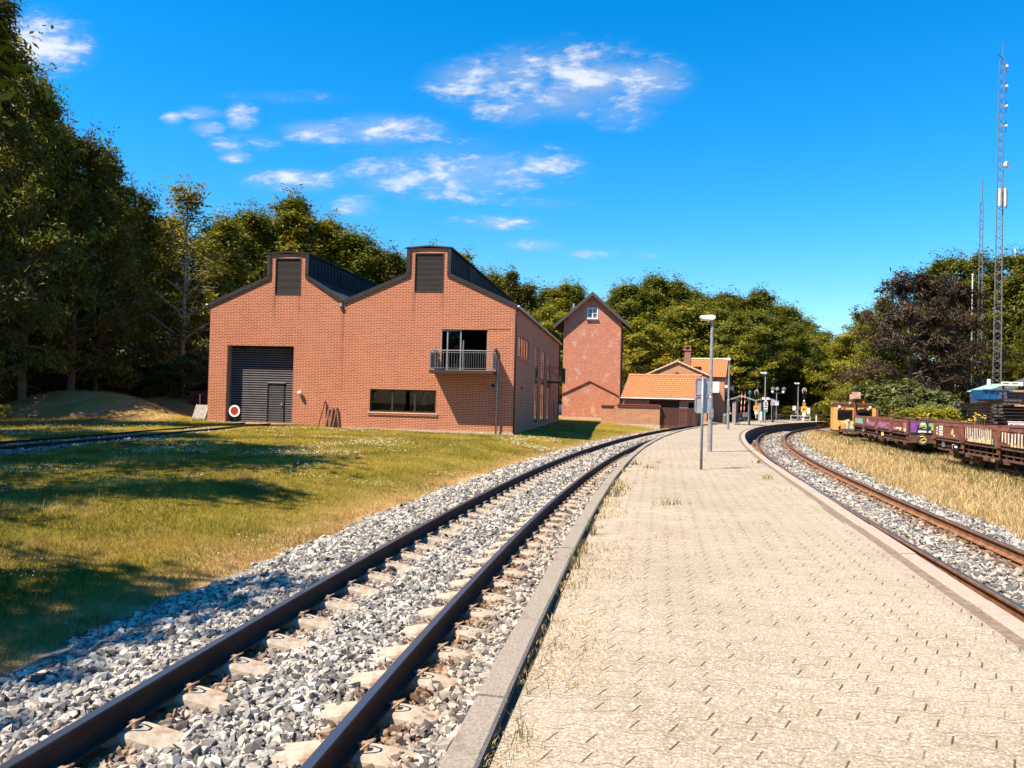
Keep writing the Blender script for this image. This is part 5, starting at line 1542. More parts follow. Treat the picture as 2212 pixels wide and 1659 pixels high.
# near wagon: stencil panel, scrawls and big cream letters between the ribs
def bar_text(xc, z0, z1, n, w_=.11, g=.165): return [rect(xc + k * g, xc + k * g + w_ * .55, z0 + random.uniform(-.02, .04), z1 + random.uniform(-.03, .02), random.uniform(-.02, .02)) for k in range(n)]
nbd = len(b2)
for k, bo_ in enumerate(b2):
    a = k * bw2
    if k == nbd - 1:
        splat(bo_, y_rib, [(G_WHITE, [rect(a + bw2 - .38, a + bw2 - .22, ZF + .12, ZF + .2), rect(a + bw2 - .38, a + bw2 - .22, ZF + .24, ZF + .3), rect(a + bw2 - .38, a + bw2 - .22, ZF + .34, ZF + .42)] + [rect(a + bw2 - 1.0, a + bw2 - .55, ZF + .1 + j * .1, ZF + .17 + j * .1) for j in range(4)])])
        splat(bo_, y_rib + .006, [(G_CREAM, [blob(a + bw2 - 2.1, ZF + .28, .12, .12), blob(a + bw2 - 2.3, ZF + .14, .1, .07)])])
    elif k == nbd - 2:
        splat(bo_, y_rib, [(G_WHITE, bar_text(a + bw2 - 2.6, ZF + .12, ZT - .02, 14)), (G_CREAM, bar_text(a + bw2 - .45, ZF + .1, ZT - .03, 2) + [rect(a + bw2 - 2.6 + k * .165 + random.uniform(-.03, .03), a + bw2 - 2.46 + k * .165, ZF + .02, ZF + random.uniform(.1, .2)) for k in range(13)]), (G_TEAL, [rect(a + bw2 - 2.0, a + bw2 - 1.92, ZF + .02, ZF + .25), rect(a + bw2 - 2.75, a + bw2 - 2.68, ZF + .02, ZF + .2)])])
    else:
        splat(bo_, y_rib, [(G_WHITE, bar_text(a + .3, ZF + .1, ZT - .08, 12, .16, .24)), (G_CREAM, [rect(a + .5 + k * .24, a + .66 + k * .24, ZF + .03, ZF + random.uniform(.09, .16)) for k in range(8)])])
for qq in (w2,):
    MB().box(w2L - 2.5, w2L - 1.75, 1.24, 1.262, ZF - .42, ZF - .13).build('data_plate', BLACK, qq)
    mb = MB().box(w2L - 2.4, w2L - 2.1, 1.263, 1.266, ZF - .3, ZF - .22).box(w2L - 1.88, w2L - 1.86, 1.263, 1.266, ZF - .36, ZF - .18).box(w2L - 2.05, w2L - 1.86, 1.263, 1.266, ZF - .2, ZF - .18)
    mb.build('plate_print', WHITE2, qq)
    MB().box(w2L - .95, w2L - .65, 1.24, 1.265, ZF - .34, ZF - .1).build('label_holder', GALVD, qq)
    MB().box(w2L - 7, w2L - .6, -1.34, -1.26, ZT + .055, ZT + .085).build('graffiti_edge', G_PINK, qq)
MB().box(5.6, 6.1, 1.24, 1.262, ZF - .36, ZF - .12).build('data_plate', G_YEL, w1)
MB().box(11.0, 11.5, 1.24, 1.262, ZF - .34, ZF - .12).build('data_plate', GALV, w1)
MB().tube([(13.3, -.9, 1.3), (13.3, -.9, 2.05)], .05, 8).build('stake', RUSTL, w1)

# ------------------------------------------------------------------ yellow rail trolley
vh = thing('rail_trolley', 'yellow rail trolley with a wide front window, a dark door and a folded crane', 'rail vehicle', (xat(1846, 53.5), 53.5, ZR), -R_(19))
hw = 1.36
cab = MB()
cab.wall((-hw, hw, .35, [(-hw, 2.17), (hw, 2.17)]), [(-hw + .28, -.12, 1.05, 1.78), (.02, hw - .25, 1.05, 1.78)], 'y', 0, .08)
cab.wall((.08, 2.7, .35, [(.08, 2.17), (2.7, 2.17)]), [(.35, .85, 1.05, 1.8), (1.1, 1.9, .5, 2.0)], 'x', -hw, -hw + .08)
cab.wall((.08, 2.7, .35, [(.08, 2.17), (2.7, 2.17)]), [(.4, 2.2, 1.05, 1.8)], 'x', hw - .08, hw)
cab.wall((-hw + .08, hw - .08, .35, [(-hw + .08, 2.17), (hw - .08, 2.17)]), [(-.9, .9, 1.05, 1.78)], 'y', 2.62, 2.7)
cab.build('cab', YEL, vh)
MB().box(-hw + .03, -hw + .06, .12, 2.6, .55, 2.0).build('side_door', mat('door_brown', (.10, .05, .035), .6, .2), vh)
MB().box(hw, hw + .16, .02, 1.2, .6, 2.15).build('mirror_flap', mat('flap_brown', (.16, .07, .05), .7, .2), vh)
MB().prism([(-hw - .1, 2.17), (hw + .05, 2.17), (hw - .1, 2.26), (-hw + .1, 2.3)], 'y', -.12, 2.8).build('roof', mat('roof_brown', (.12, .06, .04), .8, .3), vh)
for a, b_ in ((-hw + .28, -.12), (.02, hw - .25)):
    f_ = MB().box(a, a + .05, -.02, .09, 1.05, 1.78).box(b_ - .05, b_, -.02, .09, 1.05, 1.78).box(a + .05, b_ - .05, -.02, .09, 1.73, 1.78).box(a + .05, b_ - .05, -.02, .09, 1.05, 1.1)
    w_ = f_.build('windscreen', BLACK, vh); MB().box(a + .03, b_ - .03, .03, .04, 1.07, 1.76).build('pane', GLASS, w_)
MB().box(.25, .75, .5, .55, 1.06, 1.6).box(.2, .8, .48, .54, 1.6, 1.68).build('seat_back', mat('pale_seat', (.42, .44, .46), .6), vh)
for xx in (-hw + .38, hw - .38):
    MB().tube([(xx, -.07, 1.98), (xx, -.0, 1.98)], .09, 14).build('headlight', WHITE, vh)
for xx in (-hw + .68, hw - .7): MB().box(xx - .07, xx + .07, -.04, 0, 1.88, 2.06).build('tail_light', REDP, vh)
MB().box(-.06, .06, -.03, 0, 1.9, 2.05).build('roof_lamp', BLACK, vh)
MB().box(-hw + .5, -.1, -.03, .0, .55, .9).box(-hw + .45, -.05, -.05, -.03, .72, .76).build('front_grille', mat('grille_brown', (.45, .20, .05), .7), vh)
MB().tube([(hw - .65, 1.3, 2.25), (hw - .65, 1.3, 2.42)], .08, 10).build('beacon', mat('beacon_red', (.6, .08, .03), .4), vh)
MB().box(-hw, hw, -.2, 2.8, .22, .36).box(-.95, .95, -3.2, 0, .3, .5).build('chassis', mat('chassis_brown', (.07, .04, .03), .8, .3), vh)
for yy in (.5, 2.2):
    for sx in (-.75, .75): MB().tube([(sx - .06, yy, .33), (sx + .06, yy, .33)], .33, 18).build('wheel', mat('wheel_dark', (.03, .02, .016), .7, .2), vh)
for sx in (-.88, .88): MB().tube([(sx, -.45, .5), (sx, -.02, .5)], [.17, .1], 14).build('buffer', BLACK, vh)
cr2 = MB().prism([(-.17, .5), (.17, .5), (.05, 1.3), (.02, 2.4), (-.1, 2.4), (-.12, 1.3)], 'y', -.95, -.7)
cn = cr2.build('crane_column', mat('crane_red', (.32, .045, .03), .6, .2), vh)
MB().prism([(-.08, 2.35), (.05, 2.35), (.2, 1.2), (.35, 1.0), (.3, .95), (.08, 1.15)], 'y', -.99, -.96).build('crane_ram', BLACK, cn)
hd = MB().box(-.2, .28, -1.1, -.55, 2.55, 3.0).box(-.38, -.2, -.95, -.6, 2.5, 2.85).bar((-.4, -.7, 2.2), (-.1, -.8, 2.6), .12, .12)
hd.build('crane_head', mat('crane_pinkish', (.42, .26, .20), .7, .3, 5), cn)
MB().tube([(.2, -.8, 2.6), (.42, -.8, 2.45), (.38, -.8, 2.2), (.15, -.8, 2.3)], .025, 6).build('crane_hose', BLACK, cn)
MB().box(-hw + .9, hw - .2, -3.1, -.6, .5, .56).build('load_bed', GALV, vh)
MB().prism([(-.42, .5), (.1, .5), (.05, 1.0), (-.35, 1.0)], 'y', -1.6, -1.45).build('green_panel', mat('lime_panel', (.38, .5, .10), .6, .3, 5), vh)
MB().tube([(-.75, -1.2, .25), (-.7, -1.2, .85), (-.4, -1.2, 1.05)], [.22, .25, .12], 10).build('orange_drum', mat('drum_orange', (.62, .24, .05), .6, .3, 5), vh)
for pn_, xx in ((mat('rag_purple', (.22, .12, .35), .7, .3), -.48), (mat('rag_pale', (.5, .42, .35), .7, .3), -.58)): MB().box(xx - .06, xx + .05, -1.55, -1.4, .45, 1.0).build('bundle', pn_, vh)

# ------------------------------------------------------------------ trees
BARK = mat('bark', (.10, .075, .055), .95, .35, 5, bump=.4, bscale=20)
BARKP = mat('pale_bark', (.30, .26, .21), .9, .3, 6, bump=.3, bscale=20)
LF_BEECH = leaf_mat('beech_leaves', (.062, .078, .009), (.120, .135, .013), (.215, .20, .018), .25, .18)
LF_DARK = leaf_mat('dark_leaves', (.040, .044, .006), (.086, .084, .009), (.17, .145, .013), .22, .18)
LF_LIGHT = leaf_mat('light_leaves', (.12, .13, .011), (.205, .205, .016), (.30, .26, .026), .3, .2)
LF_GOLD = leaf_mat('golden_leaves', (.10, .102, .010), (.18, .17, .014), (.29, .24, .022), .3, .2)
LF_RED = leaf_mat('copper_leaves', (.022, .012, .006), (.042, .022, .010), (.10, .07, .016), .15, .3)
LF_FIR = leaf_mat('conifer_needles', (.055, .055, .007), (.11, .097, .010), (.18, .14, .014), .12, .2)
LF_MAPLE = leaf_mat('maple_leaves', (.045, .060, .012), (.080, .095, .018), (.14, .14, .03), .25)

def unit(v): return v / np.linalg.norm(v, axis=-1, keepdims=True)

def make_tree(H, R, cb, prof, n_limb, n_leaf, leaf, m_leaf, seed, m_bark=BARK, droop=.15, flat=.62, up=(.25, .9), trunk_r=.22, lean=0.0, twig_n=9, spread=.5, bare=0.0, aspect=.62):
    """a tapered trunk with limbs and twigs; leaf sprays set along the twigs"""
    g = np.random.default_rng(seed)
    tb = MB()
    zz = np.linspace(0, H * .96, 9)
    wob = np.cumsum(g.normal(0, H * .006, (9, 2)), 0)
    tp = np.stack([wob[:, 0] + lean * zz / H, wob[:, 1], zz], 1)
    tb.tube([tuple(q) for q in tp], [max(.02, trunk_r * (1 - .93 * (z / H) ** .8)) for z in zz], 7, cap=False)
    def trunk_at(z): return np.array([np.interp(z, zz, tp[:, 0]), np.interp(z, zz, tp[:, 1]), z])
    anchors = []; wts = []
    for i in range(n_limb):
        t = cb + (1 - cb) * ((i + .5 + g.uniform(-.4, .4)) / n_limb)
        az_ = i * 2.39996 + g.normal(0, .35)
        L = R * prof((t - cb) / (1 - cb)) * g.uniform(.72, 1.22)
        e = up[0] + (up[1] - up[0]) * (t - cb) / (1 - cb) + g.normal(0, .12)
        p0 = trunk_at(t * H * .93)
        ns_ = 6; P_ = [p0]
        d = np.array([math.cos(az_) * math.cos(e), math.sin(az_) * math.cos(e), math.sin(e)])
        for k in range(ns_):
            d = d + g.normal(0, .09, 3) + np.array([0, 0, -droop * (k / ns_)])
            d /= np.linalg.norm(d)
            P_.append(P_[-1] + d * L / ns_)
        P_ = np.array(P_)
        r0 = max(.018, trunk_r * .42 * (1 - t) + .025)
        tb.tube([tuple(q) for q in P_], [r0 * (1 - .85 * k / ns_) for k in range(ns_ + 1)], 5, cap=False)
        for k in range(twig_n):
            f = .22 + .78 * (k + g.uniform(0, 1)) / twig_n
            q = P_[min(int(f * ns_), ns_ - 1)] + (P_[min(int(f * ns_) + 1, ns_)] - P_[min(int(f * ns_), ns_ - 1)]) * (f * ns_ % 1)
            sd = 1 if k % 2 else -1
            hd = math.atan2(d[1], d[0]) + sd * g.uniform(.4, 1.2)
            l2 = L * spread * (1.15 - f) * g.uniform(.6, 1.2) + .25
            ez = g.uniform(-.15, .5)
            tip = q + np.array([math.cos(hd) * math.cos(ez), math.sin(hd) * math.cos(ez), math.sin(ez)]) * l2
            if bare > 0 or k % 3 == 0: tb.tube([tuple(q), tuple((q + tip) / 2 + g.normal(0, .04, 3)), tuple(tip)], [.018, .012, .006], 3, cap=False)
            if g.uniform() < bare: continue
            for j in range(4):
                u_ = (j + 1) / 4
                anchors.append(q + (tip - q) * u_); wts.append(.6 + u_)
        anchors.append(P_[-1]); wts.append(1.2)
        for k in range(3 if t > .45 else 1):   # upright shoots that feather the outline
            q = P_[-1 - k]; l2 = H * g.uniform(.03, .095); e2 = np.array([g.normal(0, .35), g.normal(0, .35), 1.0]) + d * .5
            e2 = e2 / np.linalg.norm(e2) * l2
            for j in range(4): anchors.append(q + e2 * (j + 1) / 4); wts.append(.75 - .1 * j)
    anchors = np.array(anchors); wts = np.array(wts) / np.sum(wts)
    # clumps: some anchors carry many leaves, some few, so that gaps stay open
    wts = wts * g.gamma(1.7, 1.0, len(wts)); wts /= wts.sum()
    ai = g.choice(len(anchors), n_leaf, p=wts)
    sg_ = leaf * 1.5
    C_ = anchors[ai] + g.normal(0, 1, (n_leaf, 3)) * np.array([sg_, sg_, sg_ * flat])
    out = C_ - np.array([0, 0, H * (cb + 1) / 2]); out[:, 2] *= .3; out = unit(out + 1e-6)
    nr = unit(np.array([0, 0, .75]) + out * .6 + g.normal(0, .55, (n_leaf, 3)))
    t1 = unit(np.cross(nr, g.normal(0, 1, (n_leaf, 3)))); t2 = np.cross(nr, t1)
    sz = leaf * g.uniform(.55, 1.35, n_leaf)[:, None]
    V = np.stack([C_ - t1 * sz, C_ - t2 * sz * aspect * .5 + t1 * sz * .1 + nr * sz * .12, C_ + t1 * sz, C_ + t2 * sz * aspect * .5 + t1 * sz * .1 + nr * sz * .12], 1).reshape(-1, 3)
    F = np.arange(n_leaf * 4).reshape(-1, 4)
    return tb, V, F, m_leaf, m_bark

PROTO = {}
def proto(key, *a, **k):
    tb, V, F, ml, mbk = make_tree(*a, **k)
    PROTO[key] = (tb, V, F, ml, mbk, a[0], a[1])
dome = lambda t: math.sin(math.pi * min(1, .12 + .88 * t) ** .8) ** .6 * (1.0 - .15 * t) + .1
egg = lambda t: (1 - t) ** .45 * (.55 + .45 * min(1, t * 4)) + .10
cone = lambda t: (1 - t) ** .9 + .03
broad = lambda t: math.sin(math.pi * (.18 + .8 * t)) ** .5
proto('beech_a', 20, 5.2, .14, egg, 58, 19000, .21, LF_BEECH, 1, trunk_r=.32, up=(.2, 1.1))
proto('beech_b', 20, 4.7, .10, egg, 58, 19000, .21, LF_BEECH, 2, trunk_r=.30, up=(.3, 1.2))
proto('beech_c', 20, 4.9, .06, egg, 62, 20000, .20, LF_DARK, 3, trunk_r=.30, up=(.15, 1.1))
proto('tall', 20, 3.4, .12, egg, 48, 11000, .22, LF_GOLD, 4, up=(.35, 1.15), trunk_r=.24)
proto('sparse', 16, 4.6, .22, egg, 34, 3600, .30, LF_LIGHT, 31, up=(.1, 1.1), trunk_r=.22, twig_n=7)
proto('high', 20, 5.2, .42, dome, 52, 19000, .22, LF_BEECH, 21, trunk_r=.3, up=(-.1, 1.0))
proto('light', 14, 5.2, .10, dome, 44, 15000, .22, LF_LIGHT, 5, trunk_r=.26, droop=.22)
proto('fir', 20, 3.3, .06, cone, 74, 13000, .22, LF_FIR, 6, up=(-.15, .55), droop=.05, trunk_r=.26, spread=.35)
proto('bare', 16, 4.2, .16, egg, 34, 3300, .20, LF_GOLD, 7, m_bark=BARKP, up=(.6, 1.25), trunk_r=.20, bare=.4, twig_n=12)
proto('copper', 14, 6.0, .06, dome, 54, 19000, .20, LF_RED, 8, trunk_r=.3, droop=.2)
proto('maple', 5, 3.0, .05, dome, 30, 7000, .20, LF_MAPLE, 9, trunk_r=.08, flat=.5, aspect=.85)
proto('shrub', 2.4, 1.6, .02, dome, 22, 3600, .12, LF_DARK, 10, trunk_r=.05, flat=.7)
proto('bush', 2.2, 1.5, .02, dome, 22, 3600, .10, LF_LIGHT, 12, trunk_r=.04, flat=.7)
_built = {}
def tree(key, X, Y, h, label, cat='tree', group=None, name=None, z=None, wide=1.0, rz=None):
    tb, V, F, ml, mbk, H0, R0 = PROTO[key]
    names = {'beech_a': 'beech_tree', 'beech_b': 'beech_tree', 'beech_c': 'beech_tree', 'tall': 'slender_tree', 'light': 'maple_tree', 'high': 'beech_tree', 'sparse': 'slender_tree', 'fir': 'fir_tree', 'bare': 'half_bare_tree', 'copper': 'copper_beech', 'maple': 'maple_shrub', 'shrub': 'shrub', 'bush': 'bush'}
    if z is None: z = float(ground_z(np.array(X), np.array(Y))) - .1
    k = h / H0
    rz = random.uniform(0, 6.28) if rz is None else rz
    sc = (k * wide, k * wide, k)
    if key not in _built:
        q = thing(name or names[key], label, cat, (X, Y, z), rz, group, sc)
        tb.build('trunk', mbk, q, smooth=True)
        np_mesh('crown', V, F, ml, q)
        _built[key] = q
        return q
    q = dup(_built[key], (X, Y, z), rz, label, None, sc)
    if group: q['group'] = group
    elif 'group' in q.keys(): del q['group']
    if name: q.name = name
    return q
def tree_px(key, px, top, D, label, **k):
    X = xat(px, D, 860); zg = float(ground_z(np.array(X), np.array(D))) - .1
    return tree(key, X, D, zat(px, top, D) - zg, label, z=zg, **k)

G1 = 'trees of the dark wood left of the shed'
# big dark trees at the left edge, from the frame inwards
tree_px('beech_c', -75, -60, 36, 'huge dark beech at the left edge, only its right side in the picture', wide=.7, group=G1)
tree_px('beech_a', 45, 150, 46, 'tall dark beech next to the huge one at the left edge', wide=.75, group=G1)
tree_px('beech_c', 140, 275, 50, 'dark beech with a ragged top, third along from the left edge', wide=.95, group=G1)
tree_px('beech_b', 205, 318, 54, 'dark round headed beech behind the right end of the earth bank', wide=.8, group=G1)
tree_px('beech_c', 275, 400, 58, 'lower dark beech left of the half bare tree', wide=.85, group=G1)
tree_px('bare', 395, 392, 60, 'half bare pale branched tree standing left of the shed', group=G1, wide=1.15)
tree_px('tall', 335, 455, 66, 'golden green slender tree just behind the half bare one', group=G1, wide=1.3)
tree_px('tall', 450, 470, 68, 'golden green tree right behind the half bare one, towards the shed', group=G1, wide=1.3)
GF = 'inner trees of the dark wood'
for i, (px, top, D) in enumerate(((-60, 120, 60), (20, 250, 64), (110, 350, 68), (200, 400, 70), (270, 450, 74), (350, 490, 80), (430, 500, 84), (-160, 0, 48), (-110, 40, 70), (60, 380, 86), (180, 420, 90))):
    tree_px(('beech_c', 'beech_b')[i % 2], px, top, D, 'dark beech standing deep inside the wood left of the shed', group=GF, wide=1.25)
G2 = 'trees of the wood behind the shed'
row = [('beech_b', 478, 452, 90, 'beech rising just left of the shed, behind its eave'), ('beech_a', 535, 436, 92, 'beech behind the left roof slope of the shed'), ('beech_b', 612, 408, 94, 'highest beech behind the shed, above its smaller lantern'), ('tall', 655, 432, 92, 'golden slender tree right of the highest beech behind the shed'), ('tall', 700, 436, 95, 'golden tree between the two roof lanterns, the taller one'), ('beech_a', 752, 474, 96, 'beech above the roof valley of the shed'),
       ('beech_b', 805, 506, 98, 'lower beech right of the roof valley of the shed'), ('fir', 858, 520, 96, 'pointed dark tree just left of the larger lantern'), ('tall', 945, 516, 104, 'golden tree peeping over the larger lantern'), ('tall', 1000, 528, 104, 'golden tree right of the larger lantern'), ('beech_a', 1052, 578, 102, 'beech above the right roof slope of the shed'), ('fir', 1112, 562, 100, 'pointed fir above the shed gutter'),
       ('fir', 1150, 596, 102, 'smaller pointed fir between the shed gutter and the tower'), ('tall', 1195, 598, 110, 'golden tree just left of the brick tower'), ('beech_a', 1232, 602, 116, 'pale topped beech touching the left verge of the tower roof'), ('light', 1185, 660, 96, 'yellow green tree in the gap between shed and tower'), ('light', 1225, 700, 98, 'lower yellow green tree beside the tower wall')]
for key, px, top, D, lab in row: tree_px(key, px, top + (14 if px < 680 else 24 if px < 830 else 8), D, lab, group=G2, wide=1.15 if key != 'fir' else 1.1)
G2b = 'second row of the wood behind the shed'
for i in range(15):
    px = 470 + i * 54
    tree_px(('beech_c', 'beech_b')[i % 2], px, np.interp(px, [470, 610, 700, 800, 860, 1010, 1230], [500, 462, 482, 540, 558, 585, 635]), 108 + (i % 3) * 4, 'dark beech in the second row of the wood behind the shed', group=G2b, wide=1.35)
G3 = 'trees of the wood behind tower and station'
row = [('beech_a', 1350, 604, 112, 'beech right above the right roof edge of the tower'), ('beech_b', 1400, 588, 114, 'high beech right of the tower'), ('beech_a', 1450, 596, 114, 'beech left of the lamp head above the orange roof'), ('beech_b', 1505, 628, 118, 'beech behind the nearest lamp head'), ('beech_a', 1560, 636, 120, 'beech behind the station chimney and roof'), ('fir', 1600, 630, 122, 'dark pointed tree right of the nearest lamp head'),
       ('beech_b', 1645, 618, 122, 'tall beech with feathery top right of the station'), ('beech_a', 1695, 652, 126, 'beech stepping down towards the gap over the line'), ('beech_b', 1738, 684, 130, 'lower beech left of the gap over the line'), ('beech_a', 1778, 708, 140, 'last beech left of the gap over the line'), ('beech_b', 1812, 742, 150, 'small distant beech in the gap over the line'),
       ('light', 1380, 690, 98, 'broad yellow green maple beside the tower wall'), ('light', 1470, 655, 102, 'big pale green maple above the outbuilding roof'), ('light', 1535, 672, 103, 'big pale green maple above the station roof'), ('light', 1585, 715, 100, 'pale green maple hanging over the right end of the station')]
for key, px, top, D, lab in row: tree_px(key, px, top + 6, D, lab, group=G3, wide=1.3 if key != 'fir' else 1.2)
G3b = 'second row of the wood behind the station'
for i in range(14):
    px = 1290 + i * 42
    tree_px(('beech_c', 'beech_b')[i % 2], px, np.interp(px, [1290, 1400, 1640, 1740, 1840], [650, 615, 645, 705, 765]), 134 + (i % 3) * 5, 'dark beech in the second row of the wood behind the station', group=G3b, wide=1.7)
G3c = 'trees at the dark end of the line'
for px, top, D, lab in ((1570, 668, 102, 'beech with a high crown right behind the station roof'), (1622, 672, 104, 'beech with a high crown above the unlit signal'), (1672, 682, 107, 'beech with a high crown above the loudspeaker mast'), (1720, 700, 110, 'beech with a high crown above the farthest lamp post'), (1765, 722, 114, 'beech with a high crown above the lone marker post'), (1802, 742, 117, 'beech with a high crown left of the gap over the line')):
    tree_px('high', px, top, D, lab, group=G3c, wide=1.25)
G3d = 'shaded trees closing the end of the line'
for i, (px, top, D) in enumerate(((1610, 770, 110), (1648, 772, 111), (1685, 776, 113), (1722, 782, 116), (1760, 790, 119), (1798, 804, 122), (1835, 806, 124), (1590, 780, 118), (1668, 770, 122), (1740, 784, 127))):
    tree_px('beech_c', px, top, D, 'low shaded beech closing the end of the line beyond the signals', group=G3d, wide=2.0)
G4 = 'trees on the right beyond the wagons'
row = [('beech_b', 1868, 668, 84, 'green beech left of the copper beech', 1.2), ('light', 1840, 720, 80, 'yellow green tree at the left foot of the copper beech', 1.1), ('copper', 1968, 590, 66, 'dark copper beech with purple brown leaves', .85), ('copper', 2062, 612, 69, 'second copper beech crown nearer the white pole', .7), ('beech_a', 2040, 552, 82, 'green beech rising behind the copper beech', 1.1), ('beech_b', 2110, 548, 80, 'green beech behind the smaller lattice mast', 1.1), ('beech_a', 2180, 545, 78, 'green beech behind the larger lattice mast', 1.1), ('beech_b', 2250, 530, 76, 'green beech at the right edge of the picture', 1.1),
       ('beech_b', 1915, 640, 68, 'green beech at the left shoulder of the copper beech', .9), ('light', 1900, 690, 74, 'yellow green tree glowing through the left side of the copper beech', 1.0), ('beech_c', 2230, 700, 72, 'lower dark beech at the right edge behind the timber stacks', 1.2)]
for key, px, top, D, lab, wd_ in row: tree_px(key, px, top, D, lab, group=G4, wide=wd_)
G4b = 'second row of trees on the right'
for i, (px, top, D) in enumerate(((1860, 740, 96), (1920, 690, 94), (1990, 640, 96), (2070, 600, 94), (2140, 600, 92), (2210, 600, 90), (2290, 560, 86))):
    tree_px('beech_c', px, top, D, 'dark beech behind the front trees on the right', group=G4b, wide=1.4)
# shrubs
GS = 'shrubs at the foot of the woods'
for i, (px, top, D) in enumerate(((5, 880, 40), (-30, 870, 38), (330, 800, 60), (285, 790, 60), (210, 790, 58), (110, 780, 58), (40, 780, 56), (-40, 770, 50), (160, 800, 62), (250, 810, 64), (375, 820, 66))):
    tree_px('shrub' if i > 1 else 'bush', px, top, D, 'sunlit grassy bush at the left edge by the bank' if i < 2 else 'dark undergrowth shrub at the foot of the wood behind the earth bank', cat='shrub', group=GS if i > 1 else 'bushes at the left edge', wide=1.0 if i < 2 else 1.8)
tree_px('maple', 412, 772, 56, 'pale leaved shrub against the left corner of the shed', cat='shrub')
GM_ = 'leafy shrubs behind the wagons'
for px, top, D, lab, wd_ in ((1945, 835, 56, 'large dark green maple shrub behind the far wagon', 1.5), (1995, 850, 54, 'dark green maple shrub beside the timber stack', 1.2), (1960, 866, 50, 'lower maple shrub between trolley and timber stack', 1.2), (2030, 858, 54, 'low maple shrub at the left end of the timber stack', 1.0)):
    tree_px('maple', px, top, D, lab, cat='shrub', group=GM_, wide=wd_)
for px, top, D, lab in ((1912, 880, 60, 'yellowish bush behind the far wagon, right of the trolley'), (2030, 892, 42, 'yellowish weedy bush left of the timber stack'), (1985, 893, 46, 'low yellow green bush over the wagon side')):
    tree_px('bush', px, top, D, lab, cat='shrub', group='yellowish bushes behind the wagons', wide=1.3)
for i, (px, top, D) in enumerate(((1690, 880, 100), (1730, 884, 98), (1770, 886, 96), (1660, 880, 104), (1800, 880, 92), (1820, 880, 90))):
    tree_px('shrub', px, top, D, 'dark low shrub at the end of the line beyond the platform', cat='shrub', group='shrubs at the end of the line', wide=2.0)
# trees outside the picture on the left whose shadows lie across the lawn
GO = 'trees along the lawn on the left'
for key, X, Y, h, wd_ in (('sparse', -12.7, 2.6, 16.5, .9), ('sparse', -15.0, 10.9, 16.5, .8), ('sparse', -17.8, 9.2, 16, .8), ('sparse', -17.6, 17.6, 19, .85), ('sparse', -19.8, 20.8, 20, 1.0), ('sparse', -22.5, 18.5, 19, .9), ('beech_c', -24.5, 26, 20, .9), ('beech_a', -31, 34, 21, 1.0), ('beech_c', -34.5, 41, 21, .95), ('beech_a', -37.5, 46.5, 22, 1.0), ('beech_c', -27, 12, 19, 1.0)):
    tree(key, X, Y, h, {'tall': 'slender tree', 'sparse': 'sparse crowned tree', 'bare': 'thin branched tree'}.get(key, 'beech') + ' standing along the left side of the lawn', group=GO, wide=wd_)

# ------------------------------------------------------------------ lattice masts
MAST = mat('mast_steel', (.10, .11, .13), .6, .2, 3)
def mast(px, D, label, zb, zt, w0, w1, nb):
    q = thing('lattice_mast', label, 'mast', (xat(px, D, 560), D, zb), .5)
    H = zt - zb
    mb = MB(); leg = []
    for k in range(3):
        a = k * 2 * math.pi / 3
        p0 = Vector((w0 * math.cos(a), w0 * math.sin(a), 0)); p1 = Vector((w1 * math.cos(a), w1 * math.sin(a), H))
        mb.tube([p0, p1], [.055, .04], 6); leg.append((p0, p1))
    mb.build('leg_frame', MAST, q)
    mb = MB()
    for k in range(3):
        a, b_ = leg[k], leg[(k + 1) % 3]
        for i in range(nb):
            t0, t1 = i / nb, (i + 1) / nb
            A = a[0].lerp(a[1], t0 if i % 2 else t1); B = b_[0].lerp(b_[1], t1 if i % 2 else t0)
            mb.tube([A, B], .018, 4)
    mb.build('lattice', MAST, q)
    return q
D1 = 66
zt = zat(2165, 129, D1)
m1 = mast(2160, D1, 'tall steel lattice mast with white antenna panels and a dish', .5, zt, .42, .20, 74)
zr_ = lambda y, D=D1: zat(2160, y, D) - .5
MB().tube([(0, 0, zt - .5), (0, 0, zr_(90))], .035, 6).build('whip_antenna', MAST, m1)
MB().bar((0, 0, zt - .4), (-.8, 0, zt - .1), .04, .04).build('side_arm', MAST, m1)
for i, (ax, ay) in enumerate(((-.52, -.25), (-.12, -.5), (.55, -.1))):
    a = MB().box(ax - .16, ax + .16, ay - .08, ay + .06, zr_(448), zr_(410)).build('antenna_panel', WHITE2, m1)
    MB().bar((ax, ay + .1, zr_(440)), (ax * .5, ay * .5 + .1, zr_(440)), .05, .05).bar((ax, ay + .1, zr_(418)), (ax * .5, ay * .5 + .1, zr_(418)), .05, .05).build('panel_bracket', MAST, a)
MB().tube([(-.1, -.65, zr_(360)), (-.1, -.4, zr_(360)), (-.1, -.3, zr_(360))], [.3, .27, .1], 16).build('dish', WHITE, m1)
for y in (144, 187, 230, 273):
    a = MB().tube([(.26, -.2, zr_(y + 14)), (.26, -.2, zr_(y - 12))], .03, 6).build('rod_antenna', MAST, m1); MB().sphere((.26, -.2, zr_(y)), .15, 8, 6).build('rod_housing', WHITE2, a)
D2 = 72
zt = zat(2123, 436, D2)
m2 = mast(2120, D2, 'slimmer lattice mast with a plain spike, left of the tall mast', .5, zt, .24, .16, 52)
MB().tube([(0, 0, zt - .5), (0, 0, zat(2123.5, 386, D2) - .5)], .05, 6).build('spike', MAST, m2)
q = thing('flag_pole', 'white pole standing in front of the copper beech', 'pole', (xat(2097, 72), 72, .3))
MB().tube([(0, 0, 0), (0, 0, zat(2100, 594, 72) - .3)], [.07, .055], 10).build('pole', WHITE2, q); MB().sphere((0, 0, zat(2100, 594, 72) - .28), .1, 8, 6).build('finial', WHITE2, q)
q = thing('street_lamp', 'white street lamp with one arm among the trees at the right edge', 'lamp post', (xat(2193, 88, 560), 88, .5))
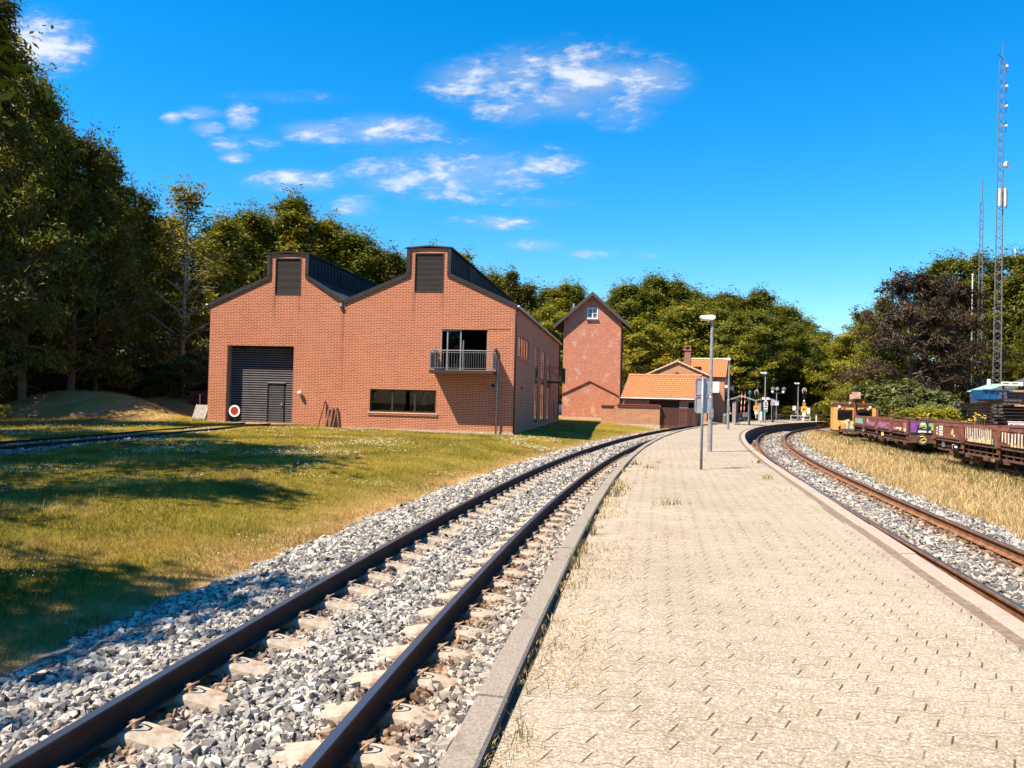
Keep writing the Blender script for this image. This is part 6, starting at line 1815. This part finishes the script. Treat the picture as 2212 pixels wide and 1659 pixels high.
hz_ = zat(2193, 552, 88) - .5
MB().tube([(0, 0, 0), (0, 0, hz_ + .8)], .08, 8).build('post', WHITE2, q); MB().bar((0, 0, hz_), (-1.0, 0, hz_ - .1), .08, .06).build('arm', WHITE2, q); MB().box(-1.5, -.8, -.12, .12, hz_ - .2, hz_ - .05).build('lamp_head', WHITE, q)

# ------------------------------------------------------------------ timber stacks, skip, shed on the right
gz = lambda X, Y: float(ground_z(np.array(X), np.array(Y)))
TG = 'tarred beams of the timber stacks'
def beam(name_label, c0, rot, L, w_, h_, face_pale=False):
    q = thing('timber_beam', name_label, 'beam', c0, rot, TG)
    MB().box(0, L, 0, w_, 0, h_).build('beam', WOODD, q)
    MB().box(-.006, 0, .01, w_ - .01, .01, h_ - .01).box(L, L + .006, .01, w_ - .01, .01, h_ - .01).build('sawn_end', WOODE, q)
    return q
# long stacks: beams across the view, ends of short ones showing between them
BS_D = 38.0
bh = .168
ztop = zat(2100, 870, BS_D)
first = None; firstE = None
ordn = ['topmost', 'second', 'third', 'fourth', 'fifth', 'sixth', 'seventh', 'eighth', 'ninth', 'tenth', 'eleventh', 'twelfth']
for r in range(8):
    z = ztop - (r + 1) * bh
    x0 = xat((2074, 2076, 2089, 2091, 2100, 2098, 2096, 2100)[r], BS_D)
    L = xat(2137, BS_D) - x0
    for j in range(2):
        lab = 'long tarred beam in the left timber stack, %s course from the top, %s' % (ordn[r], ('front one', 'behind the front one')[j])
        loc = (x0 + random.uniform(-.05, .05), BS_D + j * .3, z + random.uniform(0, .01))
        if first is None: first = beam(lab, loc, -R_(3), 1.0, .26, .145)
        q = first if (r == 0 and j == 0) else dup(first, loc, -R_(3), lab)
        q.scale = (L, 1, 1)
    for j in range(2 if r not in (4, 5) else 1):
        lab = 'squared beam end facing the tracks between the two timber stacks'
        loc = (xat(2147 + j * 11, BS_D), BS_D - .3 + random.uniform(-.08, .05), z)
        if firstE is None: firstE = beam(lab, loc, R_(87), 2.4, .22, .12)
        else: dup(firstE, loc, R_(87), lab)
for r in range(11):
    z = zat(2180, 846, BS_D) - (r + 1) * bh
    x0 = xat(2160 + (12 if r < 4 else 0), BS_D + .4)
    for j in range(2):
        lab = 'long tarred beam in the right timber stack, %s course from the top, %s' % (ordn[r], ('front one', 'behind the front one')[j])
        q = dup(first, (x0 + random.uniform(-.1, .1), BS_D + .4 + j * .3, z), -R_(3), lab); q.scale = (3.6, 1, 1)
    if r in (2, 3):
        for j in range(4): dup(firstE, (xat(2181 + j * 10 - 3 * (r == 3), BS_D), BS_D + .1, z + .01), R_(87), 'squared beam end facing the tracks high in the right timber stack')
for i in range(2):
    q = thing('pale_plank', ('pale new plank lying on top of the right timber stack', 'pale new plank half way up the right timber stack')[i], 'plank', (xat((2199, 2194)[i], BS_D), BS_D + (.4, .05)[i], (zat(2180, 846, BS_D) + .002, zat(2200, 878, BS_D))[i]), -R_(3))
    MB().box(0, 1.6, 0, .3, 0, .09).build('plank', WOODP, q); MB().box(-.005, 0, .01, .29, .01, .08).build('sawn_end', WOODE, q)
sk = thing('skip_container', 'blue steel skip standing behind the timber stacks', 'skip', (xat(2128, 47), 47, zat(2128, 866, 47)), -R_(8))
zt_ = zat(2140, 842, 47) - zat(2128, 866, 47)
mb = MB().prism([(0, 0), (2.6, 0), (2.75, zt_), (-.1, zt_)], 'y', 0, 1.7)
for k in range(7): mb.box(.15 + k * .38, .21 + k * .38, -.06, 0, .05, zt_ - .05)
mb.build('body', BLUE, sk); MB().box(-.15, 2.8, -.1, .02, zt_ - .03, zt_ + .03).build('rim', mat('skip_rim', (.01, .11, .30), .5), sk)
sh = thing('yard_shed', 'low wooden shed with a mint green roof behind the blue skip', 'shed', (xat(2135, 54), 54, .4), -R_(6))
zt_ = zat(2150, 829, 54) - .4
mb = MB().wall((-.2, 1.15, -.3, [(-.2, zt_ - .85), (1.15, zt_ - .25)]), [], 'y', 0, .1); mb.box(-.2, -.1, .1, 2.2, -.3, zt_ - .85); mb.box(1.05, 1.15, .1, 2.2, -.3, zt_ - .3); mb.build('wall', mat('shed_boards', (.06, .045, .035), .8, .3), sh)
MB().prism([(-.35, zt_ - .80), (1.15, zt_ - .24), (1.15, zt_ - .03), (-.35, zt_ - .59)], 'y', -.29, -.2).build('verge_board', mat('shed_verge', (.20, .13, .08), .8, .2), sh)
MB().prism([(-.35, zt_ - .58), (1.15, zt_ - .02), (1.15, zt_ + .04), (-.35, zt_ - .52)], 'y', -.3, 2.4).build('roof', MINT, sh)
MB().tube([(.6, 1.2, zt_ - .3), (.6, 1.2, zt_ + .35)], .12, 12).build('flue', WHITE, sh)
q = thing('striped_barrier', 'white barrier plank with red stripes above the timber stacks', 'barrier', (xat(2164, 50), 50, zat(2180, 833, 50) - .5), -R_(5))
MB().box(0, 1.3, 0, .08, .5, .75).build('plank', WHITE, q)
for xx in (.06, .62): MB().box(xx, xx + .36, -.004, .0, .60, .68).build('red_band', REDP, q)
for xx in (.1, 1.1): MB().box(xx, xx + .08, .085, .15, -.6, .5).build('leg', WOODD, q)
q = thing('dark_hut', 'dark roofed hut at the right edge beyond the timber stacks', 'hut', (xat(2205, 58), 58, .5), -R_(8))
zt_ = zat(2205, 828, 58) - .5
MB().box(0, 5, 0, 3, -.3, zt_ - .5).build('wall', mat('hut_dark', (.05, .04, .035), .8, .2), q); MB().prism([(-.6, zt_ - .5), (2.5, zt_ + .7), (5.6, zt_ - .5), (5.6, zt_ - .4), (2.5, zt_ + .82), (-.6, zt_ - .4)], 'y', -.3, 3.3).build('roof', mat('hut_green_roof', (.05, .065, .05), .8, .2), q)
q = thing('white_crate', 'small white crate on the ground beyond the near wagon', 'crate', (xat(2186, 33), 33, gz(xat(2186, 33), 33)), -R_(8))
MB().box(0, .5, 0, .3, 0, zat(2190, 912, 33) - gz(xat(2186, 33), 33)).build('box', WHITE, q); MB().box(-.02, .52, -.02, .32, zat(2190, 912, 33) - gz(xat(2186, 33), 33), zat(2190, 912, 33) - gz(xat(2186, 33), 33) + .03).build('lid', WHITE2, q)

# tansy with yellow flower heads
YF = mat('tansy_yellow', (.72, .50, .04), .7, .15, 9)
GST = mat('plant_stem', (.12, .13, .03), .8, .2, 9)
def tansy(px, D, top, label):
    X = xat(px, D); z0 = gz(X, D)
    H = zat(px, top, D) - z0
    q = thing('tansy_plant', label, 'plant', (X, D, z0), 0, 'tansy in flower behind the wagons')
    st_, fl = MB(), MB()
    for k in range(9):
        a = random.uniform(0, 6.28); r_ = random.uniform(.05, .32)
        tp = (r_ * math.cos(a), r_ * math.sin(a), H * random.uniform(.85, 1.0))
        st_.tube([(tp[0] * .2, tp[1] * .2, 0), (tp[0] * .7, tp[1] * .7, H * .5), tp], .008, 4)
        for j in range(5): fl.sphere((tp[0] + random.uniform(-.06, .06), tp[1] + random.uniform(-.06, .06), tp[2] + random.uniform(0, .04)), random.uniform(.02, .034), 6, 4, .6)
        for j in range(6):
            f = random.uniform(.2, .85); c0 = Vector((tp[0] * f, tp[1] * f, H * f)); b_ = random.uniform(0, 6.28)
            e_ = c0 + Vector((math.cos(b_) * .12, math.sin(b_) * .12, .03)); sd = Vector((-math.sin(b_), math.cos(b_), 0)) * .02
            st_.add([c0, (c0 + e_) / 2 + sd, e_, (c0 + e_) / 2 - sd], [(0, 1, 2, 3)])
    st_.build('stem', GST, q); fl.build('flower_head', YF, q)
tansy(2114, 36.6, 892, 'tansy with a big yellow flower cluster before the timber stack')
tansy(2012, 42, 886, 'tansy with small yellow heads beside the dark shrub')
tansy(1995, 41, 893, 'low tansy with few yellow heads over the far wagon')
tansy(2090, 36.4, 904, 'short tansy left of the big yellow cluster')

# ------------------------------------------------------------------ grass
def blades(name, P, h, wd, lean, mat_, dry, seg2=True):
    n = len(P)
    a = rng.uniform(0, 2 * np.pi, n); la = rng.uniform(0, 2 * np.pi, n)
    w_ = np.stack([np.cos(a), np.sin(a), np.zeros(n)], -1) * (wd / 2)[:, None]
    l_ = np.stack([np.cos(la), np.sin(la), np.zeros(n)], -1) * (lean * h)[:, None]
    up_ = np.zeros((n, 3)); up_[:, 2] = h
    if seg2:
        V = np.stack([P - w_, P + w_, P + up_ * .55 + l_ * .3 + w_ * .8, P + up_ * .55 + l_ * .3 - w_ * .8, P + up_ + l_], 1)
        V[:, 4, 2] -= (lean ** 2 * h * .35)
        base = (np.arange(n) * 5)[:, None]
        F = np.concatenate([base + np.array([[0, 1, 2]]), base + np.array([[0, 2, 3]]), base + np.array([[3, 2, 4]])], 0)
        k = 5
    else:
        V = np.stack([P - w_, P + w_, P + up_ + l_], 1); F = (np.arange(n) * 3)[:, None] + np.array([[0, 1, 2]]); k = 3
    return np_mesh(name, V.reshape(-1, 3), F, mat_, attrs={'dry': np.repeat(dry, k)})
LAWN = grass_mat('lawn_blades', [(0.0, (.066, .076, .008)), (.35, (.140, .138, .012)), (.65, (.235, .205, .020)), (.85, (.34, .27, .042)), (1.0, (.46, .37, .11))], .3, (.5,))
STRAW = grass_mat('straw_blades', [(0.0, (.16, .14, .03)), (.2, (.36, .255, .095)), (.5, (.56, .40, .19)), (.8, (.66, .50, .27)), (1.0, (.75, .61, .38))], .3)
def vnoise(x, y, s, seed):
    g = np.random.default_rng(seed); T = g.uniform(0, 1, (64, 64))
    x = x / s; y = y / s; i = np.floor(x).astype(int); j = np.floor(y).astype(int); fx_ = x - i; fy_ = y - j
    fx_ = fx_ * fx_ * (3 - 2 * fx_); fy_ = fy_ * fy_ * (3 - 2 * fy_)
    q = lambda a, b_: T[a % 64, b_ % 64]
    return (q(i, j) * (1 - fx_) + q(i + 1, j) * fx_) * (1 - fy_) + (q(i, j + 1) * (1 - fx_) + q(i + 1, j + 1) * fx_) * fy_
# lawn: denser near the camera
N = 520000
y = 5.2 * (56 / 5.2) ** rng.uniform(0, 1, N)
x = rng.uniform(-1, 1, N) * (.74 * y + 2) ; x = -np.abs(x)  # left half of the view
x = np.where(rng.uniform(0, 1, N) < .18, -x * .2, x)
dl = (TL.xof(y) - x) * .965
edge = 2.55 + .35 * np.sin(y * .9) + .5 * (vnoise(x, y, .7, 3) - .5)
ok = (dl > edge) & (x > -24)
# not on siding or inside buildings
sx = np.interp(y, [q[1] for q in SID], [q[0] for q in SID])
ok &= ~((np.abs(x - sx - .1) < 1.55 + .2 * np.sin(y * 2)) & (y < 44))
lx = (x - SO[0]) * math.cos(SA) - (y - SO[1]) * math.sin(SA); ly = (x - SO[0]) * math.sin(SA) + (y - SO[1]) * math.cos(SA)
ok &= ~((lx > -WD - .1) & (lx < .05) & (ly > -.05))
ok &= ~((y > 43) & (x < -19))
near_edge = 1 - ss(0, 1.2, dl - edge)
ok &= rng.uniform(0, 1, N) > .75 * near_edge * (vnoise(x, y, .35, 5) > .45)
x, y, dl, near_edge = x[ok], y[ok], dl[ok], near_edge[ok]
z = ground_z(x, y) + .03 * np.sin(x * 1.1 + 2) * np.sin(y * .9)
n = len(x)
pat = vnoise(x, y, 1.6, 8)
h = (.035 + .05 * rng.uniform(0, 1, n) ** 2 + .03 * pat) * np.where(rng.uniform(0, 1, n) < .03, 2.0, 1) * (1 + .6 * near_edge * rng.uniform(0, 1, n))
wd = np.clip(.0035 + .00042 * y, .004, .028) * rng.uniform(.7, 1.3, n)
dry = np.clip(near_edge * .8 * rng.uniform(.2, 1.2, n) + .35 * (vnoise(x, y, .9, 21) > .72), 0, .9)
g = blades('lawn_grass', np.stack([x, y, z - .01], -1), h, wd, rng.uniform(.2, 1.0, n), LAWN, dry, False)
tag(g, 'short sunlit lawn grass between the brick shed and the tracks', 'grass', kind='stuff')
# white clover heads in drifts
n = 26000
y = 8 * (42 / 8) ** rng.uniform(0, 1, n); x = -np.abs(rng.uniform(-.66, .66, n)) * y
x = np.where(rng.uniform(0, 1, n) < .2, x * -.1, x)
dl = (TL.xof(y) - x) * .965
ok = (dl > 3.2) & (vnoise(x, y, 1.9, 31) * .7 + vnoise(x, y, .6, 33) * .3 > .70 - .17 * ss(18, 34, y)) & (rng.uniform(0, 1, n) < .25 + .75 * ss(12, 26, y)) & ~((np.abs(x - np.interp(y, [q[1] for q in SID], [q[0] for q in SID])) < 1.8)) & (y < 41.2)
x, y = x[ok], y[ok]; n = len(x)
P = np.stack([x, y, ground_z(x, y) + .03 * np.sin(x * 1.1 + 2) * np.sin(y * .9) + rng.uniform(.05, .10, n)], -1)
oct_v = np.array([(1, 0, 0), (0, 1, 0), (-1, 0, 0), (0, -1, 0), (0, 0, .9), (0, 0, -.7)]); oct_f = np.array([(0, 1, 4), (1, 2, 4), (2, 3, 4), (3, 0, 4), (1, 0, 5), (2, 1, 5), (3, 2, 5), (0, 3, 5)])
rr = np.clip(.006 + .0004 * y, .008, .02) * rng.uniform(.7, 1.3, n)
g = np_mesh('clover_flowers', (oct_v[None] * rr[:, None, None] + P[:, None]).reshape(-1, 3), (oct_f[None] + (np.arange(n) * 6)[:, None, None]).reshape(-1, 3), mat('clover_white', (.62, .55, .44), .8))
tag(g, 'drifts of white clover heads in the lawn', 'flowers', kind='stuff')
# tall dry grass between the platform track and the wagons
N = 150000
y = 9.5 * (66 / 9.5) ** rng.uniform(0, 1, N)
c0 = TR.xof(y)
wgx = np.interp(y, TW.xy[:, 1], TW.xy[:, 0])
d_in = 2.15 + .3 * np.sin(y * 1.3) + .35 * (vnoise(y, y * 0, .8, 41) - .5)
x = c0 + d_in + rng.uniform(0, 1, N) * (wgx + 1.3 - c0 - d_in)
ok = (x > c0 + d_in) & (x < .74 * y + 1)
x, y, c0, wgx = x[ok], y[ok], c0[ok], wgx[ok]
f = (x - c0 - 2.0) / np.maximum(.5, wgx - 1.4 - c0 - 2.0)
n = len(x)
cl = vnoise(x, y, .55, 44) * .6 + vnoise(x, y, 1.7, 45) * .4
ok = rng.uniform(0, 1, n) < .25 + 1.1 * cl
ok &= ~((np.abs(x - wgx) < 1.2) & (rng.uniform(0, 1, n) < .6))
x, y, f, cl = x[ok], y[ok], f[ok], cl[ok]; n = len(x)
h = (.16 + .42 * rng.uniform(0, 1, n) ** 1.3) * (.45 + .9 * cl) * (.85 - .25 * np.clip(f, 0, 1))
wd = np.clip(.003 + .0005 * y, .005, .03) * rng.uniform(.6, 1.3, n)
g = blades('dry_grass', np.stack([x, y, ground_z(x, y) - .02], -1), h, wd, rng.uniform(.1, .8, n), STRAW, np.zeros(n))
tag(g, 'tall golden dry grass between the rusty rails and the wagons', 'grass', kind='stuff')
GREENB = grass_mat('green_blades', [(0, (.04, .06, .012)), (.5, (.09, .11, .018)), (1, (.2, .19, .04))], .3)
m_ = (f > .62) & (rng.uniform(0, 1, n) < .30)
x2, y2 = x[m_] + rng.normal(0, .1, m_.sum()), y[m_]
n2_ = len(x2)
g = blades('green_grass', np.stack([x2, y2, ground_z(x2, y2) - .02], -1), (.10 + .3 * rng.uniform(0, 1, n2_)) , np.clip(.005 + .0006 * y2, .006, .035), rng.uniform(.1, .8, n2_), GREENB, np.zeros(n2_))
tag(g, 'greener grass and weeds around the wagon wheels', 'grass', kind='stuff')
# yard weeds behind the wagons and along the bank
N = 60000
y = rng.uniform(26, 60, N); wgx = np.interp(y, TW.xy[:, 1], TW.xy[:, 0]); x = wgx + 1.2 + rng.uniform(0, 1, N) ** 1.5 * 9
ok = (x < .72 * y) & (rng.uniform(0, 1, N) < .2 + vnoise(x, y, 1.2, 51))
x, y = x[ok], y[ok]; n = len(x)
g = blades('yard_weeds', np.stack([x, y, ground_z(x, y) - .02], -1), .25 + .75 * rng.uniform(0, 1, n) ** 2, np.clip(.02 * rng.uniform(.6, 1.4, n), .008, .04), rng.uniform(.1, .7, n), STRAW, np.zeros(n))
tag(g, 'straw coloured weeds in the yard behind the wagons', 'weeds', kind='stuff')
n = 42000
x = rng.uniform(-36, -18.5, n); y = rng.uniform(24, 60, n)
ok = (x > -.75 * y) & (np.abs(x - np.interp(y, [q[1] for q in SID], [q[0] for q in SID])) > 2)
x, y = x[ok], y[ok]; n = len(x)
g = blades('bank_grass', np.stack([x, y, ground_z(x, y) - .02], -1), .06 + .16 * rng.uniform(0, 1, n) ** 2, np.full(n, .02), rng.uniform(.2, 1, n), LAWN, np.clip(rng.normal(.2, .4, n), 0, .9))
tag(g, 'thin grass on the shaded earth bank by the wood', 'grass', kind='stuff')

# tufts of weeds in the platform joints
def tuft(x, y, z, h, n, m_, label, cat='grass tuft', name='grass_tuft', group=None, spread=.06):
    P = np.zeros((n, 3)); P[:, :2] = rng.normal(0, spread, (n, 2))
    o_ = blades(name, P, h * rng.uniform(.5, 1.1, n), np.full(n, max(.005, .0011 * y)), rng.uniform(.15, .8, n), m_, np.clip(rng.normal(.1, .3, n), 0, .8))
    o_.location = (x, y, z)
    return tag(o_, label, cat, group)
GT = 'weed tufts along the raised kerb'
kx = lambda y: float(KL.xof(y)) + .22
for i in range(30):
    y = 3.1 + i * .62 + random.uniform(-.15, .15)
    big = y in () or (7.2 < y < 8.6) or random.random() < .12
    tuft(kx(y) + random.uniform(0, .1), y, -.04, random.uniform(.05, .12) if not big else random.uniform(.18, .30), 8 if not big else 18, GREENB if random.random() < .55 else STRAW, 'little weed tuft growing in the gap behind the raised kerb', group=GT, spread=.05)
GT2 = 'grass tufts in the platform paving'
for px, py, h in ((1440, 1092, .14), (1465, 1090, .12), (1420, 1093, .1), (1400, 1012, .12), (1372, 1003, .16), (1420, 1000, .1), (1300, 1316, .07), (1660, 1035, .14), (1640, 1000, .12), (1690, 1060, .1), (1470, 1000, .08), (1330, 1068, .16), (1350, 1060, .14)):
    q = onz(px, py, 0)
    tuft(q[0], q[1], 0, h, 16, GREENB if h > .1 else STRAW, 'small grass tuft rooted in a joint of the platform paving', group=GT2, spread=.08)
n = 9000
y = 2.8 * (26 / 2.8) ** rng.uniform(0, 1, n); a_, b_ = between(y)
u_ = rng.uniform(0, 1, n) ** 1.7
x = a_ + u_ * np.minimum(2.6, b_ - a_)
ok = vnoise(x, y, .5, 61) * (1 - .5 * u_) > .56
x, y = x[ok], y[ok]; n = len(x)
g = blades('joint_weeds', np.stack([x, y, np.full(n, -.02)], -1), .02 + .05 * rng.uniform(0, 1, n) ** 2, np.clip(.0012 * y, .003, .02), rng.uniform(.2, 1, n), STRAW, np.full(n, .35))
tag(g, 'tiny dry weeds scattered along the paving joints', 'weeds', kind='stuff')
q = onz(348, 908, -.45)
tuft(q[0], q[1], -.42, .5, 60, STRAW, 'pale dry grass tuft standing beside the siding rails', spread=.16)
